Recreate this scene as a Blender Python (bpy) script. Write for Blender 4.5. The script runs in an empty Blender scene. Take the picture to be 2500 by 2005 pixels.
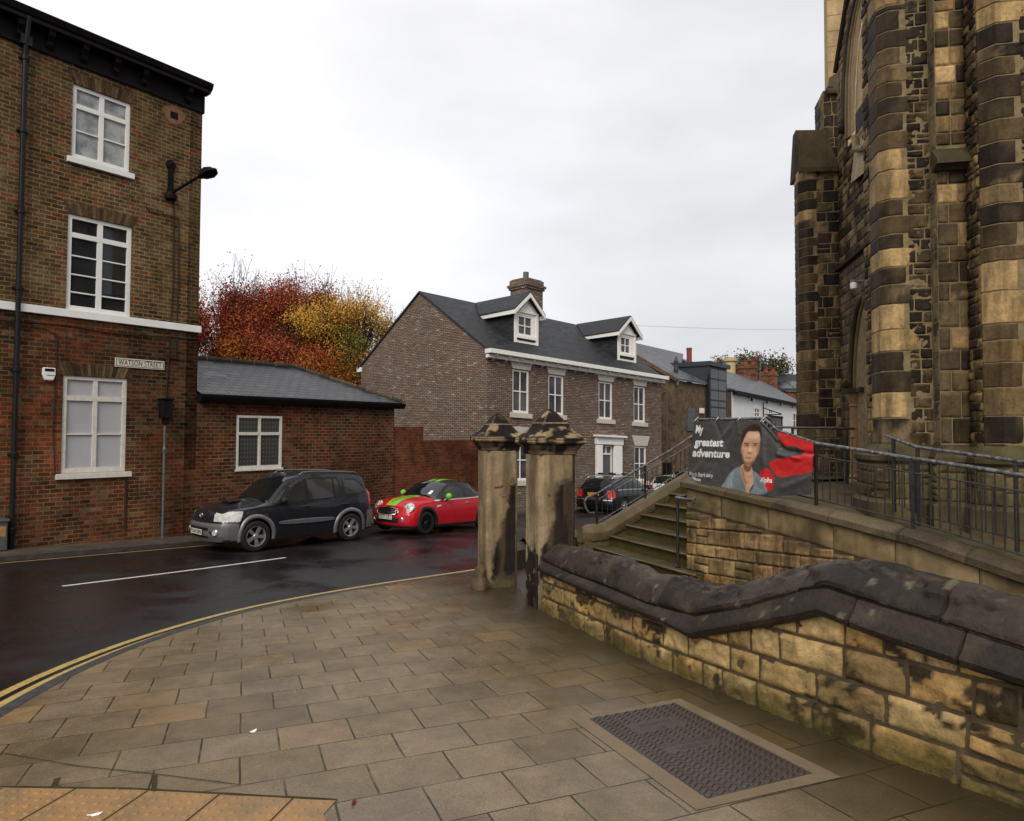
import bpy, math, random
import numpy as np
from mathutils import Vector, noise as mnoise
random.seed(7)
SC = bpy.context.scene
COL = SC.collection

# ---------------------------------------------------------------- camera
F = 1618.0; CX, CY = 1250.0, 1002.5
EYE = 1.62
TH = math.atan(.0325); RO = math.radians(.23)
FW = np.array([0, math.cos(TH), math.sin(TH)])
_r = np.array([1., 0, 0]); _u = np.cross(_r, FW)
RT = _r*math.cos(RO)+_u*math.sin(RO)
UP = -_r*math.sin(RO)+_u*math.cos(RO)
cam = bpy.data.cameras.new("Camera")
camo = bpy.data.objects.new("Camera", cam)
COL.objects.link(camo)
from mathutils import Matrix
camo.matrix_world = Matrix(((RT[0], UP[0], -FW[0], 0), (RT[1], UP[1], -FW[1], 0), (RT[2], UP[2], -FW[2], EYE), (0, 0, 0, 1)))
cam.sensor_fit = 'HORIZONTAL'; cam.sensor_width = 36.0; cam.lens = F/2500*36
cam.clip_start = .05; cam.clip_end = 1500
SC.camera = camo

# ---------------------------------------------------------------- sky, sun, exposure
SC.view_settings.view_transform = 'Standard'; SC.view_settings.look = 'None'
SC.view_settings.exposure = 0.38; SC.view_settings.gamma = 1.0
SUN_EL = math.radians(40); SUN_AZ = math.radians(190)      # soft sun behind thin cloud, behind the viewer's left shoulder
w = bpy.data.worlds.new("World"); SC.world = w; w.use_nodes = True
nt = w.node_tree; nt.nodes.clear()
def wn(t, **k):
    n = nt.nodes.new(t)
    for a, b in k.items(): setattr(n, a, b)
    return n
out = wn('ShaderNodeOutputWorld'); bg1 = wn('ShaderNodeBackground'); bg2 = wn('ShaderNodeBackground'); add = wn('ShaderNodeAddShader')
sky = wn('ShaderNodeTexSky', sky_type='NISHITA', sun_disc=False)
sky.sun_elevation = SUN_EL; sky.sun_rotation = SUN_AZ
nt.links.new(sky.outputs[0], bg1.inputs[0]); bg1.inputs[1].default_value = .05*.15
tc = wn('ShaderNodeTexCoord'); sep = wn('ShaderNodeSeparateXYZ'); nt.links.new(tc.outputs['Generated'], sep.inputs[0])
def wmath(op, a, b=None, c=None):
    n = wn('ShaderNodeMath', operation=op)
    for i, v in enumerate((a, b, c)):
        if v is None: continue
        if isinstance(v, (int, float)): n.inputs[i].default_value = v
        else: nt.links.new(v, n.inputs[i])
    return n.outputs[0]
mp = wn('ShaderNodeMapping'); mp.inputs['Scale'].default_value = (1.0, 1.0, 2.6); nt.links.new(tc.outputs['Generated'], mp.inputs[0])
nz = wn('ShaderNodeTexNoise'); nz.inputs['Scale'].default_value = 1.7; nz.inputs['Detail'].default_value = 5; nz.inputs['Roughness'].default_value = .5
nt.links.new(mp.outputs[0], nz.inputs['Vector'])
# brighter overhead and to the left, a grey bank low to the right
v = wmath('MULTIPLY', sep.outputs[2], .75)
v = wmath('SUBTRACT', v, wmath('MULTIPLY', sep.outputs[0], .42))
v = wmath('ADD', v, wmath('MULTIPLY', wmath('SUBTRACT', nz.outputs['Fac'], .5), 1.15))
v = wmath('ADD', v, .42)
cr = wn('ShaderNodeValToRGB'); nt.links.new(v, cr.inputs[0])
e = cr.color_ramp.elements
e[0].position = 0.15; e[0].color = (.37, .375, .388, 1)
e[1].position = .92; e[1].color = (.775, .77, .795, 1)
m = cr.color_ramp.elements.new(.62); m.color = (.62, .618, .632, 1)
dn = wn('ShaderNodeMix', data_type='RGBA'); nt.links.new(wmath('MULTIPLY', wmath('ADD', sep.outputs[2], .02), 25), dn.inputs[0])
dn.inputs[6].default_value = (.12, .11, .10, 1); nt.links.new(cr.outputs[0], dn.inputs[7])
nt.links.new(dn.outputs[2], bg2.inputs[0]); bg2.inputs[1].default_value = 1.0
nt.links.new(bg1.outputs[0], add.inputs[0]); nt.links.new(bg2.outputs[0], add.inputs[1]); nt.links.new(add.outputs[0], out.inputs[0])
sl = bpy.data.lights.new("Sun", 'SUN'); sl.energy = 1.5; sl.angle = math.radians(28); sl.color = (1, .93, .82)
so = bpy.data.objects.new("Sun", sl); COL.objects.link(so)
# sky sun_rotation turns clockwise from +Y; light comes from that heading
sd = Vector((math.sin(SUN_AZ)*math.cos(SUN_EL), math.cos(SUN_AZ)*math.cos(SUN_EL), math.sin(SUN_EL)))
so.rotation_euler = (-sd).to_track_quat('-Z', 'Y').to_euler()

# ---------------------------------------------------------------- survey helpers (photo pixel -> real position on a known surface)
def ray(px, py):
    return RT*((px-CX)/F)-UP*((py-CY)/F)+FW
EY = np.array([0, 0, EYE])
def at_y(px, py, y):
    d = ray(px, py); return EY+d*(y/d[1])
def on_plane(px, py, p, n):
    d = ray(px, py); p = np.array(p, float); n = np.array(n, float)
    return EY+d*(((p-EY)@n)/(d@n))
SD = np.array([.625, .781, 0]); SN = np.array([.781, -.625, 0])   # street direction; normal of the far facades, towards the road
def interp(x, pts):
    xs = [p[0] for p in pts]; ys = [p[1] for p in pts]
    return float(np.interp(x, xs, ys))
def plane_z(x, y):
    if y > 30: y = 30+14*(1-math.exp(-(y-30)/14))
    if y < -6: y = -6
    x = max(-30, min(30, x))
    return .0156+.01728*x-.07225*y
def sq(x, y): return .625*x+.781*y, -.781*x+.625*y
def from_sq(s, q): return .625*s-.781*q, .781*s+.625*q
E_ROAD = [(-5, -.07), (8, -.055), (9.5, -.03), (11, .02), (13.7, .10), (15.65, .17)]
KERB = [(-30, -6), (-3, -3.5), (-1.3, .86), (-.39, 2.89), (.5, 4.5), (1.46, 5.81), (1.75, 6.13), (2.15, 6.53), (2.56, 6.88), (3.45, 7.45), (4.45, 7.86), (5.32, 8.02), (6.4, 8.08), (7.55, 8.04), (8.63, 7.94), (12, 7.75), (20, 7.3), (30, 4.6), (60, -6)]
FARK = [(-30, 15.65), (17, 15.65), (20, 15.3), (30, 13.1), (60, 2)]
FACQ = [(-30, 16.75), (19, 16.75), (20, 16.6), (29.4, 14.6), (60, 4)]
clamp = lambda x, a=0., b=1.: max(a, min(b, x))
def kerb_q(s): return interp(s, KERB)
def road_z(x, y):
    s, q = sq(x, y)
    qq = q+max(0, 15.65-interp(s, FARK))*min(1, max(0, (q-8)/5))
    return plane_z(x, y)+interp(qq, E_ROAD)+.11*clamp((s-8.5)/4)*clamp((q-9.5)/3)
def far_z(x, y):                                     # far pavement
    s, q = sq(x, y); k = interp(s, FARK)
    return plane_z(x, y)+.27+.06*max(0, min(1.2, q-k))+.11*clamp((s-8.5)/4)
def on_fn(px, py, fn):
    d = ray(px, py); t = 10.
    for _ in range(60):
        p = EY+d*t; dz = p[2]-fn(p[0], p[1])
        t += dz/(-d[2]+.08)*.8
    return EY+d*t

# ---------------------------------------------------------------- object helpers
def link(o, parent=None):
    COL.objects.link(o)
    if parent is not None: o.parent = parent
    return o
def tag(o, label=None, cat=None, group=None, kind=None):
    if label: o['label'] = label
    if cat: o['category'] = cat
    if group: o['group'] = group
    if kind: o['kind'] = kind
    return o
ORG = {}
def thing(name, label, cat, loc, group=None):
    o = bpy.data.objects.new(name, None); COL.objects.link(o)
    o.empty_display_size = .2; o.location = tuple(loc)
    ORG[o.name] = np.array(loc, float)
    return tag(o, label, cat, group)
def origin_of(o):
    while o is not None:
        if o.name in ORG: return ORG[o.name]
        o = o.parent
    return np.zeros(3)
class MB:
    def __init__(s): s.v = []; s.f = []; s.m = []; s.c = []; s.useuv = None
    def add(s, verts, faces, mi=0, col=None):
        b = len(s.v); s.v += [tuple(map(float, p)) for p in verts]
        s.f += [tuple(b+i for i in f) for f in faces]; s.m += [mi]*len(faces)
        n = len(verts)
        if col is None: s.c += [(1, 1, 1)]*n
        elif isinstance(col, list): s.c += col
        else: s.c += [tuple(col)]*n
        return b
    def box(s, o, a, b, c, mi=0, col=None):        # corner o, edge vectors a,b,c
        o, a, b, c = [np.array(t, float) for t in (o, a, b, c)]
        vs = [o, o+a, o+a+b, o+b, o+c, o+a+c, o+a+b+c, o+b+c]
        if np.dot(np.cross(a, b), c) < 0: fs = [(0, 1, 2, 3), (7, 6, 5, 4), (4, 5, 1, 0), (5, 6, 2, 1), (6, 7, 3, 2), (7, 4, 0, 3)]
        else: fs = [(3, 2, 1, 0), (4, 5, 6, 7), (0, 1, 5, 4), (1, 2, 6, 5), (2, 3, 7, 6), (3, 0, 4, 7)]
        s.add(vs, fs, mi, col)
    def cbox(s, c, dx, dy, dz, ax=(1, 0, 0), mi=0, col=None, az=(0, 0, 1)):
        c = np.array(c, float); ax = np.array(ax, float); ax = ax/np.linalg.norm(ax); az = np.array(az, float); ay = np.cross(az, ax)
        s.box(c-ax*dx/2-ay*dy/2-az*dz/2, ax*dx, ay*dy, az*dz, mi, col)
    def poly(s, pts, mi=0, col=None): s.add(pts, [tuple(range(len(pts)))], mi, col)
    def prism(s, pts, ext, mi=0, col=None):         # planar polygon extruded by vector
        n = len(pts); P = [np.array(p, float) for p in pts]; e = np.array(ext, float)
        nn = np.zeros(3)
        for i in range(n): nn += np.cross(P[i], P[(i+1) % n])
        if nn@e > 0: P = P[::-1]
        vs = P+[p+e for p in P]
        fs = [tuple(range(n)), tuple(range(2*n-1, n-1, -1))]+[(i, n+i, n+(i+1) % n, (i+1) % n) for i in range(n)]
        s.add(vs, [tuple(f) for f in fs], mi, col)
    def tube(s, pts, r, n=8, mi=0, col=None, cap=True):
        P = [np.array(p, float) for p in pts]; k = len(P)
        rs = r if isinstance(r, (list, tuple)) else [r]*k
        vs = []; ref = None
        for i in range(k):
            t = P[min(i+1, k-1)]-P[max(i-1, 0)]; t = t/(np.linalg.norm(t)+1e-9)
            if ref is None: ref = np.array([0, 0, 1.]) if abs(t[2]) < .9 else np.array([1., 0, 0])
            a = np.cross(t, ref); a /= np.linalg.norm(a)+1e-9; b = np.cross(a, t); ref = b
            for j in range(n):
                an = 2*math.pi*j/n; vs.append(P[i]+(a*math.cos(an)+b*math.sin(an))*rs[i])
        fs = [(i*n+j, (i+1)*n+j, (i+1)*n+(j+1) % n, i*n+(j+1) % n) for i in range(k-1) for j in range(n)]
        if cap: fs += [tuple(range(n)), tuple(range(k*n-1, (k-1)*n-1, -1))]
        s.add(vs, fs, mi, col)
    def lathe(s, c, prof, n=24, axis=(0, 0, 1), mi=0, col=None):
        c = np.array(c, float); az = np.array(axis, float); az /= np.linalg.norm(az)
        r = np.array([1., 0, 0]) if abs(az[0]) < .8 else np.array([0, 1., 0])
        a = np.cross(az, r); a /= np.linalg.norm(a); b = np.cross(az, a); vs = []
        for (rr, h) in prof:
            for j in range(n):
                an = 2*math.pi*j/n; vs.append(c+az*h+(a*math.cos(an)+b*math.sin(an))*rr)
        k = len(prof)
        s.add(vs, [(i*n+j, i*n+(j+1) % n, (i+1)*n+(j+1) % n, (i+1)*n+j) for i in range(k-1) for j in range(n)], mi, col)
    def grid(s, fn, nu, nv, mi=0, colfn=None, flip=False):
        vs = []; cs = []
        for j in range(nv+1):
            for i in range(nu+1):
                p = fn(i/nu, j/nv); vs.append(p)
                cs.append(colfn(i/nu, j/nv, p) if colfn else (1, 1, 1))
        w_ = nu+1; fs = []
        for j in range(nv):
            for i in range(nu):
                q = (j*w_+i, j*w_+i+1, (j+1)*w_+i+1, (j+1)*w_+i)
                fs.append(q[::-1] if flip else q)
        s.add(vs, fs, mi, cs)
    def build(s, name, mats, parent=None, smooth=False, uv=True, bevel=0, angle=None):
        if not s.v: return None
        me = bpy.data.meshes.new(name)
        V = np.array(s.v)-origin_of(parent)
        me.from_pydata(V.tolist(), [], s.f)
        if not isinstance(mats, (list, tuple)): mats = [mats]
        for m_ in mats: me.materials.append(m_)
        if len(mats) > 1: me.polygons.foreach_set('material_index', s.m)
        me.update()
        if any(c != (1, 1, 1) for c in s.c):
            ca = me.color_attributes.new('Col', 'FLOAT_COLOR', 'POINT')
            arr = np.ones((len(V), 4), np.float32); arr[:, :3] = np.array(s.c); ca.data.foreach_set('color', arr.ravel())
        if uv:
            L = me.uv_layers.new(name='UVMap'); nl = len(me.loops)
            vi = np.empty(nl, np.int32); me.loops.foreach_get('vertex_index', vi)
            npoly = len(me.polygons); nrm = np.empty(npoly*3, np.float32); me.polygons.foreach_get('normal', nrm); nrm = nrm.reshape(-1, 3)
            tot = np.empty(npoly, np.int32); me.polygons.foreach_get('loop_total', tot)
            if s.useuv is not None: uvs = np.array([s.useuv(p) for p in np.array(s.v)])[vi]
            else:
                nn = np.repeat(nrm, tot, axis=0).astype(float); P = np.array(s.v)[vi]
                t = np.stack([-nn[:, 1], nn[:, 0], np.zeros(nl)], 1); ln = np.linalg.norm(t, axis=1)
                flat = ln < .25; t[flat] = [1, 0, 0]; ln[flat] = 1; t /= ln[:, None]
                b_ = np.cross(nn, t); b_[flat] = [0, 1, 0]
                uvs = np.stack([(P*t).sum(1), (P*b_).sum(1)], 1)
            L.data.foreach_set('uv', uvs.astype(np.float32).ravel())
        if smooth: me.polygons.foreach_set('use_smooth', [True]*len(me.polygons))
        o = bpy.data.objects.new(name, me); link(o, parent)
        if angle is not None:
            me.polygons.foreach_set('use_smooth', [True]*len(me.polygons))
            try: me.set_sharp_from_angle(angle=math.radians(angle))
            except Exception: pass
        if bevel:
            bm_ = o.modifiers.new('bevel', 'BEVEL'); bm_.width = bevel; bm_.segments = 2; bm_.limit_method = 'ANGLE'; bm_.angle_limit = math.radians(40)
        return o
def n3(p, s=1.0, seed=0.0): return mnoise.noise(Vector((p[0]*s+seed, p[1]*s+seed*.7, p[2]*s-seed*.3)))
def fbm(p, s=1.0, o=4, seed=0.0):
    a = 1; t = 0; k = s
    for _ in range(o): t += a*n3(p, k, seed); a *= .5; k *= 2.1
    return t
def lerp(a, b, t): return a+(b-a)*t
def clamp(x, a=0., b=1.): return max(a, min(b, x))
def sstep(a, b, x):
    t = clamp((x-a)/(b-a)); return t*t*(3-2*t)
def mixc(a, b, t): return tuple(lerp(a[i], b[i], t) for i in range(3))
Z3 = np.array([0, 0, 1.])
def text_geo(body, size=1.0, shear=0., bold=0., spacing=1.0, align='CENTER', lines=1.0):
    cu = bpy.data.curves.new('txt', 'FONT'); cu.body = body; cu.size = size; cu.shear = shear; cu.offset = bold
    cu.space_character = spacing; cu.align_x = align; cu.align_y = 'CENTER'; cu.space_line = lines; cu.resolution_u = 3
    o = bpy.data.objects.new('txt', cu); COL.objects.link(o)
    dg = bpy.context.evaluated_depsgraph_get(); me = o.evaluated_get(dg).to_mesh()
    v = [tuple(q.co) for q in me.vertices]; f = [tuple(p.vertices) for p in me.polygons]
    o.evaluated_get(dg).to_mesh_clear(); bpy.data.objects.remove(o); bpy.data.curves.remove(cu)
    return v, f
# ---------------------------------------------------------------- materials
class MT:
    def __init__(s, name, base=(.5, .5, .5), rough=.6, metal=0., spec=.5, coat=0.):
        s.m = bpy.data.materials.new(name); s.m.use_nodes = True; s.t = s.m.node_tree
        s.b = s.t.nodes['Principled BSDF']
        s.set('Base Color', (*base, 1)); s.set('Roughness', rough); s.set('Metallic', metal); s.set('Specular IOR Level', spec); s.set('Coat Weight', coat)
    def set(s, k, v): s.b.inputs[k].default_value = v
    def n(s, t, ins=None, **k):
        nd = s.t.nodes.new(t)
        for a, b in k.items(): setattr(nd, a, b)
        for a, b in (ins or {}).items(): s.put(nd.inputs[a], b)
        return nd
    def put(s, sock, v):
        if isinstance(v, bpy.types.NodeSocket): s.t.links.new(v, sock)
        else: sock.default_value = v
    def mix(s, f, a, b, bt='MIX'):
        nd = s.n('ShaderNodeMix', data_type='RGBA', blend_type=bt); s.put(nd.inputs[0], f)
        s.put(nd.inputs[6], (*a, 1) if isinstance(a, tuple) and len(a) == 3 else a); s.put(nd.inputs[7], (*b, 1) if isinstance(b, tuple) and len(b) == 3 else b)
        return nd.outputs[2]
    def math(s, op, a, b=None):
        nd = s.n('ShaderNodeMath', operation=op, use_clamp=False); s.put(nd.inputs[0], a)
        if b is not None: s.put(nd.inputs[1], b)
        return nd.outputs[0]
    def noise(s, sc, det=4, rough=.55, vec=None, dist=0.):
        nd = s.n('ShaderNodeTexNoise', {'Scale': sc, 'Detail': det, 'Roughness': rough, 'Distortion': dist})
        s.t.links.new(vec if vec is not None else s.obj(), nd.inputs['Vector']); return nd.outputs['Fac']
    def obj(s):
        if not hasattr(s, '_tc'): s._tc = s.n('ShaderNodeNewGeometry')
        return s._tc.outputs['Position']
    def uv(s):
        if not hasattr(s, '_uv'): s._uv = s.n('ShaderNodeUVMap', uv_map='UVMap')
        return s._uv.outputs[0]
    def ramp(s, f, stops, interp='LINEAR'):
        nd = s.n('ShaderNodeValToRGB'); s.put(nd.inputs[0], f); cr = nd.color_ramp; cr.interpolation = interp
        while len(cr.elements) > 1: cr.elements.remove(cr.elements[-1])
        for i, (p, c) in enumerate(stops):
            if not isinstance(c, tuple): c = (c, c, c)
            el = cr.elements[0] if i == 0 else cr.elements.new(p)
            el.position = p; el.color = (*c, 1)
        return nd.outputs[0]
    def col(s, v): s.put(s.b.inputs['Base Color'], v)
    def rgh(s, v): s.put(s.b.inputs['Roughness'], v)
    def bump(s, h, strength=.3, dist=.02):
        nd = s.n('ShaderNodeBump', {'Strength': strength, 'Distance': dist}); s.put(nd.inputs['Height'], h)
        s.t.links.new(nd.outputs[0], s.b.inputs['Normal'])
    def attr(s): return s.n('ShaderNodeVertexColor', layer_name='Col').outputs[0]

def plain(name, base, rough=.6, metal=0., spec=.22, coat=0., var=.12, sc=6., bump=0.):
    m = MT(name, base, rough, metal, spec, coat)
    nz_ = m.noise(sc, 5)
    f = m.ramp(nz_, [(.3, 1-var), (.7, 1+var)])
    m.col(m.mix(1.0, base, f, 'MULTIPLY'))
    m.rgh(m.math('ADD', m.math('MULTIPLY', m.math('SUBTRACT', nz_, .5), .25), rough))
    if bump: m.bump(m.noise(sc*6, 4), bump, .01)
    return m.m

def brick_mat(name, A, B, mortar, bw=.225, bh=.092, ms=.006, patch=.55, rough=.85, mortar_hide=.35, dark=.5, patch_lo=.42, patch_hi=.6, distort=.02, bumps=.5, stain=None, grime=.45):
    m = MT(name, rough=rough, spec=.1)
    wob = m.n('ShaderNodeTexNoise', {'Scale': 2.2, 'Detail': 3}); m.t.links.new(m.uv(), wob.inputs['Vector'])
    vec = m.n('ShaderNodeVectorMath', operation='MULTIPLY_ADD'); m.t.links.new(wob.outputs['Color'], vec.inputs[0]); vec.inputs[1].default_value = (distort, distort, 0); m.t.links.new(m.uv(), vec.inputs[2])
    bt = m.n('ShaderNodeTexBrick', {'Scale': 1.0, 'Mortar Size': ms, 'Mortar Smooth': .25, 'Bias': 0., 'Brick Width': bw, 'Row Height': bh, 'Color1': (0, 0, 0, 1), 'Color2': (1, 1, 1, 1), 'Mortar': (.5, .5, .5, 1)})
    m.t.links.new(vec.outputs[0], bt.inputs['Vector'])
    rnd = bt.outputs['Color']; fac = bt.outputs['Fac']
    ca = m.ramp(rnd, A, 'LINEAR'); cb = m.ramp(rnd, B, 'CONSTANT')
    pn = m.noise(.55, 5, .6)
    c = m.mix(m.ramp(pn, [(patch_lo, 0.), (patch_hi, patch)]), ca, cb)
    c = m.mix(1., c, m.ramp(m.noise(14, 4), [(.25, .72), (.75, 1.25)]), 'MULTIPLY')
    hide = m.ramp(m.noise(1.3, 4), [(.38, 1.0), (.62, 1-mortar_hide)])
    c = m.mix(m.math('MULTIPLY', fac, hide), c, mortar)
    soot = m.ramp(m.noise(.35, 4), [(.4, dark), (.62, 1.0)])
    c = m.mix(1., c, soot, 'MULTIPLY')
    if grime: c = m.mix(1., c, m.ramp(m.noise(2.6, 6, .7), [(.36, 1-grime), (.52, 1.0), (.68, 1+grime*.5)]), 'MULTIPLY')
    if stain: c = m.mix(m.ramp(m.noise(3.1, 5, .65), [(.56, 0.), (.72, stain[3])]), c, tuple(stain[:3]))
    m.col(c)
    h = m.math('ADD', m.math('MULTIPLY', m.math('SUBTRACT', 1.0, fac), 1.0), m.math('MULTIPLY', m.noise(40, 3), .5))
    m.bump(h, bumps, .012)
    return m.m

M = {}
R_ = lambda *c: list(c)
# front of the tall house, upper storeys: brown, buff mortar
M['brick_upper'] = brick_mat('brick_upper', [(0, (0.05025, 0.02709, 0.01626)), (.2, (0.1017, 0.05419, 0.02743)), (.42, (0.1376, 0.07676, 0.0376)), (.65, (0.0718, 0.04064, 0.02236)), (.82, (0.1676, 0.1016, 0.04878)), (.94, (0.2034, 0.06209, 0.02845))],
    [(0, (0.1556, 0.1039, 0.05283)), (.3, (0.2034, 0.1411, 0.07316)), (.6, (0.1137, 0.06548, 0.03454)), (.88, (0.2034, 0.07338, 0.03556))], (0.3111, 0.2258, 0.1016), patch=.75, mortar_hide=.3, dark=.7, ms=.0105)
M['brick_lower'] = brick_mat('brick_lower', [(0, (0.06718, 0.02518, 0.01453)), (.22, (0.1343, 0.04577, 0.02178)), (.4, (0.04396, 0.02059, 0.01349)), (.55, (0.171, 0.0595, 0.02697)), (.7, (0.1038, 0.05149, 0.02801)), (.84, (0.1832, 0.1143, 0.06017)), (.94, (0.03665, 0.02289, 0.01867))],
    [(0, (0.2076, 0.05149, 0.02075)), (.3, (0.2565, 0.06865, 0.02594)), (.55, (0.1038, 0.03432, 0.01764)), (.75, (0.171, 0.09726, 0.04981))], (0.2565, 0.1831, 0.0882), patch=.85, mortar_hide=.65, dark=.55, ms=.009)
M['brick_out'] = brick_mat('brick_outbuilding', [(0, (0.04584, 0.01897, 0.01278)), (.25, (0.0917, 0.03479, 0.01966)), (.5, (0.1146, 0.04216, 0.02163)), (.66, (0.04126, 0.02109, 0.01573)), (.8, (0.1146, 0.06852, 0.03736)), (.92, (0.149, 0.06325, 0.03441))],
    [(0, (0.1375, 0.02952, 0.01573)), (.35, (0.1834, 0.04216, 0.01966)), (.6, (0.08023, 0.0253, 0.01475)), (.85, (0.1032, 0.06325, 0.03441))], (0.2292, 0.1634, 0.08357), patch=.7, mortar_hide=.5, dark=.6, ms=.009)
M['brick_red'] = brick_mat('brick_boundary', [(0, (0.1135, 0.03084, 0.01814)), (.3, (0.1966, 0.05244, 0.02419)), (.55, (0.08316, 0.03084, 0.02117)), (.75, (0.2419, 0.0694, 0.03024))],
    [(0, (0.2268, 0.05398, 0.02419)), (.4, (0.2722, 0.07711, 0.03326)), (.7, (0.121, 0.0401, 0.02268))], (.19, .13, .075), patch=.8, mortar_hide=.45, dark=.45, ms=.009)
M['brick_new'] = brick_mat('brick_multi', [(0, (0.2046, 0.1581, 0.1209)), (.2, (0.2697, 0.2185, 0.1721)), (.4, (0.2046, 0.1348, 0.1023)), (.55, (0.2883, 0.2418, 0.1906)), (.7, (0.1767, 0.1302, 0.1023)), (.82, (0.2325, 0.1674, 0.1302)), (.93, (0.2511, 0.1302, 0.08835)), (.98, (0.3906, 0.3441, 0.2976))],
    [(0, (0.1767, 0.1163, 0.0837)), (.3, (0.2325, 0.1581, 0.1209)), (.6, (0.1581, 0.093, 0.0651)), (.9, (0.2511, 0.1302, 0.0837))], (0.01302, 0.00837, 0.00651), bw=.21, bh=.070, ms=.0095, grime=.06, patch=.25, mortar_hide=.0, dark=.92, distort=.0)
M['brick_side'] = brick_mat('brick_yellow_brown', [(0, (.13, .092, .058)), (.3, (.17, .125, .078)), (.6, (.105, .07, .046)), (.85, (.17, .10, .062))],
    [(0, (.11, .078, .05)), (.5, (.15, .085, .052))], (.2, .15, .1), patch=.5, dark=.7, ms=.008)
M['brick_orange'] = brick_mat('brick_orange', [(0, (.25, .09, .045)), (.5, (.3, .11, .055)), (.8, (.2, .07, .04))], [(0, (.24, .08, .04)), (.5, (.2, .07, .035))], (.2, .12, .08), patch=.4, dark=.8)

def slate_mat(name, A, bw=.26, bh=.2, ms=.004, rough=.42, moss=0.):
    m = MT(name, rough=rough, spec=.16)
    bt = m.n('ShaderNodeTexBrick', {'Scale': 1.0, 'Mortar Size': ms, 'Mortar Smooth': .1, 'Bias': 0., 'Brick Width': bw, 'Row Height': bh, 'Color1': (0, 0, 0, 1), 'Color2': (1, 1, 1, 1), 'Mortar': (.5, .5, .5, 1)})
    m.t.links.new(m.uv(), bt.inputs['Vector'])
    c = m.ramp(bt.outputs['Color'], A)
    c = m.mix(1., c, m.ramp(m.noise(9, 5), [(.3, .75), (.7, 1.25)]), 'MULTIPLY')
    c = m.mix(bt.outputs['Fac'], c, (.008, .008, .009))
    if moss: c = m.mix(m.ramp(m.noise(5, 5), [(.55, 0.), (.7, moss)]), c, (.06, .055, .02))
    m.col(c); m.rgh(m.ramp(bt.outputs['Color'], [(0, rough-.1), (1, rough+.15)]))
    sv = m.n('ShaderNodeSeparateXYZ'); m.t.links.new(m.uv(), sv.inputs[0])
    saw = m.math('SUBTRACT', 1.0, m.math('FRACT', m.math('DIVIDE', sv.outputs[1], bh)))
    m.bump(m.math('ADD', saw, m.math('MULTIPLY', bt.outputs['Fac'], -.6)), .7, .012)
    return m.m
M['slate'] = slate_mat('slate_grey', [(0, (0.02975, 0.03145, 0.03485)), (.5, (0.0527, 0.05525, 0.0612)), (1, (0.08925, 0.0935, 0.102))], bw=.34, bh=.235, ms=.014)
M['slate_new'] = slate_mat('slate_dark', [(0, (0.0195, 0.021, 0.0225)), (.5, (0.027, 0.0285, 0.03075)), (1, (0.0375, 0.03975, 0.042))], bw=.3, bh=.11, ms=.001, rough=.55)
M['slate_far'] = slate_mat('slate_far', [(0, (.06, .065, .07)), (1, (.11, .115, .125))], bw=.3, bh=.22)

# vertex-coloured stones and paints
def stone_mat(name, rough=.8, bump=.5, sc=22, var=(.72, 1.25), soot=0., moss=0., spec=.12, streak=0.):
    m = MT(name, rough=rough, spec=spec)
    c = m.mix(1., m.attr(), (1.07, 1.0, .86), 'MULTIPLY')
    if streak:
        mpn = m.n('ShaderNodeMapping'); m.t.links.new(m.obj(), mpn.inputs[0]); mpn.inputs['Scale'].default_value = (1, 1, .16)
        c = m.mix(1., c, m.ramp(m.noise(5.5, 6, .62, vec=mpn.outputs[0]), [(.38, 1-streak), (.55, 1.0), (.7, 1+streak*.35)]), 'MULTIPLY')
    c = m.mix(1., c, m.ramp(m.noise(sc, 6, .6), [(.28, var[0]), (.72, var[1])]), 'MULTIPLY')
    c = m.mix(1., c, m.ramp(m.noise(2.3, 5, .6), [(.3, .85), (.65, 1.12)]), 'MULTIPLY')
    if soot: c = m.mix(m.ramp(m.noise(1.7, 6, .7), [(.52, 0.), (.64, soot)]), c, (.022, .018, .016))
    if moss: c = m.mix(m.ramp(m.noise(2.6, 6, .65), [(.5, 0.), (.68, moss)]), c, (.05, .05, .012))
    m.col(c)
    m.bump(m.math('ADD', m.noise(sc*2.2, 6, .65), m.math('MULTIPLY', m.noise(sc*.4, 4), 1.5)), bump, .012)
    return m.m
M['stone'] = stone_mat('sandstone_blocks', streak=.5, soot=.3, rough=.7)
M['stone_wall'] = stone_mat('sandstone_rubble', bump=.7, sc=26, soot=.35, moss=.10, rough=.5)
M['ashlar'] = stone_mat('dressed_stone', streak=.25, bump=.2, sc=14, var=(.85, 1.12))
M['pillar'] = stone_mat('worn_painted_stone', streak=.35, bump=.35, sc=18, var=(.82, 1.15), rough=.75)
M['steps'] = stone_mat('mossy_step_stone', bump=.3, sc=14, moss=.6, rough=.55)
M['coping'] = stone_mat('dark_coping_stone', bump=.6, sc=30, rough=.5, var=(.7, 1.35), spec=.22)
M['leafc'] = (lambda m: (m.col(m.mix(1., m.attr(), (1.25, 1.2, 1.1), 'MULTIPLY')), m.set('Roughness', .7), m.m)[-1])(MT('leaves', spec=.2))
M['paintc'] = (lambda m: (m.col(m.attr()), m.rgh(m.ramp(m.noise(3, 2), [(.3, .38), (.7, .5)])), m.m)[-1])(MT('printed_vinyl', spec=.45))
def mortar_m(nm, c): return plain(nm, c, .95, var=.3, sc=9, bump=.5, spec=.1)
M['mortar'] = mortar_m('lime_mortar', (.15, .115, .07)); M['mortar_dark'] = mortar_m('dirty_mortar', (.085, .064, .036))
M['mortar_ch'] = mortar_m('church_mortar', (.21, .158, .085))

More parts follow.
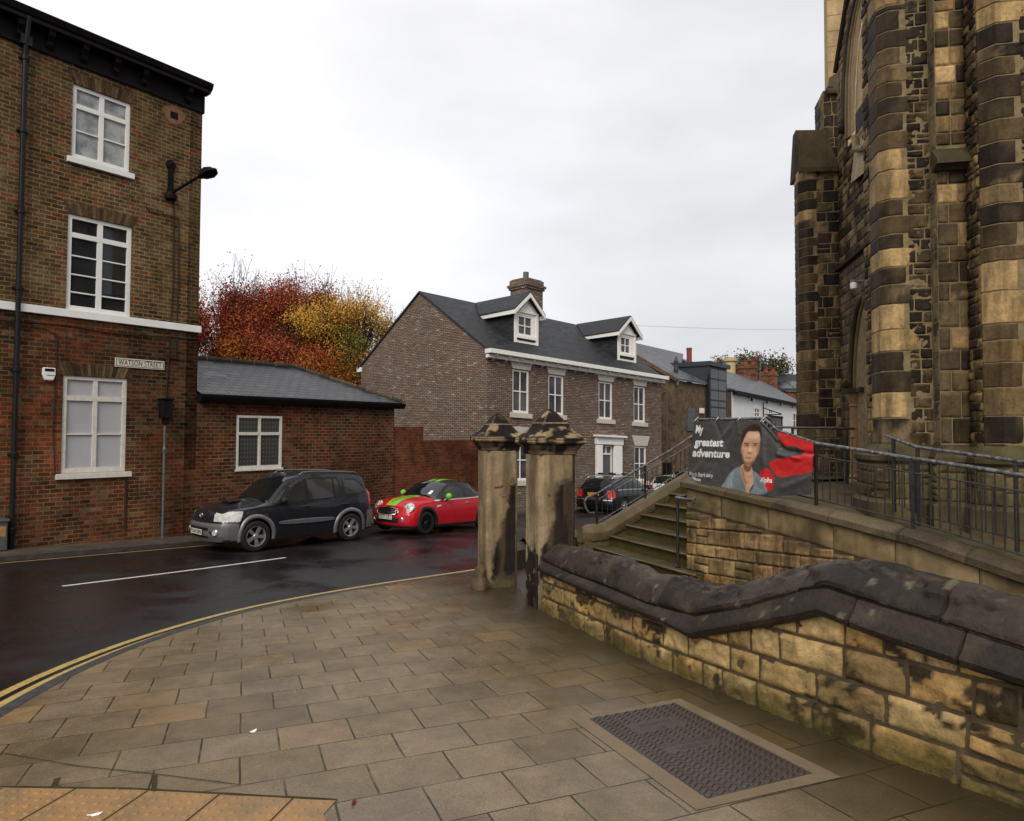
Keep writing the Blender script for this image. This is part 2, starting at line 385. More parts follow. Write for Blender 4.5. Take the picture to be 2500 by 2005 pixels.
M['white'] = plain('white_gloss_paint', (.78, .77, .74), .4, var=.05, sc=3)
M['white_old'] = plain('old_white_paint', (.60, .57, .50), .5, var=.12, sc=9)
M['white_cg'] = plain('white_joinery', (.80, .78, .74), .5, var=.04)
M['lintel'] = plain('pale_lintel_stone', (.50, .46, .41), .7, var=.1)
M['sill'] = plain('pale_sill_stone', (.55, .50, .42), .7, var=.08)
M['render_w'] = plain('white_render', (.80, .80, .79), .8, var=.06, sc=2)
M['black'] = plain('black_gloss_paint', (.012, .012, .013), .35, var=.3, sc=5)
M['black_matt'] = plain('black_matt', (.010, .008, .008), .6, spec=.08, var=.3, sc=5)
M['iron'] = plain('black_iron', (.02, .018, .017), .35, spec=.6, var=.5, sc=14, bump=.3)
M['iron_worn_sheen'] = (lambda m: (m.col(m.ramp(m.noise(18, 6, .7), [(.38, (.020, .019, .018)), (.52, (.10, .10, .097)), (.64, (.21, .21, .20))])), m.bump(m.noise(60, 4), .4, .006), m.m)[-1])(MT('worn_iron_painted_sheen', rough=.33, spec=.6))  # worn black iron; the pale blotches also paint in its wet sheen
M['galv'] = plain('galvanised_steel', (.13, .15, .145), .45, metal=.5, var=.25, sc=20)
M['grey_metal'] = plain('grey_metal', (.12, .125, .13), .4, metal=.4)
M['baymetal'] = plain('dark_bay_metal', (.022, .023, .026), .45, metal=.2)
M['zinc'] = plain('zinc_cladding', (.05, .055, .06), .45, metal=.3, var=.1, sc=1)
M['cable'] = plain('brown_cable', (.03, .018, .014), .6)
M['glass'] = plain('dark_glass', (.018, .02, .022), .05, spec=.6, var=.3, sc=.8)
M['glass_cg'] = (lambda m: (m.col(m.ramp(m.noise(1.1, 4, .6), [(.35, (.02, .021, .022)), (.65, (.10, .10, .10))])), m.set('Roughness', .25), m.m)[-1])(MT('window_glass_reflecting', spec=.4))
M['glass_white'] = (lambda m: (m.col(m.ramp(m.noise(3.2, 5, .6), [(.32, (.13, .14, .14)), (.6, (.36, .37, .37))])), m.set('Roughness', .12), m.m)[-1])(MT('whitewashed_glass', spec=.5))
M['pane_board'] = plain('grey_pane_board', (.40, .40, .41), .35, var=.07, sc=1.5)
M['glass_top'] = plain('grey_reflecting_glass', (.10, .12, .13), .08, spec=.6, var=.3, sc=1)
M['net'] = (lambda m: m)(MT('diamond_leaded_glass', rough=.15, spec=.5))
_m = M['net']; _sv = _m.n('ShaderNodeSeparateXYZ'); _m.t.links.new(_m.uv(), _sv.inputs[0])
_a = _m.math('ADD', _sv.outputs[0], _m.math('MULTIPLY', _sv.outputs[1], .8)); _b = _m.math('SUBTRACT', _sv.outputs[0], _m.math('MULTIPLY', _sv.outputs[1], .8))
_k = _m.math('MULTIPLY', _m.math('SINE', _m.math('MULTIPLY', _a, 34)), _m.math('SINE', _m.math('MULTIPLY', _b, 34)))
_m.col(_m.mix(_m.ramp(_k, [(.35, 0.), (.75, 1.)]), (.045, .045, .04), (.095, .095, .08))); M['net'] = _m.m

# wet road
_m = MT('wet_asphalt', rough=.35, spec=.5)
_n1 = _m.noise(.45, 5, .55, dist=.6); _n2 = _m.noise(160, 3); _n3 = _m.noise(2.6, 5)
_c = _m.ramp(_n2, [(.35, (.004, .0032, .0032)), (.7, (.018, .0145, .0135))])
_c = _m.mix(_m.ramp(_n3, [(.45, 0.), (.75, .5)]), _c, (.026, .014, .014))
_m.set('Specular IOR Level', .38); _m.col(_c); _m.rgh(_m.ramp(_n1, [(.36, .12), (.47, .30), (.6, .6)])); _m.bump(_n2, .35, .006); M['asphalt'] = _m.m
_m = MT('yellow_line_paint', rough=.5); _n = _m.noise(24, 6, .7)
_m.col(_m.ramp(_n, [(.33, (.03, .028, .02)), (.42, (.36, .25, .07)), (.7, (.52, .39, .13))])); M['yellow'] = _m.m
_m = MT('white_line_paint', rough=.5); _n = _m.noise(26, 6, .7)
_m.col(_m.ramp(_n, [(.34, (.05, .05, .05)), (.42, (.55, .53, .48)), (.7, (.68, .66, .6))])); M['wline'] = _m.m
M['kerb'] = plain('kerb_stone', (.05, .052, .05), .45, var=.3, sc=12, bump=.3)
M['kerb_far'] = plain('far_kerb_stone', (.06, .05, .042), .5, var=.3, sc=8)
M['farpave'] = plain('far_pavement', (.085, .067, .048), .5, var=.35, sc=3, bump=.2)
M['earth'] = plain('dark_ground', (.03, .026, .018), .9, var=.4, sc=2, bump=.4)

# slabs: UV in slab units (1 = one slab long, 1 = one course)
_m = MT('wet_paving_slabs', rough=.5, spec=.4)
_w = _m.n('ShaderNodeTexNoise', {'Scale': 1.3, 'Detail': 3}); _m.t.links.new(_m.uv(), _w.inputs['Vector'])
_v = _m.n('ShaderNodeVectorMath', operation='MULTIPLY_ADD'); _m.t.links.new(_w.outputs['Color'], _v.inputs[0]); _v.inputs[1].default_value = (.03, .03, 0); _m.t.links.new(_m.uv(), _v.inputs[2])
_bt = _m.n('ShaderNodeTexBrick', {'Scale': 1.0, 'Mortar Size': .014, 'Mortar Smooth': .3, 'Bias': 0., 'Brick Width': 1.0, 'Row Height': 1.0, 'Color1': (0, 0, 0, 1), 'Color2': (1, 1, 1, 1), 'Mortar': (.5, .5, .5, 1)})
_m.t.links.new(_v.outputs[0], _bt.inputs['Vector'])
_bt2 = _m.n('ShaderNodeTexBrick', {'Scale': 1.0, 'Mortar Size': .07, 'Mortar Smooth': 1.0, 'Bias': 0., 'Brick Width': 1.0, 'Row Height': 1.0})
_m.t.links.new(_v.outputs[0], _bt2.inputs['Vector'])
_c = _m.ramp(_bt.outputs['Color'], [(0, (.135, .098, .056)), (.4, (.185, .136, .082)), (.75, (.175, .132, .086)), (1, (.235, .155, .072))])
_c = _m.mix(1., _c, _m.ramp(_m.noise(120, 3), [(.3, .6), (.7, 1.42)]), 'MULTIPLY')
_c = _m.mix(1., _c, _m.ramp(_m.noise(1.0, 6, .62), [(.3, .66), (.5, 1.0), (.7, 1.2)]), 'MULTIPLY')
_c = _m.mix(1., _c, (1.0, .985, .92), 'MULTIPLY')
_c = _m.mix(_m.ramp(_m.noise(34., 2, .4), [(.76, 0.), (.79, .55)]), _c, (.34, .31, .26))
_c = _m.mix(1., _c, _m.ramp(_m.noise(5.5, 5, .65), [(.32, .78), (.68, 1.15)]), 'MULTIPLY')
_c = _m.mix(_m.ramp(_m.noise(9., 4, .6), [(.70, 0.), (.78, .6)]), _c, (.05, .04, .028))
_c = _m.mix(_m.math('MULTIPLY', _bt2.outputs['Fac'], .22), _c, (.19, .14, .07))
_gp = _m.n('ShaderNodeSeparateXYZ'); _m.t.links.new(_m.obj(), _gp.inputs[0])
# damp algae band beside the low wall (the band belongs to the place: it follows the wall foot)
_dw = _m.math('SUBTRACT', _gp.outputs[0], _m.math('MULTIPLY', _m.math('SUBTRACT', 8.9, _gp.outputs[1]), .415))
_dw = _m.math('ADD', _dw, _m.math('MULTIPLY', _m.math('SUBTRACT', _m.noise(1.6, 5), .5), .9))
_c = _m.mix(_m.ramp(_dw, [(-.0, 0.), (.03, .0), (1, .0)]), _c, _c)
_dd = _m.n('ShaderNodeMapRange', {'From Min': -1.45, 'From Max': -.15, 'To Min': 0., 'To Max': .92}); _m.t.links.new(_dw, _dd.inputs[0])
_c = _m.mix(_dd.outputs[0], _c, (.036, .026, .011))
_jm = _m.ramp(_m.noise(1.7, 4), [(.5, 0.), (.62, 1.)])
_j = _m.mix(_jm, (.014, .011, .007), (.045, .046, .010))
_c = _m.mix(_m.math('MULTIPLY', _bt.outputs['Fac'], _m.ramp(_m.noise(5, 3), [(.3, .35), (.5, 1.)])), _c, _j)
_m.col(_c); _m.rgh(_m.ramp(_m.noise(.9, 5), [(.35, .20), (.65, .5)]))
_m.bump(_m.math('ADD', _m.math('MULTIPLY', _bt.outputs['Fac'], -1.6), _m.math('MULTIPLY', _m.noise(150, 3), .35)), .6, .006); M['slabs'] = _m.m
_m = MT('court_flags', rough=.4); _bt = _m.n('ShaderNodeTexBrick', {'Scale': 1.0, 'Mortar Size': .008, 'Brick Width': .7, 'Row Height': .5, 'Color1': (.055, .04, .026, 1), 'Color2': (.075, .057, .038, 1), 'Mortar': (.02, .018, .012, 1)})
_m.t.links.new(_m.uv(), _bt.inputs['Vector']); _m.col(_m.mix(1., _bt.outputs['Color'], _m.ramp(_m.noise(6, 5), [(.3, .7), (.7, 1.3)]), 'MULTIPLY')); M['court'] = _m.m
M['platform'] = plain('mossy_platform', (.075, .062, .03), .7, var=.4, sc=3, bump=.4)
M['tactile'] = (lambda m: (m.col(m.mix(m.ramp(m.noise(4, 5), [(.4, 0.), (.65, .75)]), (.32, .175, .062), (.18, .118, .058))), m.rgh(m.ramp(m.noise(3, 3), [(.3, .4), (.7, .6)])), m.bump(m.noise(90, 3), .3, .004), m.m)[-1])(MT('buff_tactile_paving'))
M['jointmoss'] = plain('mossy_joint', (.035, .032, .012), .9, var=.4, sc=9)
M['concrete'] = plain('concrete_surround', (.165, .122, .073), .55, var=.12, sc=5, bump=.3)
M['castiron'] = (lambda m: (m.col(m.mix(m.ramp(m.noise(1.6, 4), [(.42, 0.), (.6, 1.)]), (.062, .050, .044), (.052, .033, .024))), m.rgh(m.ramp(m.noise(7, 4), [(.3, .35), (.7, .55)])), m.bump(m.noise(120, 3), .3, .003), m.m)[-1])(MT('cast_iron_wet', metal=.2, spec=.5))
M['bark'] = plain('bark', (.035, .025, .02), .9, var=.3, sc=4)
M['tyre'] = plain('tyre_rubber', (.012, .012, .012), .75, spec=.3)
M['alloy'] = plain('alloy_wheel', (.42, .41, .39), .3, metal=.7, var=.1)
M['rimblack'] = plain('black_alloy', (.012, .012, .013), .25)
M['suv'] = plain('dark_metallic_paint', (.012, .013, .018), .25, metal=.0, spec=.3, coat=.5, var=.05)
M['sideglass'] = plain('side_window_glass', (.030, .030, .027), .04, spec=.45, var=.5, sc=1.2)
M['suv_silver'] = plain('grey_cladding_paint', (.17, .165, .165), .36, metal=.45, coat=.3, var=.06)
M['red'] = plain('red_car_paint', (.46, .006, .014), .3, coat=.3, var=.05)
M['lime'] = plain('lime_green_paint', (.17, .50, .03), .35, coat=.2, var=.03)
M['chrome'] = plain('chrome', (.65, .65, .66), .12, metal=1., var=.02)
M['carblack'] = plain('black_car_paint', (.006, .006, .007), .22, coat=.4, var=.05)
M['carwhite'] = plain('white_car_paint', (.7, .7, .7), .3, coat=1., var=.03)
M['plastic'] = plain('black_plastic', (.012, .012, .012), .5)
M['carglass'] = plain('car_glass', (.008, .010, .010), .05, spec=.3, var=.1)
M['shieldglass'] = plain('windscreen_glass', (.008, .010, .010), .03, spec=.6, var=.1)
M['lamp'] = plain('headlight_lens', (.52, .51, .47), .12, spec=.7, coat=1., var=.25, sc=14)
M['lampred'] = plain('tail_lamp_lens', (.5, .01, .01), .15, coat=1.)
M['plate_w'] = plain('white_number_plate', (.62, .60, .53), .35, var=.03)
M['plate_y'] = plain('yellow_number_plate', (.75, .33, .02), .35, var=.03)
M['ink'] = plain('black_lettering', (.01, .01, .01), .5)
M['whiteink'] = plain('white_lettering', (.82, .80, .77), .5, var=.02)
M['signwhite'] = plain('sign_plate', (.60, .56, .47), .45, var=.1)
M['redleaf'] = plain('red_leaf', (.12, .02, .015), .7)
M['redpot'] = plain('clay_pot', (.22, .05, .035), .7)
M['buffpot'] = plain('buff_pot', (.5, .38, .2), .7)
M['solar'] = plain('solar_glass', (.012, .016, .03), .12, spec=.6)
M['alarmred'] = plain('red_plastic', (.3, .02, .015), .4)
M['rust'] = plain('rust_stain', (.4, .2, .08), .7, var=.4)
# ---------------------------------------------------------------- ground, road, pavements
NV = nrm_plane = None
def gpl(px, py):                                     # photo pixel -> point on the sloping pavement
    return on_fn(px, py, plane_z)
# terrain sheet below everything
mb = MB()
def terr(u, v):
    a = (u-.5)*2; b = (v-.5)*2
    x = math.copysign(abs(a)**2.2, a)*400; y = math.copysign(abs(b)**2.2, b)*400+15
    return (x, y, plane_z(x, y)-.45)
mb.grid(terr, 90, 90)
tag(mb.build('ground', M['earth'], smooth=True), kind='structure')
# road sheet between the two kerbs
mb = MB()
SS = [-30+i*1.5 for i in range(20)]+[0+i*.25 for i in range(64)]+[16+i*1. for i in range(45)]
vs = []; NQ = 40
for s in SS:
    q0 = kerb_q(s)-.02; q1 = interp(s, FARK)+.02
    for j in range(NQ+1):
        q = lerp(q0, q1, j/NQ); x, y = from_sq(s, q); vs.append((x, y, road_z(x, y)))
fs = [(i*(NQ+1)+j, (i+1)*(NQ+1)+j, (i+1)*(NQ+1)+j+1, i*(NQ+1)+j+1) for i in range(len(SS)-1) for j in range(NQ)]
mb.add(vs, fs); tag(mb.build('road', M['asphalt'], smooth=True), kind='structure')
def strip(name, mat, sfn, s0, s1, step, off0, off1, zf, dz, kind='structure'):
    m = MB(); n = max(2, int((s1-s0)/step)); vs = []
    for i in range(n+1):
        s = lerp(s0, s1, i/n)
        ds = .05; a = np.array(from_sq(s-ds, sfn(s-ds))); b = np.array(from_sq(s+ds, sfn(s+ds)))
        c = np.array(from_sq(s, sfn(s))); t = (b-a)/np.linalg.norm(b-a); nn = np.array([-t[1], t[0]])
        for o_ in (off0, off1):
            p = c+nn*o_; vs.append((p[0], p[1], zf(*p)+dz))
    m.add(vs, [(2*i, 2*i+2, 2*i+3, 2*i+1) for i in range(n)])
    return tag(m.build(name, mat), kind=kind)
def skerb(s):                                        # smoothed near kerb
    return sum(kerb_q(s+d)*w_ for d, w_ in ((-.6, .15), (-.3, .2), (0, .3), (.3, .2), (.6, .15)))
strip('yellow_line', M['yellow'], skerb, -4, 34, .12, .185, .275, road_z, .004)
strip('yellow_line', M['yellow'], skerb, -4, 34, .12, .345, .435, road_z, .004)
fk = lambda s: interp(s, FARK)
strip('yellow_line', M['yellow'], fk, -8, 7.9, .3, -.27, -.2, road_z, .004)
strip('yellow_line', M['yellow'], fk, 13.2, 15.2, .3, -.27, -.2, road_z, .004)
# centre line dash
a = on_fn(152, 1432, road_z); b = on_fn(697, 1362, road_z)
for k, (p, q) in enumerate(((a, b), (a-(b-a)*2.0, a-(b-a)*1.0))):
    m = MB(); d = (q-p)[:2]/np.linalg.norm((q-p)[:2]); nn = np.array([-d[1], d[0]])*.05; vs = []
    for i in range(21):
        c = lerp(p, q, i/20)[:2]; c = c+nn/.05*(.18*(i/20)*(1-i/20)-.0)*-1
        for sg in (-1, 1): x, y = c+nn*sg; vs.append((x, y, road_z(x, y)+.005))
    m.add(vs, [(2*i, 2*i+2, 2*i+3, 2*i+1) for i in range(20)])
    tag(m.build('centre_line', M['wline']), kind='structure')
# near kerb: stone strip flush with the slabs, face down to the road
m = MB(); vs = []; n = 330
for i in range(n+1):
    s = lerp(-4, 30, i/n); ds = .05
    a_ = np.array(from_sq(s-ds, skerb(s-ds))); b_ = np.array(from_sq(s+ds, skerb(s+ds))); c = np.array(from_sq(s, skerb(s)))
    t = (b_-a_)/np.linalg.norm(b_-a_); nn = np.array([-t[1], t[0]])
    for o_, dz in ((-.02, .003), (.105, .0), (.125, -.02), (.13, -.16)):
        p = c+nn*o_; vs.append((p[0], p[1], plane_z(*p)+dz))
m.add(vs, [(4*i+j, 4*i+4+j, 4*i+5+j, 4*i+1+j) for i in range(n) for j in range(3)])
tag(m.build('kerb', M['kerb']), kind='structure')
# far kerb and pavement
m = MB(); vs = []; n = 100
for i in range(n+1):
    s = lerp(-30, 46, i/n); k = fk(s); f = interp(s, FACQ)+.4
    for q, dz, fn in ((k-.01, -.1, road_z), (k-.01, .10, road_z), (k+.01, .115, road_z), (k+.14, .115, road_z)):
        x, y = from_sq(s, q); vs.append((x, y, fn(*from_sq(s, k))+dz))
m.add(vs, [(4*i+j, 4*i+4+j, 4*i+5+j, 4*i+1+j) for i in range(n) for j in range(3)])
tag(m.build('far_kerb', M['kerb_far']), kind='structure')
m = MB(); vs = []
for i in range(n+1):
    s = lerp(-30, 46, i/n); k = fk(s)+.14; f = interp(s, FACQ)+.5
    for j in range(5):
        q = lerp(k, f, j/4); x, y = from_sq(s, q); vs.append((x, y, far_z(x, y)+.012))
m.add(vs, [(5*i+j, 5*i+5+j, 5*i+6+j, 5*i+1+j) for i in range(n) for j in range(4)])
tag(m.build('far_pavement', M['farpave']), kind='structure')

# low wall base line in plan
WB = [(.36, 8.28), (.52, 7.80), (1.22, 5.85), (1.80, 4.56), (2.46, 3.24), (3.35, 1.7), (4.4, .2), (5.6, -1.4)]
WBn = np.array(WB)
def wall_pt(s):                                      # s = distance from the pillar
    d = 0
    for i in range(len(WBn)-1):
        L = np.linalg.norm(WBn[i+1]-WBn[i])
        if s <= d+L or i == len(WBn)-2:
            return WBn[i]+(WBn[i+1]-WBn[i])*((s-d)/L)
        d += L
def wall_sm(s):
    return sum(wall_pt(max(0, s+d))*k for d, k in ((-.4, .25), (0, .5), (.4, .25)))
def wall_dir(s):
    t = wall_sm(s+.15)-wall_sm(max(0, s-.15)); return t/np.linalg.norm(t)
# pavement slab sheet in the fitted plane
SO = np.array([-1.49796, 3.14913]); SU = np.array([.41394, .16608]); SV = np.array([-.14930, .37140])
_A = np.linalg.inv(np.stack([SU, SV], 1))
def slab_uv(p):
    q = _A@(np.array(p[:2])-SO); return (q[0]+.5, q[1])
m = MB(); left = []
for i in range(150):
    s = lerp(-3.6, 18, i/149); left.append(from_sq(s, skerb(s)))
pts = [(x, y, plane_z(x, y)) for x, y in left]
right = [tuple(wall_sm(s)+np.array([.12, .05])) for s in np.arange(0, 12.5, .4)]
outer = [(-.55, 10.9), (.2, 9.9), (.33, 8.4)]
# band behind the left pillar: pavement continues outside the yard wall
far_right = [(from_sq(18, skerb(18))[0]+1.9, from_sq(18, skerb(18))[1]-1.4)]
poly_ = pts+[(x, y, plane_z(x, y)) for x, y in [(5.6, 17.6), (2.6, 14.9), (.1, 12.3), (-.42, 11.2), (.12, 9.9), (.3, 8.5)]+right]+[(5.2, -4.5, plane_z(5.2, -4.5)), (-1.5, -4.5, plane_z(-1.5, -4.5))]
import mathutils.geometry as mg
tri = mg.tessellate_polygon([[Vector(p) for p in poly_]])
m.add(poly_, [tuple(t) for t in tri])
m.f = [f if np.cross(np.array(m.v[f[1]])-m.v[f[0]], np.array(m.v[f[2]])-m.v[f[0]])[2] > 0 else f[::-1] for f in m.f]
m.useuv = slab_uv
tag(m.build('pavement', M['slabs']), kind='structure')
# yard inside the gate
m = MB()
yard = [(-.42, 11.2), (.1, 9.95), (.3, 8.5)]+right+[(9, -3), (9, 14), (3.0, 15.2), (.3, 12.4)]
yv = [(x, y, plane_z(x, y)-.012) for x, y in yard]
tri = mg.tessellate_polygon([[Vector(p) for p in yv]])
m.add(yv, [tuple(t) for t in tri])
m.f = [f if np.cross(np.array(m.v[f[1]])-m.v[f[0]], np.array(m.v[f[2]])-m.v[f[0]])[2] > 0 else f[::-1] for f in m.f]
tag(m.build('courtyard', M['court']), kind='structure')

# tactile paving with blisters
TP = [gpl(*p) for p in ((-420, 1925), (0, 1922), (330, 1927), (560, 1940), (822, 1954), (790, 1990))]
TP += [np.array([*(TP[-1][:2]+np.array([.25, -.55])), 0]), np.array([*(TP[0][:2]+np.array([.2, -.75])), 0])]
m = MB(); tv = [(p[0], p[1], plane_z(p[0], p[1])+.004) for p in TP]; m.add(tv, [tuple(range(len(tv)))[::-1]])
cv_ = (gpl(293, 1930)-gpl(175, 2005))[:2]; cv_ = cv_/np.linalg.norm(cv_); cu_ = np.array([cv_[1], -cv_[0]])
def inpoly(x, y, P):
    c = False; j = len(P)-1
    for i in range(len(P)):
        if (P[i][1] > y) != (P[j][1] > y) and x < (P[j][0]-P[i][0])*(y-P[i][1])/(P[j][1]-P[i][1])+P[i][0]: c = not c
        j = i
    return c
TPx = [(p[0], p[1]) for p in TP]
cen = np.mean(TPx, axis=0)
for i in range(-60, 60):
    for j in range(-40, 40):
        p = cen+cu_*(i*.067)+cv_*(j*.067)
        if not all(inpoly(p[0]+a_, p[1]+b_, TPx) for a_, b_ in ((.03, 0), (-.03, 0), (0, .03), (0, -.03))): continue
        if p[1] < 2.6 or i % 6 == 5 and False: continue
        if abs(((i+.5) % 6)-0) < .6: pass
        z = plane_z(*p)+.004
        m.lathe((p[0], p[1], z), [(.017, 0), (.0145, .0035), (.009, .0052), (.001, .0056)], 8)
if m.f: m.f[0] = m.f[0]
tp = m.build('tactile_paving', M['tactile']); tag(tp, kind='structure')
m = MB()                                              # joints between the tactile units
for k in range(-7, 8):
    for d_, o_ in ((cv_, cu_),):
        c0 = cen+o_*(k*.402+.0335)
        seg = [c0+d_*t for t in np.arange(-3, 3, .02)]
        seg = [p for p in seg if inpoly(p[0], p[1], TPx)]
        if len(seg) > 3:
            a_, b_ = seg[0], seg[-1]; nn = np.array([-(b_-a_)[1], (b_-a_)[0]]); nn = nn/np.linalg.norm(nn)*.004
            m.poly([(*(p_+s_*nn), plane_z(*p_)+.0065) for p_, s_ in ((a_, -1), (b_, -1), (b_, 1), (a_, 1))])
tag(m.build('tactile_joints', M['earth']), kind='structure')

m = MB()                                              # cut slabs along the tactile edge
for ln, wd in (([(-60, 1836), (25, 1843), (190, 1872), (375, 1891), (585, 1918)], .0035), ([(-60, 1928), (0, 1923), (330, 1928), (560, 1941), (824, 1955)], .009), ([(130, 1925), (140, 1902)], .012), ([(375, 1935), (378, 1895)], .012)):
    P_ = [gpl(*q)[:2] for q in ln]
    for a_, b_ in zip(P_[:-1], P_[1:]):
        nn = np.array([-(b_-a_)[1], (b_-a_)[0]]); nn = nn/np.linalg.norm(nn); K_ = 14; vs = []
        for i in range(K_+1):
            c = lerp(a_, b_, i/K_); h_ = wd*(1+.6*n3((c[0], c[1], 0), 9)); vs += [(*(c-nn*h_), plane_z(*c)+.0055), (*(c+nn*h_), plane_z(*c)+.0055)]
        m.add(vs, [(2*i, 2*i+2, 2*i+3, 2*i+1) for i in range(K_)])
o = m.build('paving_cuts', M['jointmoss']); tag(o, kind='structure')
# inspection cover in its concrete collar
cv = [gpl(*p) for p in ((1438, 1757), (1648, 1719), (1983, 1891), (1727, 1953))]   # far-left, far-right, near-right, near-left
c0, c1, c2, c3 = [p[:2] for p in cv]
def cuv(u, v): p = (c0*(1-u)+c1*u)*(1-v)+(c3*(1-u)+c2*u)*v; return p
cmid = cuv(.5, .5)
cov = thing('inspection_cover', 'rectangular cast iron inspection cover with wavy tread pattern in a concrete collar', 'manhole cover', (cmid[0], cmid[1], plane_z(*cmid)))
m = MB()
def cz(p, h): return (p[0], p[1], plane_z(p[0], p[1])+h)
ring = [(-.15, -.06), (1.14, -.06), (1.16, 1.075), (-.17, 1.055)]
inn = [(0, 0), (1, 0), (1, 1), (0, 1)]
o8 = [cz(cuv(*q), .004) for q in ring]; i8 = [cz(cuv(*q), .006) for q in inn]
m.add(o8+i8, [(i, 4+i, 4+(i+1) % 4, (i+1) % 4) for i in range(4)]); m.build('concrete_collar', M['concrete'], cov)
m = MB(); m.add([cz(cuv(*q), .007) for q in inn], [(0, 3, 2, 1)])
for i in range(30):                                   # wave ribs
    v0 = (i+.5)/30
    for k in range(18):
        u0 = (k+.0)/18
        if (.17 < v0 < .29 or .45 < v0 < .56) and 4 <= k <= 13: continue
        top = []
        for q in range(7):
            u = u0+q/6*(1/18)*.92
            top.append((u, v0+.009*math.sin(2*math.pi*(u*9))))
        hw = .0038; vs = []
        for u, v_ in top:
            for s_, h in ((-1, .007), (-.5, .0135), (.5, .0135), (1, .007)): vs.append(cz(cuv(u, v_+s_*hw), h))
        m.add(vs, [(4*a_+b_, 4*a_+b_+1, 4*a_+b_+5, 4*a_+b_+4) for a_ in range(6) for b_ in range(3)])
m.build('iron_lid', M['castiron'], cov)
m = MB()
for body, u, v_, sz in (('STANTON PLC', .5, .48, .055), ('WARRIOR', .5, .535, .05), ('BT', .5, .27, .055), ('FOOTWAY', .5, .205, .05)):
    v, f = text_geo(body, sz, bold=.001)
    L = np.linalg.norm(c1-c0); H_ = np.linalg.norm(c3-c0)
    m = MB(); m.add([cz(cuv(u-x/L, v_+y/H_), .0085) for x, y, z in v], f); m.build('raised_lettering', M['castiron'], cov)
# small square cover by the gate pillar
sc_ = gpl(1268, 1487); m = MB(); m.cbox((sc_[0], sc_[1], sc_[2]+.003), .17, .14, .012, (.93, .36, 0))
o = m.build('stop_valve_cover', M['castiron'], bevel=.003); tag(o, 'tiny square iron stopcock cover at the foot of the nearer gate pillar', 'valve cover')

# ---------------------------------------------------------------- litter: leaves and scraps
def leaf_scrap(px, py, mat, lab, cat, name, r=.03, asp=.5):
    p = gpl(px, py); m_ = MB(); an = random.uniform(0, 3)
    d = np.array([math.cos(an), math.sin(an), 0]); e_ = np.array([-d[1], d[0], 0])
    pts_ = [d*r*math.cos(t)+e_*r*asp*math.sin(t)+Z3*(.008+.006*math.cos(2*t)) for t in np.arange(0, 6.28, .7)]
    m_.poly([p+q for q in pts_]); tag(m_.build(name, mat), lab, cat)
leaf_scrap(617, 1788, M['whiteink'], 'white scrap of paper on the slabs in the middle foreground left of the inspection cover', 'litter', 'paper_scrap', .028)
leaf_scrap(231, 1992, M['whiteink'], 'torn white scrap lying on the orange tactile paving', 'litter', 'paper_scrap', .035, .35)
leaf_scrap(1720, 1658, M['buffpot'], 'yellow fallen leaf on the slabs at the foot of the low stone wall', 'leaf', 'fallen_leaf', .022)
leaf_scrap(1850, 1712, M['buffpot'], 'orange fallen leaf against the foot of the low wall above the iron cover', 'leaf', 'fallen_leaf', .022)
leaf_scrap(864, 1962, M['redleaf'], 'dark red fallen leaf at the corner of the orange tactile paving', 'leaf', 'fallen_leaf', .024)
# ---------------------------------------------------------------- left side of the street
LP = np.array([-8., 16.6, 0]); LN = SN
def onL(px, py, off=0.):                              # pixel on the street wall plane (pushed off towards the road) -> (t, z)
    p = on_plane(px, py, LP+LN*off, LN); return float((p-LP)@SD), float(p[2])
def Lp(t, z, off=0.): return LP*np.array([1, 1, 0])+SD*t+LN*off+Z3*z
def wall_holes(m, fr, s0, s1, z0, z1, holes, depth=.12, mi=0, ret=True):
    xs = sorted({s0, s1, *[h[0] for h in holes], *[h[1] for h in holes]}); zs = sorted({z0, z1, *[h[2] for h in holes], *[h[3] for h in holes]})
    for i in range(len(xs)-1):
        for j in range(len(zs)-1):
            cx_, cz_ = (xs[i]+xs[i+1])/2, (zs[j]+zs[j+1])/2
            if any(h[0] < cx_ < h[1] and h[2] < cz_ < h[3] for h in holes): continue
            if cx_ < s0 or cx_ > s1 or cz_ < z0 or cz_ > z1: continue
            m.poly([fr(xs[i], zs[j], 0), fr(xs[i+1], zs[j], 0), fr(xs[i+1], zs[j+1], 0), fr(xs[i], zs[j+1], 0)], mi)
    if ret:
        for a, b, c, d in holes:
            q = [(a, c), (b, c), (b, d), (a, d)]
            for k in range(4):
                (x0, y0), (x1, y1) = q[k], q[(k+1) % 4]
                m.poly([fr(x0, y0, 0), fr(x0, y0, -depth), fr(x1, y1, -depth), fr(x1, y1, 0)], mi)
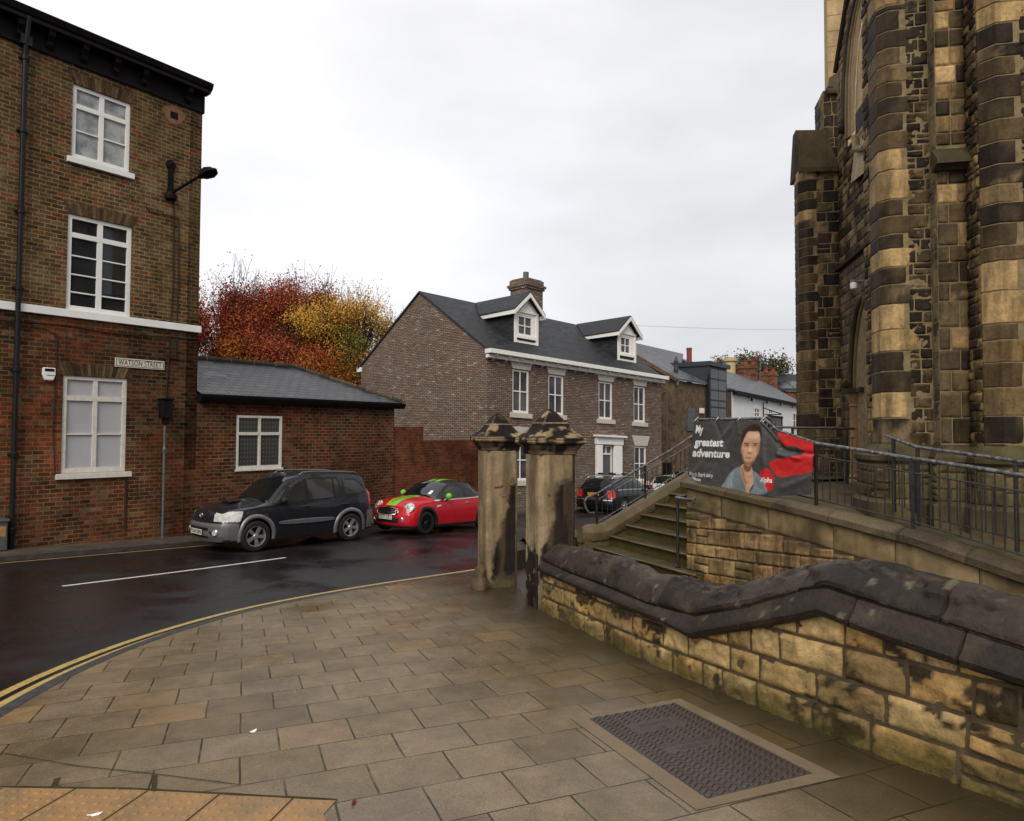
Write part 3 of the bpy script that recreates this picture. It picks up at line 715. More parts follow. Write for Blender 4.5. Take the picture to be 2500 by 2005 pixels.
def frame_window(parent, fr, a, b, c, d, cols, rows, mat, pane, fw=.07, bar=.035, dp=.09, sill=None, sillmat=None, name='window', mull=None, transom=None):
    """fr(s,z,out). cols: number; rows: list of z fractions (0..1 from bottom) for bars."""
    m = MB()
    def bx(x0, x1, y0, y1, o0, o1): m.box(fr(x0, y0, o0), fr(x1, y0, o0)-fr(x0, y0, o0), fr(x0, y1, o0)-fr(x0, y0, o0), fr(x0, y0, o1)-fr(x0, y0, o0))
    o0, o1 = -dp-.03, -dp+.035
    bx(a, a+fw, c, d, o0, o1); bx(b-fw, b, c, d, o0, o1); bx(a+fw, b-fw, c, c+fw*1.3, o0, o1-.002); bx(a+fw, b-fw, d-fw, d, o0, o1-.002)
    mw = mull or bar
    for k in range(1, cols):
        x = lerp(a+fw, b-fw, k/cols); bx(x-mw/2, x+mw/2, c+fw, d-fw, o0, o1-.006)
    for r in rows:
        th = bar
        if transom is not None and abs(r-transom) < 1e-6: th = fw*1.25
        y = lerp(c, d, r); bx(a+fw, b-fw, y-th/2, y+th/2, o0, o1-(.003 if th > bar else .010))
    w_ = m.build(name, mat, parent, bevel=.004)
    m = MB(); m.poly([fr(a+.01, c+.01, -dp-.015), fr(b-.01, c+.01, -dp-.015), fr(b-.01, d-.01, -dp-.015), fr(a+.01, d-.01, -dp-.015)])
    m.build('pane', pane, w_)
    if sill:
        m = MB(); s_ = sill; m.box(fr(a-s_[0], c-s_[1], -dp), fr(b+s_[0], c-s_[1], -dp)-fr(a-s_[0], c-s_[1], -dp), Z3*s_[1]*.98, fr(0, 0, s_[2])-fr(0, 0, -dp))
        m.build('sill', sillmat or mat, w_, bevel=.006)
    return w_

tc_, zc_ = onL(494, 300); T1 = onL(486, 700)[0]        # right-hand corner
TE = .5*(tc_+T1); TL = -9.0
frL = lambda s, z, o: Lp(s, z, o)
base = Lp(TE-3, -.95); H1 = thing('corner_house', 'three storey brown brick house with black bracketed cornice and white windows on the street corner', 'house', base)
def rect(tl, br, off=0): a, d = onL(*tl, off); b, c = onL(*br, off); return a, b, c, d
wT = rect((179, 203), (316, 424)); wM = rect((167, 520), (318, 776)); wB = rect((155, 916), (306, 1151))
bz = onL(240, 776)[1]; bz = .5*(onL(483, 802)[1]+onL(20, 751)[1])    # string course middle
ctop = onL(496, 279)[1]                                # underside of the cornice board
m = MB(); wall_holes(m, frL, TL, TE, bz, ctop+.5, [wT, wM]); m.box(Lp(TE-.001, bz, -.0), -LN*6, Z3*(ctop+.5-bz), -SD*.3)
m.build('upper_wall', M['brick_upper'], H1)
m = MB(); wall_holes(m, frL, TL, TE, -2.0, bz, [wB]); m.box(Lp(TE-.001, -2, 0), -LN*6, Z3*(bz+2), -SD*.3)
m.build('lower_wall', M['brick_lower'], H1)
# flat arches of gauged brick above the windows
for (a, b, c, d), mt in ((wT, 'brick_upper'), (wM, 'brick_upper'), (wB, 'brick_lower')):
    m = MB(); n = 19
    for k in range(n):
        f0, f1 = (k+.08)/n, (k+.92)/n; h = .27
        x0, x1 = lerp(a, b, f0), lerp(a, b, f1); X0, X1 = lerp(a-.12, b+.12, f0), lerp(a-.12, b+.12, f1)
        cc = random.choice([(.075, .045, .027), (.10, .06, .034), (.055, .034, .022), (.15, .11, .065), (.12, .085, .05)])
        m.prism([Lp(x0, d+.003, .002), Lp(x1, d+.003, .002), Lp(X1, d+h, .002), Lp(X0, d+h, .002)], LN*.006, 0, cc)
    m.build('window_arch', M['stone'], H1)
frame_window(H1, frL, *wT, 2, [.39, .72], M['white'], M['glass_white'], .085, .03, .07, (.09, .13, .08), M['white'], mull=.10, transom=.72)
frame_window(H1, frL, *wM, 2, [.195, .38, .575, .79], M['white'], M['glass'], .09, .03, .07, None, None, mull=.11, transom=.79)
frame_window(H1, frL, *wB, 2, [.40, .77], M['white_old'], M['pane_board'], .085, .03, .06, (.11, .12, .09), M['white_old'], mull=.09, transom=.77)
# string course
m = MB(); m.box(Lp(TL, bz-.085, -.02), SD*(TE-TL+.05), Z3*.17, LN*.09); m.build('string_course', M['white'], H1, bevel=.008)
# cornice: fascia board, brackets, gutter; slates above
m = MB(); m.box(Lp(TL, ctop, 0), SD*(TE-TL+.02), Z3*.52, LN*.05)
m.box(Lp(TL, ctop+.44, .052), SD*(TE-TL+.06), Z3*.08, LN*.26)
gz = ctop+.52
m.prism([Lp(TL, gz, .05), Lp(TL, gz, .27), Lp(TL, gz+.05, .33), Lp(TL, gz+.17, .38), Lp(TL, gz+.17, .05)], SD*(TE-TL+.10))
m.box(Lp(TE-.02, ctop+.0, -.1), SD*.05, Z3*.6, LN*.16)
m.build('cornice', M['black_matt'], H1, bevel=.006)
bt_ = [onL(x_, y_, .1)[0] for x_, y_ in ((128-80, 92), (122, 120), (205, 155), (283, 185), (352, 210), (460, 245))]
for t in bt_+[bt_[0]-1.0]:
    m = MB(); m.prism([Lp(t-.06, ctop+.44, .05), Lp(t-.06, ctop+.44, .27), Lp(t-.06, ctop+.33, .25), Lp(t-.06, ctop+.24, .15), Lp(t-.06, ctop+.16, .14), Lp(t-.06, ctop+.10, .07), Lp(t-.06, ctop+.08, .05)], SD*.12)
    m.build('cornice_bracket', M['black_matt'], H1, bevel=.008)
m = MB(); gz2 = gz+.15
m.box(Lp(TL, gz2, .33), SD*(TE-TL+.06), -LN*5.2+Z3*1.6, Z3*.05); m.build('roof', M['slate'], H1)
# rain pipe
tp_ = [onL(64, 130, .12), onL(46, 640, .12), onL(30, 1310, .12)]; tpm = sum(t for t, z in tp_)/3
m = MB(); m.tube([Lp(tpm, gz, .28), Lp(tpm, gz-.15, .26), Lp(tpm, ctop-.12, .1), Lp(tpm, ctop-.4, .1), Lp(tpm, -.93, .1)], .048, 12)
for z in (ctop-.35, ctop-1.9, ctop-3.6, ctop-5.2, ctop-6.9, 1.05, -.5): m.lathe(Lp(tpm, z, .1), [(.048, 0), (.066, .02), (.066, .10), (.048, .12)], 14); m.cbox(Lp(tpm, z+.06, .04), .2, .06, .035, SD)
m.box(Lp(tpm-.1, ctop-.03, .0), SD*.2, Z3*.2, LN*.18)
m.build('rain_pipe', M['black'], H1, smooth=False, angle=35)
# vent and pink patch
vt, vz = onL(425, 283)
m = MB(); m.prism([Lp(vt+.27*math.cos(a)*(1+.15*math.sin(3*a)), vz+.02+.22*math.sin(a), .001) for a in np.arange(0, 6.28, .45)], LN*.006, 0, (.20, .11, .075)); m.build('mortar_patch', M['ashlar'], H1)
m = MB(); m.box(Lp(vt-.09, vz-.08, .008), SD*.18, Z3*.17, LN*.004); m.build('vent', M['black_matt'], H1)
# surface cables on the wall
m = MB()
def run(pts, r=.012, o=.022): m.tube([Lp(*onL(x, y, o), o) for x, y in pts], r, 6)
run([(425, 478), (423, 700), (413, 860), (405, 975)], .015); run([(355, 503), (367, 517), (436, 531), (435, 700), (428, 876), (410, 875)], .014)
run([(0, 781), (170, 795), (260, 812), (400, 822), (480, 828)], .012); run([(0, 791), (110, 802), (140, 820), (137, 900), (130, 1050), (135, 1162)], .010)
run([(162, 790), (161, 880)], .006); run([(308, 1170), (305, 1290)], .022)
m.box(Lp(*onL(420, 876, 0), 0)-SD*.05, SD*.17, Z3*.05, LN*.03)
m.build('surface_cable', M['cable'], H1)
# street lamp on its wall bracket
lt, lz = onL(417, 475, .05)
LB = thing('wall_lamp', 'black street lantern on a slanting bracket arm fixed high on the corner house wall', 'street lamp', Lp(lt, lz, 0))
m = MB(); m.box(Lp(lt-.06, lz-.08, .0), SD*.12, Z3*.82, LN*.05); m.lathe(Lp(lt, lz-.05, .06), [(.01, -.1), (.13, -.08), (.15, 0), (.11, .08), (.05, .12)], 14)
m.lathe(Lp(lt, lz+.74, .0), [(.12, 0), (.12, .05), (.02, .07)], 14, LN); m.build('wall_plate', M['black_matt'], LB, angle=40)
hp = on_plane(488, 430, Lp(0, 0, 1.35), LN)
m = MB(); m.tube([Lp(lt, lz+.02, .05), hp], [.035, .028], 8); m.tube([Lp(lt, lz+.55, .03), (Lp(lt, lz+.5, .3)+hp*.0)*1, hp+Z3*.05], .008, 5); m.build('bracket_arm', M['black_matt'], LB)
hd = hp-Lp(lt, lz+.02, .05); hd[2] = 0; hd /= np.linalg.norm(hd); hs = np.cross(hd, Z3)
m = MB(); tip = hp+hd*.62+Z3*.03
vs = []
for f, w1, h1, h0 in ((0, .05, .05, -.05), (.12, .12, .09, -.07), (.35, .16, .10, -.07), (.55, .13, .07, -.03), (.64, .04, .03, -.0)):
    c = hp+hd*f; vs += [c+hs*w1*.7+Z3*h1, c-hs*w1*.7+Z3*h1, c-hs*w1+Z3*h0, c+hs*w1+Z3*h0]
m.add(vs, [(4*i+j, 4*i+4+j, 4*i+4+(j+1) % 4, 4*i+(j+1) % 4) for i in range(4) for j in range(4)]+[(3, 2, 1, 0), (16, 17, 18, 19)])
m.build('lantern', M['black_matt'], LB, bevel=.01)
# street name sign
a, b, c, d = rect((281, 877), (401, 899), .02)
SG = thing('street_sign', 'white street name plate with black capitals above the ground floor window of the corner house', 'street sign', Lp(a, c, .02))
zc2 = (onL(281, 888, .02)[1]+onL(401, 890, .02)[1])/2; hh = .105
m = MB(); m.box(Lp(a, zc2-hh, .005), SD*(b-a), Z3*hh*2, LN*.025); m.build('plate', M['signwhite'], SG, bevel=.006)
m = MB(); W_ = b-a; t_ = .012
for (x0, x1, z0, z1) in ((a+.02, b-.02, zc2-hh+.02, zc2-hh+.02+t_), (a+.02, b-.02, zc2+hh-.02-t_, zc2+hh-.02), (a+.02, a+.02+t_, zc2-hh+.02, zc2+hh-.02), (b-.02-t_, b-.02, zc2-hh+.02, zc2+hh-.02)):
    m.poly([Lp(x0, z0, .0315), Lp(x1, z0, .0315), Lp(x1, z1, .0315), Lp(x0, z1, .0315)])
v, f = text_geo('WATSON STREET', .17, bold=.0, spacing=1.05)
wx = max(p[0] for p in v)-min(p[0] for p in v); k = (W_-.14)/wx
m.add([Lp((a+b)/2+x*k, zc2+y*1.05, .033) for x, y, z in v], f); m.build('lettering', M['ink'], SG)
# alarm box
a, b, c, d = rect((104, 897), (134, 930), .05)
AB = thing('alarm_box', 'white burglar alarm box with dark top and red lower rim beside the rain pipe', 'alarm box', Lp(a, c, 0))
m = MB(); m.prism([Lp(a, d, .01), Lp(b, d, .01), Lp(b+.005, d-.15, .01), Lp((a+b)/2+.08, c, .01), Lp((a+b)/2-.08, c, .01), Lp(a-.005, d-.15, .01)], LN*.09); m.build('case', M['white'], AB, bevel=.02)
m = MB(); m.box(Lp(a+.03, d-.08, .10), SD*(b-a-.06), Z3*.06, LN*.006); m.build('dark_panel', M['black_matt'], AB)
m = MB(); m.box(Lp(a+.09, c-.04, .01), SD*(b-a-.18), Z3*.05, LN*.07); m.build('strobe', M['alarmred'], AB, bevel=.01)
m = MB(); m.box(Lp(a+.07, d-.17, .102), SD*.16, Z3*.012, LN*.002); m.build('printed_line', M['ink'], AB)
# pole with black box
pt_, pz_ = onL(397, 1292, .25); 
PB = thing('feeder_pole', 'thin galvanised pole carrying a black junction box in front of the corner house wall', 'pole', Lp(pt_, pz_, .25))
pzt = onL(402, 1040, .25)[1]; tt = onL(403, 1040, .25)[0]
m = MB(); m.tube([Lp(pt_, far_z(*Lp(pt_, 0, .25)[:2]), .25), Lp(pt_, pzt, .25)], .03, 10); m.lathe(Lp(pt_, (pz_+pzt)/2+.6, .25), [(.03, 0), (.04, .02), (.04, .1), (.03, .12)], 10); m.build('pole', M['galv'], PB, angle=40)
a, b, c, d = rect((393, 972), (417, 1022), .25)
m = MB(); m.box(Lp(a, c, .13), SD*(b-a), Z3*(d-c), LN*.22); m.cbox(Lp((a+b)/2, c-.07, .24), .12, .14, .14, SD); m.box(Lp(a-.03, d-.04, .1), SD*(b-a+.06), Z3*.04, LN*.28); m.build('junction_box', M['black_matt'], PB, bevel=.015)
# electrical cabinet, bottom-left
a, b, c, d = rect((-60, 1279), (16, 1330), .3)
EC = thing('utility_cabinet', 'grey utility cabinet with an orange rust stain at the left edge beside the rain pipe', 'cabinet', Lp(a, c, 0))
m = MB(); m.box(Lp(a, c-.1, 0), SD*(b-a), Z3*(d-c+.1), LN*.35); m.box(Lp(a-.03, d-.001, -.0), SD*(b-a+.06), Z3*.04, LN*.38); m.build('case', M['grey_metal'], EC, bevel=.01)
m = MB(); m.prism([Lp(b-.2, d-.28, .351), Lp(b-.03, d-.3, .351), Lp(b-.03, d-.1, .351), Lp(b-.25, d-.06, .351)], LN*.003); m.build('rust_patch', M['rust'], EC)

# ---------------------------------------------------------------- outbuilding with slate roof
T2 = onL(961, 1150)[0]; ez = .5*(onL(480, 978)[1]+onL(958, 994)[1])
OB = thing('slate_roofed_outbuilding', 'low red brick outbuilding with hipped grey slate roof joined to the corner house', 'outbuilding', Lp((TE+T2)/2, -1.2))
wO = rect((578, 1014), (687, 1142))
m = MB(); wall_holes(m, frL, TE, T2, -2.2, ez+.06, [wO], depth=.08)
m.poly([Lp(T2, -2.2, 0), Lp(T2, -2.2, -5), Lp(T2, ez+.06, -5), Lp(T2, ez+.06, 0)]); m.build('wall', M['brick_out'], OB)
ow = frame_window(OB, frL, *wO, 2, [.66], M['white_old'], M['net'], .065, .05, .03, (.03, .05, .05), M['white_old'], mull=.07, transom=.66)
DEP = 2.6
rp = on_plane(720, 893, LP-LN*DEP, LN); rz = float(rp[2]); rt = float((rp-LP)@SD)
rl = on_plane(478, 881, LP-LN*DEP, LN)[2]; rz = .5*(rz+rl)
gz = ez+.05; ov = .22
E0 = Lp(TE, gz+.10, ov); E1 = Lp(T2+.2, gz+.10, ov); Rg0 = Lp(TE, rz, -DEP); Rg1 = Lp(rt, rz, -DEP); Eb = Lp(T2+.2, gz+.10, -2*DEP-ov); Ebk = Lp(TE, gz+.1, -2*DEP-ov)
m = MB(); m.poly([E0, E1, Rg1, Rg0]); m.poly([E1, Eb, Rg1]); m.poly([Eb, Ebk, Rg0, Rg1]); m.build('roof', M['slate'], OB)
m = MB(); m.prism([Lp(TE, gz-.09, .0), Lp(TE, gz-.09, .21), Lp(TE, gz+.02, .27), Lp(TE, gz+.085, .28), Lp(TE, gz+.085, 0)], SD*(T2-TE+.26)); m.cbox(Lp(onL(690, 990)[0], gz-.12, .03), .06, .1, .08, SD)
m.build('gutter', M['black_matt'], OB, bevel=.004)
m = MB()
def tiles(p0, p1, n, r=.10):
    for k in range(n):
        a_, b_ = lerp(p0, p1, (k+.02)/n), lerp(p0, p1, (k+.98)/n); cc = random.choice([(.055, .05, .045), (.075, .065, .045), (.05, .045, .04)])
        m.tube([a_+Z3*.01, b_+Z3*.01], [r, r*.93], 10, 0, cc); m.tube([b_, b_+(b_-a_)*.03], [r*1.12, r*1.12], 10, 0, (.22, .18, .12))
tiles(Rg0, Rg1, 6); tiles(Rg1, E1+np.array([0, 0, .02]), 9, .085)
m.build('ridge_tiles', M['ashlar'], OB, angle=50)
# ---------------------------------------------------------------- brick boundary wall beside it
T3 = onL(1032, 1100, -.1)[0]; z3a = onL(1000, 1042, -.1)[1]; z3b = onL(1110, 1075, -.1)[1]; T4 = onL(1185, 1100, -.1)[0]
BW = MB()
BW.box(Lp(T2+.001, -3, -.08), SD*(T3-T2), Z3*(z3a+3), -LN*.35); BW.box(Lp(T3+.002, -3, -.082), SD*(T4-T3), Z3*(z3b+3), -LN*.33)
o = BW.build('boundary_wall', M['brick_red']); tag(o, 'stepped red brick boundary wall between the outbuilding and the tall new brick house', 'wall')
# ---------------------------------------------------------------- tall new brick house on the bend
O2 = at_y(1189, 1150, 25.4); O2[2] = 0
DU = ray(3070, 1150); DU = DU/np.linalg.norm(DU); DV = ray(-900, 1150); DV = DV/np.linalg.norm(DV)
NF = np.cross(DU, Z3); NF /= np.linalg.norm(NF)         # outward normal of the street front
if NF@(-FW) < 0: NF = -NF
NG = np.cross(DV, Z3); NG /= np.linalg.norm(NG)
if NG@(-FW) < 0: NG = -NG
def uvw(p):
    A_ = np.stack([DU, DV, Z3], 1); return np.linalg.solve(A_, np.array(p)-O2)
def Q(u, v, w): return O2+DU*u+DV*v+Z3*w
def facU(cx_, cy_, v=0.):                              # zoomed-crop pixel on the plane v=const
    px, py = 860+cx_*.37106, 640+cy_*.37106
    q = uvw(on_plane(px, py, Q(0, v, 0), NF)); return q[0], q[2]
def gab(cx_, cy_, u=0.):
    px, py = 860+cx_*.37106, 640+cy_*.37106
    q = uvw(on_plane(px, py, Q(u, 0, 0), NG)); return q[1], q[2]
we = facU(893, 580)[1]; UE = facU(2033, 900)[0]; wr_ = facU(2045, 760)[1]
EW = (we+wr_)/2
va, wa = gab(443, 207); vb_, wb_ = gab(60, 690)
V2 = vb_; va = V2/2
HB = -4.0
H2 = thing('new_brick_house', 'brick house with dark slate roof, two white gabled dormers and a single brick chimney', 'house', Q(UE/2, 0, -1.7))
def frF(s, z, o): return Q(s, 0, z)+NF*o
wins = []
def wr(l, r, t, b): a, z1 = facU(l[0], (t[0])); return None
def wrect(tl, br):
    a, d = facU(*tl); b, c = facU(*br); return (a, b, c, d)
W1 = wrect((1055, 703), (1163, 998)); W2 = wrect((1291, 738), (1391, 1008)); W3 = wrect((1622, 782), (1712, 1038)); W4 = wrect((1852, 813), (1928, 1057))
# tidy: same sill / head levels
G4 = wrect((1857, 1211), (1935, 1440)); G1 = (W1[0], W1[1], 0, 0); wd = np.mean([b-a for a, b, c, d in (W1, W2, W3, W4)]); 
g1l = facU(1066, 1440)[1]; G1 = (W1[0]+.03, W1[1], g1l, g1l+(G4[3]-G4[2])); G2 = (W2[0], W2[1], g1l, g1l+(G4[3]-G4[2]))
dl, dt = facU(1637, 1205); dr, db = facU(1712, 1440); D_ = (dl, dr, db-.35, dt)
m = MB(); wall_holes(m, frF, 0, UE, HB, EW, [W1, W2, W3, W4, G1, G2, G4, D_], depth=.12)
m.poly([Q(0, 0, HB), Q(0, 0, EW), Q(0, va, wa), Q(0, V2, wb_), Q(0, V2, HB)][::-1])
m.poly([Q(UE, 0, HB), Q(UE, V2, HB), Q(UE, V2, EW), Q(UE, va, wa), Q(UE, 0, EW)][::-1])
m.poly([Q(0, V2, HB), Q(0, V2, wb_), Q(UE, V2, wb_), Q(UE, V2, HB)])
m.build('wall', M['brick_new'], H2)
def lintel_(a, b, top, bot, parent=H2):
    m = MB(); m.prism([frF(a-.02, bot, .001), frF(b+.02, bot, .001), frF(b+.22, top, .001), frF(a-.22, top, .001)], NF*.045); m.build('lintel', M['lintel'], H2, bevel=.006)
    m = MB(); kk = (top-bot)
    for (x0, x1, z0, z1) in ((a-.12, b+.12, top-.09, top-.07), ):
        m.prism([frF(x0, z0, .047), frF(x1, z0, .047), frF(x1, z1, .047), frF(x0, z1, .047)], NF*.004)
for i, wv in enumerate((W1, W2, W3, W4, G4, G1, G2)):
    a, b, c, d = wv
    frame_window(H2, frF, a, b, c, d, 2, [.5], M['white_cg'], M['glass_cg'], .075, .045, .07, (.14, .2, .07), M['sill'], mull=.035)
    lintel_(a, b, d+.50, d+.02)
# doorcase
du0, dz1 = facU(1592, 1135); du1, _ = facU(1785, 1160); _, dz0 = facU(1600, 1200)
DC = H2
m = MB()
def fb(m, x0, x1, z0, z1, o0, o1): m.box(frF(x0, z0, o0), frF(x1, z0, 0)-frF(x0, z0, 0), Z3*(z1-z0), NF*(o1-o0))
pL = facU(1598, 1300)[0]; pL2 = facU(1637, 1300)[0]; pR = facU(1712, 1300)[0]; pR2 = facU(1765, 1300)[0]; ptop = dz1-.42
fb(m, pL, pL2-.01, HB+1.5, ptop, 0, .12); fb(m, pR+.01, pR2, HB+1.5, ptop, 0, .12)
fb(m, pL-.04, pR2+.04, ptop, ptop+.33, 0, .16); fb(m, pL-.14, pR2+.14, ptop+.332, ptop+.42, 0, .30)
fb(m, pL+.05, pL2-.07, HB+1.6, ptop-.05, .121, .14); fb(m, pR+.07, pR2-.05, HB+1.6, ptop-.05, .121, .14)
m.build('doorcase', M['white_cg'], H2, bevel=.008)
m = MB(); tz = dt-.42
fb(m, dl, dr, tz, tz+.07, -.10, -.03); fb(m, dl, dl+.06, db-.3, dt, -.10, -.03); fb(m, dr-.06, dr, db-.3, dt, -.10, -.03); fb(m, (dl+dr)/2-.03, (dl+dr)/2+.03, tz+.07, dt, -.10, -.04); fb(m, dl+.06, dr-.06, dt-.06, dt, -.1, -.035)
m.build('door_frame', M['white_cg'], H2)
m = MB(); fb(m, dl+.06, dr-.06, HB, dt-.06, -.12, -.08); dd = m.build('door', M['grey_metal'], H2)
# roof planes
OVF, OVG = .22, .06
sl_ = (wa-EW)/va; sb_ = (wa-wb_)/(V2-va)
m = MB()
A0 = Q(-OVG, -OVF, EW-OVF*sl_+.10); A1 = Q(UE+OVG, -OVF, EW-OVF*sl_+.10); R0 = Q(-OVG, va, wa+.10); R1 = Q(UE+OVG, va, wa+.10); B0 = Q(-OVG, V2+.2, wb_-.2*sb_+.1); B1 = Q(UE+OVG, V2+.2, wb_-.2*sb_+.1)
m.prism([A0, A1, R1, R0], -Z3*.08); m.prism([R0, R1, B1, B0], -Z3*.08); m.build('roof', M['slate_new'], H2)
def roof_w(v): return EW+sl_*v+.10
m = MB()
m.box(Q(-.10, 0, EW-.30)+NF*.0, DU*(UE+.2), Z3*.14, NF*.18); m.box(Q(-.14, 0, EW-.14)+NF*.0, DU*(UE+.28), Z3*.17, NF*.38)
m.build('gutter', M['white_cg'], H2, bevel=.01)
for k in range(17):
    u = .25+k*(UE-.5)/16; m = MB(); m.prism([Q(u-.04, 0, EW-.37), Q(u-.04, 0, EW-.16), Q(u-.04, 0, EW-.16)+NF*.30, Q(u-.04, 0, EW-.22)+NF*.28], DU*.08); m.build('eaves_bracket', M['white_cg'], H2)
m = MB(); m.box(Q(-.05, V2-.05, wb_-.22), DU*.5, Z3*.2, DV*.3); m.build('rear_gutter', M['white_cg'], H2)
# dormers
def dormer(bL, bR, top, apex, lft, rgt, ridge, win):
    # front plane distance back from the street front: where the dormer foot meets the slates
    px, py = 860+bR[0]*.37106, 640+bR[1]*.37106
    n_ = np.cross(DU, DV*1+Z3*sl_); p = on_plane(px, py, Q(0, 0, EW+.10), n_); v0 = uvw(p)[1]
    f = lambda x, y: facU(x, y, v0)
    P = lambda u, w, o=0.: Q(u, v0, w)+NF*o
    uL, _ = f(*bL); uR, wbt = f(*bR); ua, wap = f(*apex); wl = .5*(f(*lft)[1]+f(*rgt)[1]); hw = (uR-uL)/2; um = (uL+uR)/2
    ur_ = f(*rgt)[0]; ov_ = ur_-uR
    wbt = roof_w(v0)-.02; weav = wl+.12
    dn_ = thing
    D = MB(); a, d = f(*win[0]); b, c = f(*win[1])
    frd = lambda s, z, o: Q(s, v0, z)+NF*o
    wall_holes(D, frd, uL, uR, wbt, weav+.05, [(a, b, c, d)], depth=.1)
    D.poly([P(uL, weav+.05), P(uR, weav+.05), P(um, wap-.12)])
    dm = D.build('dormer', M['white_cg'], H2)
    # cheeks
    m = MB()
    vk = (weav-EW-.1)/sl_
    for u_ in (uL, uR): m.prism([Q(u_, v0, wbt), Q(u_, v0, weav), Q(u_, vk, weav)], DU*(.03 if u_ == uL else -.03))
    m.build('dormer_cheek', M['slate_new'], dm)
    # roof
    m = MB(); vr = (wap-EW-.1)/sl_; w_e = weav-ov_*.25
    for sg in (-1, 1):
        ue = um+sg*(hw+ov_); e0 = Q(ue, v0, w_e)+NF*.28; r0 = Q(um, v0, wap)+NF*.28; r1 = Q(um, vr, wap); e1 = Q(ue, (w_e-EW-.1)/sl_, w_e)
        m.prism([e0, r0, r1, e1], Z3*.05)
    m.build('dormer_roof', M['slate_new'], dm)
    m = MB()
    for sg in (-1, 1):
        ue = um+sg*(hw+ov_); e0 = Q(ue, v0, w_e-.19)+NF*.25; r0 = Q(um, v0, wap-.19)+NF*.25
        m.prism([e0, r0, r0+Z3*.18, e0+Z3*.18], NF*.05)
        e1 = Q(ue-sg*.04, (w_e-EW-.1)/sl_, w_e-.16); m.prism([e0+Z3*.02, e0+Z3*.19, e1+Z3*.16, e1], DU*(-sg*.04))
        m.prism([Q(um, v0, weav+.02)+NF*.03, Q(um, v0, wap-.35)+NF*.03, Q(um+sg*hw*.62, v0, weav+.02)+NF*.03], NF*.03)
    fb2 = lambda x0, x1, z0, z1, o0, o1: m.box(P(x0, z0, o0), P(x1, z0)-P(x0, z0), Z3*(z1-z0), NF*(o1-o0))
    fb2(uL-.02, uL+.12, wbt, weav, 0, .05); fb2(uR-.12, uR+.02, wbt, weav, 0, .05); fb2(uL-.02, uR+.02, weav-.06, weav+.02, .0, .07); fb2(uL+.12, uR-.12, c-.12, c, 0, .07)
    m.build('bargeboard', M['white_cg'], dm, bevel=.006)
    m = MB(); fb2(uL+.16, uR-.16, wbt+.12, wbt+.26, .001, .02); m.build('lead_apron', M['slate_new'], dm)
    frame_window(H2, frd, a, b, c, d, 2, [.5], M['white_cg'], M['glass_cg'], .07, .045, .05, None, None, mull=.035)
dormer((1065, 530), (1218, 550), None, (1157, 212), (1065, 352), (1243, 350), (790, 275), ((1090, 343), (1187, 498)))
dormer((1745, 650), (1862, 663), None, (1815, 366), (1745, 490), (1882, 487), (1460, 412), ((1765, 485), (1832, 612)))
# chimney on the ridge
px, py = 860+1160*.37106, 640+330*.37106
pc = on_plane(px, py, Q(0, va, 0), NF); uc = uvw(pc)[0]
def cw(y): return uvw(on_plane(px, 640+y*.37106, Q(0, va, 0), NF))[2]
um0 = uvw(on_plane(860+1087*.37106, py, Q(0, va, 0), NF))[0]; um1 = uvw(on_plane(860+1236*.37106, py, Q(0, va, 0), NF))[0]
m = MB(); dth = .95; v_0 = va-dth*.55
def cbx(e, w0, w1): m.box(Q(um0-e, v_0-e, w0), DU*(um1-um0-.42+2*e), DV*(dth+2*e), Z3*(w1-w0))
cbx(0, cw(560), cw(197)); cbx(.06, cw(197), cw(182)); cbx(.11, cw(182), cw(166)); cbx(.03, cw(166), cw(135)); cbx(-.03, cw(135), cw(127))
ch = m.build('chimney', M['brick_new'], H2)
m = MB(); m.lathe(Q((um0+um1-.42)/2, va-.0, cw(130)), [(.14, -.1), (.14, cw(72)-cw(130)), (.11, cw(72)-cw(130)), (.11, 0)], 16); m.build('chimney_pot', M['grey_metal'], ch, angle=40)

# ---------------------------------------------------------------- buildings further down the street
def bpl(px0, y0, vpx):                                 # a vertical plane starting at pixel column px0, distance y0, running to vpx
    o = at_y(px0, 1060, y0); o[2] = 0; d = ray(vpx, 1060); d[2] = 0; d /= np.linalg.norm(d); n = np.array([d[1], -d[0], 0]); return o, d, n
def cz2(x, y): return 1500+x*.2551, 820+y*.2551        # second crop
class Pl:
    def __init__(s, px0, y0, vpx): s.o, s.d, s.n = bpl(px0, y0, vpx)
    def at(s, cx_, cy_, off=0.):
        px, py = cz2(cx_, cy_); p = on_plane(px, py, s.o+s.n*off, s.n); return float((p-s.o)@s.d), float(p[2])
    def P(s, t, z, off=0.): return s.o+s.d*t+s.n*off+Z3*z
B3 = Pl(1647, 36, 2520)
tE = B3.at(1120, 600)[0]; zE = .5*(B3.at(575, 430)[1]+B3.at(880, 465)[1]); gz3 = -2.6
BH = thing('yellow_brick_house', 'yellow brown brick house with tall dark glazed bay behind the new brick house', 'house', B3.P(3, -2))
rp3 = on_plane(*cz2(205, 98), B3.P(0, 0, -4.2), B3.n); t0r = float((rp3-B3.o)@B3.d); zr3 = float(rp3[2])
rp4 = on_plane(*cz2(660, 188), B3.P(0, 0, -4.2), B3.n); t1r = float((rp4-B3.o)@B3.d); zr3 = .5*(zr3+rp4[2]); 
b0, bz1 = B3.at(873, 300); b1, _ = B3.at(1033, 300); _, bz0 = B3.at(950, 790)
wl3 = B3.at(690, 690)+B3.at(760, 910)
m = MB(); frB = lambda s, z, o: B3.P(s, z, o)
m.poly([B3.P(0, gz3-2, -8.4), B3.P(0, gz3-2, 0), B3.P(0, zE, 0), B3.P(0, zr3, -4.2), B3.P(0, zE, -8.4)][::-1])
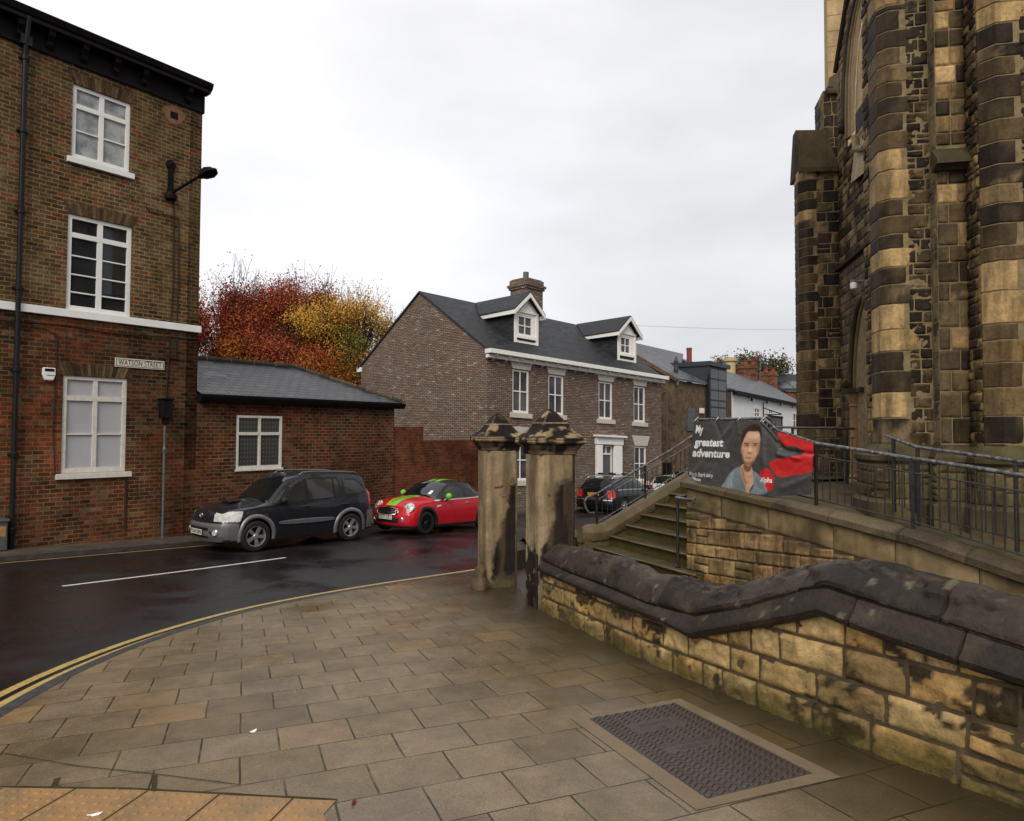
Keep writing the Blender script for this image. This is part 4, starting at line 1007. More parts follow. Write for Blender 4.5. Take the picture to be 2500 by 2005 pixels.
m.poly([B3.P(0, gz3-2, 0), B3.P(b0, gz3-2, 0), B3.P(b0, zE, 0), B3.P(0, zE, 0)]); m.poly([B3.P(b1, gz3-2, 0), B3.P(tE, gz3-2, 0), B3.P(tE, zE-.1, 0), B3.P(b1, zE-.1, 0)])
m.build('wall', M['brick_side'], BH)
m = MB(); m.prism([B3.P(-.15, zE, .15), B3.P(b0, zE, .15), B3.P(b0, zE+.75, -1.6), B3.P(t1r, zr3+.05, -4.2), B3.P(-.15, zr3+.05, -4.2)], Z3*.1); m.prism([B3.P(b1, zE-.1, .15), B3.P(tE+.1, zE-.1, .15), B3.P(tE+.1, zE+1.0, -2.0), B3.P(b1, zE+1.0, -2.)], Z3*.1)
m.prism([B3.P(-.15, zr3+.05, -4.2), B3.P(t1r, zr3+.05, -4.2), B3.P(t1r, zE, -8.5), B3.P(-.15, zE, -8.5)], Z3*.1); m.build('roof', M['slate_far'], BH)
m = MB(); m.prism([B3.P(-.15, zE-.1, .18), B3.P(-.15, zE+.12, .18), B3.P(-.15, zr3+.15, -4.2), B3.P(-.15, zr3-.08, -4.2)], -B3.d*.08); m.build('verge_board', M['brick_side'], BH)
m = MB(); zt = B3.at(870, 285)[1]
m.box(B3.P(b0-.05, gz3-2, -.0), B3.d*(b1-b0+.1), Z3*(zt-gz3+2), B3.n*.25); bay = m.build('glazed_bay', M['baymetal'], BH)
m = MB(); zt2 = zt+.25
m.prism([B3.P(b0-.2, zt-.3, .3), B3.P(b0-.2, zt2-.12, .3), B3.P(b0-.2, zt2+.1, -3.2), B3.P(b0-.2, zE, .1)], B3.d*.06); m.box(B3.P(b0-.3, zt-.02, .42), B3.d*(b1-b0+.6), -B3.n*3.8, Z3*.26); m.build('zinc_roof', M['zinc'], bay)
pn = [(0.04, .49), (.51, .96)]; zz = [bz1-.05, B3.at(950, 425)[1], B3.at(950, 530)[1], B3.at(950, 625)[1], B3.at(950, 690)[1], bz0]
for (f0, f1) in pn:
    for k in range(5):
        m = MB(); w_ = b1-b0; m.box(B3.P(b0+w_*f0, zz[k+1]+.06, .251), B3.d*w_*(f1-f0), Z3*(zz[k]-zz[k+1]-.1), B3.n*.012); m.build('pane', M['glass'], bay)
m = MB(); s0, s1 = B3.at(690, 693); e0, e1 = B3.at(762, 910); m.box(B3.P(s0, e1, .0), B3.d*(e0-s0), Z3*(s1-e1), B3.n*.08)
for k in range(4): m.box(B3.P(s0, lerp(e1, s1, (k+.5)/4)-.02, .08), B3.d*(e0-s0), Z3*.04, B3.n*.02)
m.build('shuttered_window', M['grey_metal'], BH)
m = MB(); q0, q1 = B3.at(813, 692); r0_, r1_ = B3.at(838, 742); m.box(B3.P(q0, r1_, 0), B3.d*(r0_-q0), Z3*(q1-r1_), B3.n*.15); m.build('alarm_box', M['white'], BH)
m = MB(); g0 = B3.at(590, 455); m.tube([B3.P(g0[0], zE-.05, .1), B3.P(g0[0]-.1, zE-.3, .12)], .06, 8); m.tube([B3.P(0.02, gz3, .06)-B3.n*.5, B3.P(.02, zE-.6, .06)-B3.n*.5, B3.P(g0[0], zE-.1, .14)], .06, 8); m.build('rain_pipe', M['grey_metal'], BH)
f0 = on_plane(*cz2(590, 260), B3.P(0, 0, -.6), B3.n); m = MB(); m.lathe(f0, [(.05, -1.2), (.16, -.9), (.1, -.6), (.14, -.4), (.11, -.1), (.13, .1), (.02, .4)], 12); m.build('finial', M['zinc'], BH)
pp = at_y(*cz2(716, 210), 42); m = MB(); m.lathe(pp, [(.17, -2.0), (.17, .5), (.19, .55), (.19, .62), (.1, .63)], 12); m.build('chimney_pot', M['redpot'], BH)
# white rendered terrace
B4 = Pl(1790, 43.5, 2300)
WT = thing('white_rendered_house', 'long white rendered house with slate roof and arched vents further down the street', 'house', B4.P(8, -2))
t4 = 26.; z4 = .5*(B4.at(1240, 568)[1]+B4.at(1750, 660)[1])
B4g = B4.at(1230, 565)[0]; RR4 = float(on_plane(1772, 909, B4.P(0, 0, -3.5), B4.n)[2])
m = MB(); m.poly([B4.P(0, -6, 0), B4.P(t4, -6, 0), B4.P(t4, z4, 0), B4.P(0, z4, 0)]); zt4 = B4.at(1130, 515)[1]
m.poly([B4.P(0, -6, -7), B4.P(0, -6, 0), B4.P(0, z4, 0), B4.P(0, RR4-.1, -3.5), B4.P(0, z4, -7)][::-1]); m.build('wall', M['render_w'], WT)
m = MB(); rr = on_plane(*cz2(1205, 400), B4.P(0, 0, -3.5), B4.n)[2]; m.prism([B4.P(-.2, z4, .3), B4.P(t4, z4, .3), B4.P(t4, RR4, -3.5), B4.P(-.2, RR4, -3.5)], Z3*.1); m.prism([B4.P(-.2, RR4, -3.5), B4.P(t4, RR4, -3.5), B4.P(t4, z4, -7.3), B4.P(-.2, z4, -7.3)], Z3*.1); m.build('roof', M['slate_far'], WT)
m = MB(); m.box(B4.P(-.2, z4-.12, .02), B4.d*(t4+.2), Z3*.22, B4.n*.34); m.build('gutter', M['black_matt'], WT)
for cx_, cy_ in ((1300, 622), (1447, 646), (1577, 667), (1695, 688)):
    t, z = B4.at(cx_, cy_); m = MB(); m.prism([B4.P(t+.55*math.cos(a), z+.28*math.sin(a), .002) for a in np.arange(0, math.pi+.01, math.pi/8)], B4.n*.03); m.build('arched_vent', M['black_matt'], WT)
    m = MB(); m.prism([B4.P(t+.75*math.cos(a), z+.42*math.sin(a), .0) for a in np.arange(0, math.pi+.01, math.pi/8)]+[B4.P(t+.6*math.cos(a), z+.3*math.sin(a), .0) for a in np.arange(math.pi, -.01, -math.pi/8)], B4.n*.14); m.build('eyebrow_hood', M['render_w'], WT)
for tl, br in (((1328, 680), (1380, 790)), ((1465, 700), (1508, 790)), ((1700, 735), (1752, 890))):
    a, d = B4.at(*tl); b, c = B4.at(*br); frame_window(WT, lambda s, z, o: B4.P(s, z, o), a, b, c, d, 2, [.5], M['white'], M['glass'], .12, .07, -.06, None, None)
# hanging sign on the white house
st_, sz_ = B4.at(1530, 830, 1.0)
HS = thing('hanging_sign', 'dark framed hanging pub sign on an iron bracket on the white rendered house', 'sign', B4.P(st_, sz_, 1))
a, d = B4.at(1470, 778, .9); b, c = B4.at(1598, 900, .9)
m = MB(); m.box(B4.P(a, d, .85), B4.d*(b-a), Z3*.14, B4.n*.2); m.box(B4.P(b-.12, c, .85), B4.d*.12, Z3*(d-c), B4.n*.15); m.box(B4.P(a, c, .85), B4.d*.12, Z3*(d-c), B4.n*.15); m.build('sign_frame', M['black_matt'], HS)
m = MB(); m.box(B4.P(a+.12, c, .9), B4.d*(b-a-.24), Z3*(d-c), B4.n*.05); m.build('board', M['grey_metal'], HS)
m = MB(); p0 = B4.P(*B4.at(1425, 690), 0); m.tube([B4.P(*B4.at(1425, 690, .1), .1), B4.P(*B4.at(1600, 750, 1.2), 1.2)], .04, 5); m.tube([B4.P(*B4.at(1430, 800, .1), .1), B4.P(*B4.at(1425, 640, .1), .1)], .04, 5); m.tube([B4.P(*B4.at(1440, 755, .1), .1), B4.P(*B4.at(1600, 752, 1.2), 1.2)], .04, 5); m.build('bracket', M['black_matt'], HS)
# chimneys behind
def stack(l, r, t, b, yd, pots, label, mat='brick_orange'):
    yd = float(on_plane(*cz2((l+r)/2, b-60), B4.P(0, 0, -3.5), B4.n)[1])
    p0 = at_y(*cz2(l, b), yd); p1 = at_y(*cz2(r, b), yd); zt_ = at_y(*cz2((l+r)/2, t), yd)[2]; zb_ = RR4-1.0
    T = thing('chimney_stack', label, 'chimney', (p0+p1)/2); m = MB(); w_ = p1[0]-p0[0]
    m.box((p0[0], yd, zb_), (w_, 0, 0), (0, w_*.6, 0), Z3*(zt_-zb_-.25)); m.box((p0[0]-.08, yd-.08, zt_-.45), (w_+.16, 0, 0), (0, w_*.6+.16, 0), Z3*.2); m.box((p0[0]+.03, yd+.03, zt_-.26), (w_-.06, 0, 0), (0, w_*.6-.06, 0), Z3*.26)
    m.build('stack', M['stack'], T)
    for cx_, ct, cl in pots:
        q = at_y(*cz2(cx_, ct), yd+w_*.3); m = MB(); h = q[2]-zt_; m.lathe((q[0], yd+w_*.3, zt_-.02), [(.24, 0), (.2, h*.8), (.26, h*.85), (.26, h), (.16, h)], 14); m.build('chimney_pot', M[cl], T, angle=40)
    return T
M['stack'] = brick_mat('brick_stack', [(0, (.14, .05, .03)), (.5, (.2, .08, .045)), (.8, (.24, .13, .06))], [(0, (.1, .045, .03)), (.5, (.18, .08, .04))], (.16, .12, .08), patch=.5, dark=.7)
stack(1202, 1372, 268, 490, 47, [(1255, 236, 'redpot'), (1327, 233, 'redpot')], 'wide red brick chimney stack with two red pots left of the aerial')
stack(1402, 1562, 342, 545, 52, [(1452, 313, 'redpot'), (1519, 306, 'redpot')], 'red brick chimney stack with two red pots right of the aerial')
q = at_y(*cz2(1110, 350), 60); bp_ = MB(); bp_.lathe(q, [(.45, -2), (.45, .9), (.6, 1.0), (.6, 1.3), (.3, 1.31)], 12); tag(bp_.build('chimney_pot', M['buffpot'], angle=40), 'pale buff chimney pot left of the two red brick stacks', 'chimney pot')
# aerial
am = thing('tv_aerial', 'rooftop television aerial on a thin mast between the two chimney stacks', 'aerial', at_y(*cz2(1398, 400), 48))
m = MB(); T_ = lambda x, y: at_y(*cz2(x, y), 48); m.tube([T_(1392, 430), T_(1402, 190)], .04, 6); m.build('mast', M['grey_metal'], am)
m = MB(); m.tube([T_(1308, 200), T_(1412, 212)], .03, 5)
for k in range(6):
    c = lerp(T_(1320, 202), T_(1405, 211), k/5); m.tube([c+np.array([-.1, -.3, .35]), c+np.array([.1, .3, -.35])], .02, 4)
m.tube([T_(1350, 180), T_(1375, 215)], .02, 4); m.tube([T_(1402, 178), T_(1412, 205)], .02, 4); m.build('antenna', M['redpot'], am)
# red brick building with solar roof
yd = 72; a = at_y(*cz2(1562, 530), yd); b = at_y(*cz2(1800, 530), yd)
RB = thing('red_brick_building', 'orange brick building with dark blue solar panelled roof at the end of the view', 'building', (a+b)/2-Z3*6)
tz_ = at_y(*cz2(1660, 388), yd+6)[2]
m = MB(); m.box((a[0], yd, -8), (14, 0, 0), (0, 9, 0), Z3*(a[2]+8)); m.build('wall', M['brick_orange'], RB)
m = MB(); m.prism([(a[0]-.2, yd-.3, a[2]), (a[0]+14.2, yd-.3, a[2]), (a[0]+14.2, yd+5, tz_), (a[0]-.2, yd+5, tz_)], Z3*.15); m.build('roof', M['slate_new'], RB)
for k in range(6):
    m = MB(); f = lambda u, v_: np.array([a[0]+.2+u, yd-.3+v_*5.3, a[2]+v_*(tz_-a[2])+.2]); m.poly([f(k*1.7, .05), f(k*1.7+1.6, .05), f(k*1.7+1.6, .5), f(k*1.7, .5)]); m.build('solar_panel', M['solar'], RB)
m = MB(); p = at_y(*cz2(1685, 615), yd-.1); q = at_y(*cz2(1790, 700), yd-.1); m.box((p[0], yd-.06, q[2]), (q[0]-p[0], 0, 0), (0, .1, 0), Z3*(p[2]-q[2])); wf = m.build('window', M['white'], RB)
m = MB(); m.box((p[0]+.5, yd-.1, q[2]), (q[0]-p[0]-1, 0, 0), (0, .03, 0), Z3*(p[2]-q[2]-.5)); m.build('pane', M['glass'], wf)
# overhead wire
m = MB(); p = at_y(1551, 795, 34); q = at_y(1960, 806, 40); m.tube([lerp(p, q, t)-Z3*.05*math.sin(math.pi*t) for t in np.arange(0, 1.01, .1)], .007, 4)
tag(m.build('overhead_wire', M['grey_metal']), 'thin overhead wire crossing the sky from the right dormer to the church', 'wire')
# dark gate beside the house corner
m = MB(); p = at_y(1618, 1060, 33.5); a_, b_ = at_y(1619, 1130, 33.5), at_y(1644, 1180, 33.5); m.box((a_[0], 33.5, b_[2]-1.2), (b_[0]-a_[0], .3, 0), (0, .06, 0), Z3*(a_[2]-b_[2]+1.2))
for k in range(4): m.box((a_[0]+.05+k*(b_[0]-a_[0])/4, 33.48, b_[2]-1.2), (.02, 0, 0), (0, .03, 0), Z3*(a_[2]-b_[2]+1.2))
tag(m.build('side_gate', M['black_matt']), 'dark boarded side gate between the new brick house and the yellow brick house', 'gate')

# ---------------------------------------------------------------- trees
def tree(name, label, base, top, radius, pal, nleaf, leaf, seed, bare=.10, crown_lo=.25, group=None, trunk_r=.2, blob=.36):
    rnd = random.Random(seed); T = thing(name, label, 'tree', base, group)
    base = np.array(base, float); segs = []; tips = []
    def rv(s): return np.array([rnd.gauss(0, s), rnd.gauss(0, s), rnd.gauss(0, s)])
    def grow(p, d, L, r, lev):
        pts = [p]; q = p.copy(); dd = d.copy()
        for k in range(3):
            dd = dd+rv(.13); dd /= np.linalg.norm(dd); q = q+dd*L/3; pts.append(q.copy())
        segs.append((pts, r, lev))
        if lev >= 2: tips.extend([(pts[1], lev), (pts[2], lev), (pts[3], lev)])
        if lev >= 6: return
        nb = 5 if lev == 0 else 3 if lev < 4 else 2
        for k in range(nb):
            a = 2*math.pi*(k+rnd.random()*.7)/nb; tilt = rnd.uniform(.3, .8)
            axd = np.array([math.cos(a), math.sin(a), 0]); nd = dd*math.cos(tilt)+axd*math.sin(tilt)+Z3*.25; nd /= np.linalg.norm(nd)
            grow(pts[3] if rnd.random() < .7 else pts[2], nd, L*rnd.uniform(.62, .9), r*.62, lev+1)
    grow(np.zeros(3), Z3+rv(.03), 1., 1., 0)
    zm = max(t[0][2] for t in tips); rm = np.percentile([math.hypot(t[0][0], t[0][1]) for t in tips], 92); S_ = np.array([radius/rm, radius/rm, (top-base[2])/zm])
    tm = MB()
    for pts, r, lev in segs:
        rr = max(.011, r*trunk_r); tm.tube([base+p*S_ for p in pts], [rr, rr*.9, rr*.8, rr*.66], 7 if lev < 2 else 3, cap=False)
    tm.build('trunk', M['bark'], T)
    ht = top-base[2]; tp_ = np.array([base+t[0]*S_ for t in tips]); hh = (tp_[:, 2]-base[2])/ht
    keep = hh > crown_lo; tp_ = tp_[keep]; hh = hh[keep]
    rg = np.random.default_rng(seed)
    wgt = np.clip((1-bare-hh)/.22, 0, 1)**1.2+.015; wgt *= rg.uniform(.2, 1., len(wgt))**1.5*np.array([clamp(.36+3.2*n3(p, .55, seed+2), .0, 1.) for p in tp_])
    ci = rg.choice(len(tp_), nleaf, p=wgt/wgt.sum())
    pc = [[tuple(q*rnd.uniform(.88, 1.12) for q in c0_) for _ in range(5)] for c0_ in [pal(p, n3(p, .28, seed)*1.0+n3(p, .8, seed+5)*.6+.5, h, rnd) for p, h in zip(tp_, hh)]]; pc = np.array(pc)
    P = tp_[ci]+rg.normal(0, blob, (nleaf, 3))
    a_ = rg.normal(0, 1, (nleaf, 3)); a_ /= np.linalg.norm(a_, axis=1)[:, None]; b_ = np.cross(a_, rg.normal(0, 1, (nleaf, 3))); b_ /= np.linalg.norm(b_, axis=1)[:, None]
    s_ = leaf*rg.uniform(.6, 1.25, nleaf)[:, None]
    V = np.stack([P-a_*s_, P-b_*s_*.55, P+a_*s_, P+b_*s_*.55], 1).reshape(-1, 3)
    Cc = np.repeat(pc[ci, rg.integers(0, 5, nleaf)]*rg.uniform(.85, 1.15, nleaf)[:, None], 4, axis=0)
    me = bpy.data.meshes.new('crown'); me.vertices.add(len(V)); me.vertices.foreach_set('co', (V-base).astype(np.float32).ravel())
    me.loops.add(len(V)); me.loops.foreach_set('vertex_index', np.arange(len(V), dtype=np.int32)); me.polygons.add(nleaf)
    me.polygons.foreach_set('loop_start', np.arange(0, len(V), 4, dtype=np.int32)); me.polygons.foreach_set('loop_total', np.full(nleaf, 4, np.int32)); me.update(calc_edges=True)
    ca = me.color_attributes.new('Col', 'FLOAT_COLOR', 'POINT'); arr = np.ones((len(V), 4), np.float32); arr[:, :3] = Cc; ca.data.foreach_set('color', arr.ravel())
    me.materials.append(M['leafc']); o = bpy.data.objects.new('crown', me); link(o, T); return T
RED = [(.22, .044, .022), (.27, .058, .022), (.18, .034, .018), (.31, .085, .018), (.15, .034, .018)]
ORA = [(.34, .105, .014), (.38, .145, .018), (.28, .065, .016), (.35, .175, .026), (.22, .085, .018)]
YEL = [(.42, .25, .04), (.46, .30, .07), (.20, .17, .03), (.11, .11, .02), (.40, .19, .025)]
def pal_red(p, g, h, r):
    if h > .62 or g > .62: return r.choice(RED)
    return r.choice(ORA) if g < .42 or h < .35 else r.choice(RED+ORA[:3])
def pal_ora(p, g, h, r):
    if h > .66: return r.choice(RED)
    return r.choice(RED+ORA) if g > .5 else r.choice(ORA+[(.16, .14, .02)])
def pal_yel(p, g, h, r):
    if g < .40 and h < .72: return r.choice([(.10, .11, .018), (.06, .08, .015), (.18, .16, .03), (.3, .2, .03)])
    return r.choice(YEL[:2]+YEL[:2]+[(.46, .22, .03), (.42, .24, .04)]) if h > .5 else r.choice(ORA[:4]+YEL[:1])
def tb(px, yd, z=-1.8): p = at_y(px, 1100, yd); return (p[0], yd, z)
def tz_(px, py, yd): return float(at_y(px, py, yd)[2])
GRP = 'autumn trees behind the outbuilding'
tree('beech_tree', 'copper red autumn beech rising just right of the corner house', tb(545, 37), tz_(545, 640, 37), 3.2, pal_red, 90000, .062, 11, crown_lo=.25, group=GRP)
tree('beech_tree', 'tallest red and orange autumn beech in the middle of the group', tb(730, 40), tz_(800, 625, 40), 3.4, pal_ora, 90000, .063, 23, crown_lo=.2, group=GRP)
tree('beech_tree', 'golden yellow autumn tree with bare twigs near the new brick house', tb(880, 38), tz_(880, 650, 38), 2.9, pal_yel, 80000, .060, 5, bare=.16, crown_lo=.2, group=GRP)
tree('beech_tree', 'lower orange beech filling the gap between the red and the golden tree', tb(630, 35), tz_(640, 755, 35), 3.4, pal_ora, 52000, .062, 31, crown_lo=.2, group=GRP)
tree('beech_tree', 'small orange autumn tree low against the gable of the new brick house', tb(835, 35), tz_(840, 800, 35), 3.0, lambda p, g, h, r: r.choice(ORA) if g > .4 else (.12, .10, .02), 46000, .062, 44, crown_lo=.15, group=GRP)
def pal_dk(p, g, h, r): return r.choice([(.03, .035, .02), (.045, .04, .025), (.04, .03, .022)])
tree('dark_tree', 'dark evergreen tree top peeping over the left roof slope of the new brick house', tb(978, 48), tz_(970, 742, 48), 1.6, pal_dk, 12000, .08, 61)
def pal_gr(p, g, h, r): return r.choice([(.05, .06, .03), (.09, .08, .04), (.10, .065, .03), (.04, .05, .025)])
p_ = at_y(*cz2(1290, 350), 78); tree('far_tree', 'distant dark green tree behind the chimney stacks', (p_[0], 78, -4), tz_(1830, 862, 78), 5.2, pal_gr, 60000, .15, 71, bare=-.35, crown_lo=.3, trunk_r=.4, blob=.5)
# ---------------------------------------------------------------- gate pillars
GD = np.array([-.375, .927, 0]); GD /= np.linalg.norm(GD)      # along the gate line, away from the camera
GR = np.array([GD[1], -GD[0], 0])                              # across, to the right
def pillar(corner_px, y, label, seed, side=.50):
    near = at_y(*corner_px, y); near[2] = plane_z(near[0], near[1])
    c = near+GR*side/2+GD*side/2; zb = near[2]-.12
    T = thing('gate_pillar', label, 'gate pillar', (c[0], c[1], near[2]), 'stone gate pillars'); ORG[T.name] = np.array([c[0], c[1], near[2]])
    ztop = 1.40
    m = MB(); h = side/2; ch = .055
    plan = [(-h, -h+ch), (-h+ch, -h), (h-ch, -h), (h, -h+ch), (h, h-ch), (h-ch, h), (-h+ch, h), (-h, h-ch)]   # (across, along)
    def P3(a, b, z): return c+GR*a+GD*b+np.array([0, 0, z-c[2]])
    def shade(p, a, z, face):
        f = (z-near[2])/(ztop-near[2])
        stone = mixc((.29, .23, .15), (.20, .16, .105), clamp(.5+fbm(p, 2.5, 4, seed)))
        stone = mixc(stone, (.32, .29, .22), .5*sstep(.0, .6, fbm(p, 1.1, 3, seed+3)))
        n_ = fbm(p, 5, 5, seed+9)
        grey = sstep(.45, -.1, f+.2*n_); stone = mixc(stone, (.11, .10, .075), .75*grey)
        moss = sstep(.12, -.02, f+.06*n_); stone = mixc(stone, (.05, .045, .02), .8*moss)
        # black coating left on the end face: narrow at the top, widening downwards, with a ragged edge
        k = 0.
        if face in ('end', 'ech', 'far'):
            lim = lerp(.42, .05, sstep(.72, .30, f)) if seed == 1 else lerp(.66, .22, sstep(.62, .2, f))
            x = a/side+.5
            k = sstep(-.09, .07, x-lim+.16*n_+.05*n3(p, 40, seed)) * sstep(.84, .70, f+.12*n_) * (sstep(.16, .24, f+.10*n_) if seed == 1 else sstep(.02, .10, f+.05*n_))
            if seed == 2: k *= sstep(.9, .74, f+.1*n_+max(0, .9-x)*.6)
        if face == 'left' and seed == 1: k = max(k, sstep(.42, .36, f+.1*n_)*sstep(-.05, .05, n_+.22))
        if face == 'left' and seed == 2: k = max(k, .6*sstep(.25, .15, f+.1*n_)*sstep(0., .1, n_))
        stone = mixc(stone, (.013, .010, .011), k*.96)
        if .7 < f < .72 and face == 'end' and n3(p, 9, seed) > -.05 and abs(a) < .14: stone = mixc(stone, (.03, .02, .015), .8)
        stain = sstep(.1, .5, fbm((p[0]*6, p[1]*6, p[2]*.6), 1., 4, seed+20)); stone = mixc(stone, (.10, .075, .045), .5*stain)
        return stone
    names = ['lch', 'end', 'rch', 'right', 'x', 'far', 'x', 'left']
    for i in range(8):
        a0, b0 = plan[i]; a1, b1 = plan[(i+1) % 8]; nm = ['ech', 'end', 'rch', 'right', 'rch', 'back', 'x', 'left'][i]
        L = math.hypot(a1-a0, b1-b0); nu = max(2, int(L/.014)); nv_ = 150 if nm in ('end', 'left', 'ech', 'rch') else 30
        def fn(u, v, a0=a0, b0=b0, a1=a1, b1=b1): 
            p = P3(lerp(a0, a1, u), lerp(b0, b1, u), lerp(zb, ztop, v)); d = .0025*fbm(p, 6, 3, seed)
            return p+(GR*(a0+a1)/2+GD*(b0+b1)/2)/h*d*1.5
        m.grid(fn, nu, nv_, 0, lambda u, v, p, nm=nm, a0=a0, a1=a1: shade(p, lerp(a0, a1, u), p[2], nm))
    m.build('shaft', M['pillar'], T, smooth=True)
    # cap: mouldings and swept pyramid
    m = MB()
    prof = [(.24, 1.33), (.262, 1.345), (.262, 1.385), (.275, 1.40), (.292, 1.43), (.30, 1.455), (.325, 1.465), (.345, 1.48), (.348, 1.50), (.34, 1.515), (.345, 1.525), (.34, 1.545), (.325, 1.56), (.29, 1.585), (.25, 1.62), (.215, 1.66), (.19, 1.70), (.175, 1.735), (.172, 1.742), (.158, 1.745), (.145, 1.765), (.115, 1.81), (.08, 1.855), (.05, 1.885), (.03, 1.91), (.012, 1.925), (.0, 1.93)]
    def capc(p, hs, z, fa):
        n_ = fbm(p, 4.2, 5, seed+31); n2 = fbm(p, 11, 4, seed+41)
        dark = 1.0
        if z > 1.55:
            edge = sstep(.82, .99, fa)                       # peeled to the stone along the hips
            peel = sstep(.22, .30, n_+(.20 if 1.57 < z < 1.70 and seed == 1 else -.06)+.12*n2)
            dark = 1-max(edge*.8*sstep(-.2, .1, n2+.05), peel*.9)
            if abs(z-1.738) < .008: dark *= .25
        elif z > 1.49: dark = sstep(.0, .1, n_+.06+.1*n2)
        else: dark = .55+.45*sstep(-.1, .1, n_)
        c_ = mixc(mixc((.24, .18, .11), (.30, .24, .15), clamp(.5+n_)), (.016, .012, .013), clamp(dark))
        if seed == 2 and z > 1.8: c_ = mixc(c_, (.05, .055, .02), .7*sstep(0, .3, n2+.2))
        return c_
    N = 56; vs = []; cs = []
    for k in range(len(prof)-1):
        h0, z0 = prof[k]; h1, z1 = prof[k+1]; sub = 4 if z0 > 1.55 else 2
        for q_ in range(sub if k < len(prof)-2 else sub+1):
            hs = lerp(h0, h1, q_/sub); z = lerp(z0, z1, q_/sub)
            for j in range(N):
                sd_, f = divmod(j, N//4); f = f/(N//4)*2-1
                a_, b_ = [(f, -1), (1, f), (-f, 1), (-1, -f)][sd_]
                p = P3(a_*hs, b_*hs, z+near[2]*0); wz = .003*fbm(p, 7, 3, seed); p = p+np.array([0, 0, wz]); vs.append(p); cs.append(capc(p, hs, z, abs(f)))
    rows = len(vs)//N
    m.add(vs, [(i*N+j, i*N+(j+1) % N, (i+1)*N+(j+1) % N, (i+1)*N+j) for i in range(rows-1) for j in range(N)], 0, cs)
    m.build('cap', M['pillar'], T, angle=42)
    return T, c, near
PA, pa_c, pa_n = pillar((1318, 1480), 8.25, 'nearer stone gate pillar with peeling black pyramid cap, joined to the low stone wall', 1)
PB_, pb_c, pb_n = pillar((1190, 1433), 9.95, 'farther stone gate pillar with black pyramid cap and small ring mark, nearest the road', 2)
m = MB()
p0 = pb_n+GR*.25-GD*.01; c0_ = p0+Z3*1.45
m.tube([c0_+GR*(.075*math.cos(a))+Z3*(.09*math.sin(a)) for a in np.arange(0, 6.5, .35)], .0035, 5); o = m.build('ring_mark', M['rust'], PB_)
m = MB(); m.tube([pa_n+GR*.485+GD*.03+Z3*.35, pa_n+GR*.485+GD*.03+Z3*2.0], .012, 6); m.build('iron_strap', M['iron'], PA)
# rubble lump at the foot of the far pillar
m = MB(); cc = pb_n-GR*.06+GD*.1
def lump(u, v):
    a = u*2*math.pi; r = math.sqrt(max(0, 1-v**2.5))*(.15+.03*math.sin(3*a)+.03*math.sin(7*v)); p = cc+np.array([math.cos(a)*r, math.sin(a)*r*1.3, v*.42-.08]); return p+np.array([.03, .03, .02])*fbm(p, 6, 3)
m.grid(lump, 24, 12, 0, lambda u, v, p: mixc((.07, .055, .035), (.12, .09, .055), clamp(.5+fbm(p, 6))))
m.build('foot_stone', M['stone_wall'], PB_, smooth=True)

# ---------------------------------------------------------------- blocks of stone
def block(m, P, N_, a0, a1, b0, b1, col, depth=.03, nu=8, nv=5, rough=.012, seed=0., mi=0, edge=.008, stainfn=None):
    """P(a,b)->point on the wall face, N_(a)->outward normal; a pillow-shaped stone standing proud of the mortar."""
    w_ = a1-a0; h_ = b1-b0; ph = random.uniform(0, 50)
    def fn(u, v):
        fu = min(u, 1-u)*w_; fv = min(v, 1-v)*h_; e_ = min(sstep(0, edge*1.6, fu), sstep(0, edge*1.6, fv))
        a_ = a0+u*w_; b_ = b0+v*h_
        cr_ = edge*.5*(1-min(1, (min(fu, fv*99)/.03)))
        p = P(a_, b_); n_ = N_(a_)
        o_ = depth*e_+rough*e_*(fbm(p, 7, 4, seed+ph)+.5*n3(p, 22, ph))
        return p+n_*(o_-.002)
    def cf(u, v, p):
        c = col; k = .85+.3*clamp(.5+fbm(p, 5, 3, ph)); c = tuple(q*k for q in c)
        if stainfn: c = stainfn(p, c)
        return c
    def warp(t, n):                                   # denser near the edges
        return t
    us = [0, .035, .09]+[lerp(.09, .91, (i+1)/(nu-2)) for i in range(nu-3)]+[.91, .965, 1]
    vs_ = [0, .06, .14]+[lerp(.14, .86, (i+1)/(nv-1)) for i in range(nv-2)]+[.86, .94, 1]
    V = []; C = []
    for v in vs_:
        for u in us: p = fn(u, v); V.append(p); C.append(cf(u, v, p))
    k = len(us); m.add(V, [(j*k+i, j*k+i+1, (j+1)*k+i+1, (j+1)*k+i) for j in range(len(vs_)-1) for i in range(k-1)], mi, C)
def courses(m, P, N_, a0, a1, zb, zt, hrow, wlo, whi, colf, gap=.012, **k):
    """fill the strip a0..a1 between functions zb(a), zt(a) with staggered stones"""
    r = 0; z = 0
    while True:
        hh = hrow*random.uniform(.82, 1.18); a = a0-random.uniform(0, whi*.5); any_ = False
        while a < a1:
            w_ = random.uniform(wlo, whi); x0, x1 = max(a, a0), min(a+w_, a1); a += w_
            if x1-x0 < .05: continue
            xm = (x0+x1)/2; lo = zb(xm)+z; hi = min(lo+hh, zt(xm))
            if hi-lo < .04: continue
            any_ = True
            if random.random() < .12 and hh > .14 and hi-lo > .14:
                mid = (lo+hi)/2; block(m, lambda a_, b_: P(a_, b_), N_, x0+gap/2, x1-gap/2, lo+gap/2, mid-gap/2, colf(xm, lo), **k); lo = mid
            block(m, lambda a_, b_, lo=lo, xm=xm: P(a_, b_+zb(a_)-zb(xm)), N_, x0+gap/2, x1-gap/2, lo+gap/2, hi-gap/2, colf(xm, lo), **k)
        z += hh
        if not any_: break

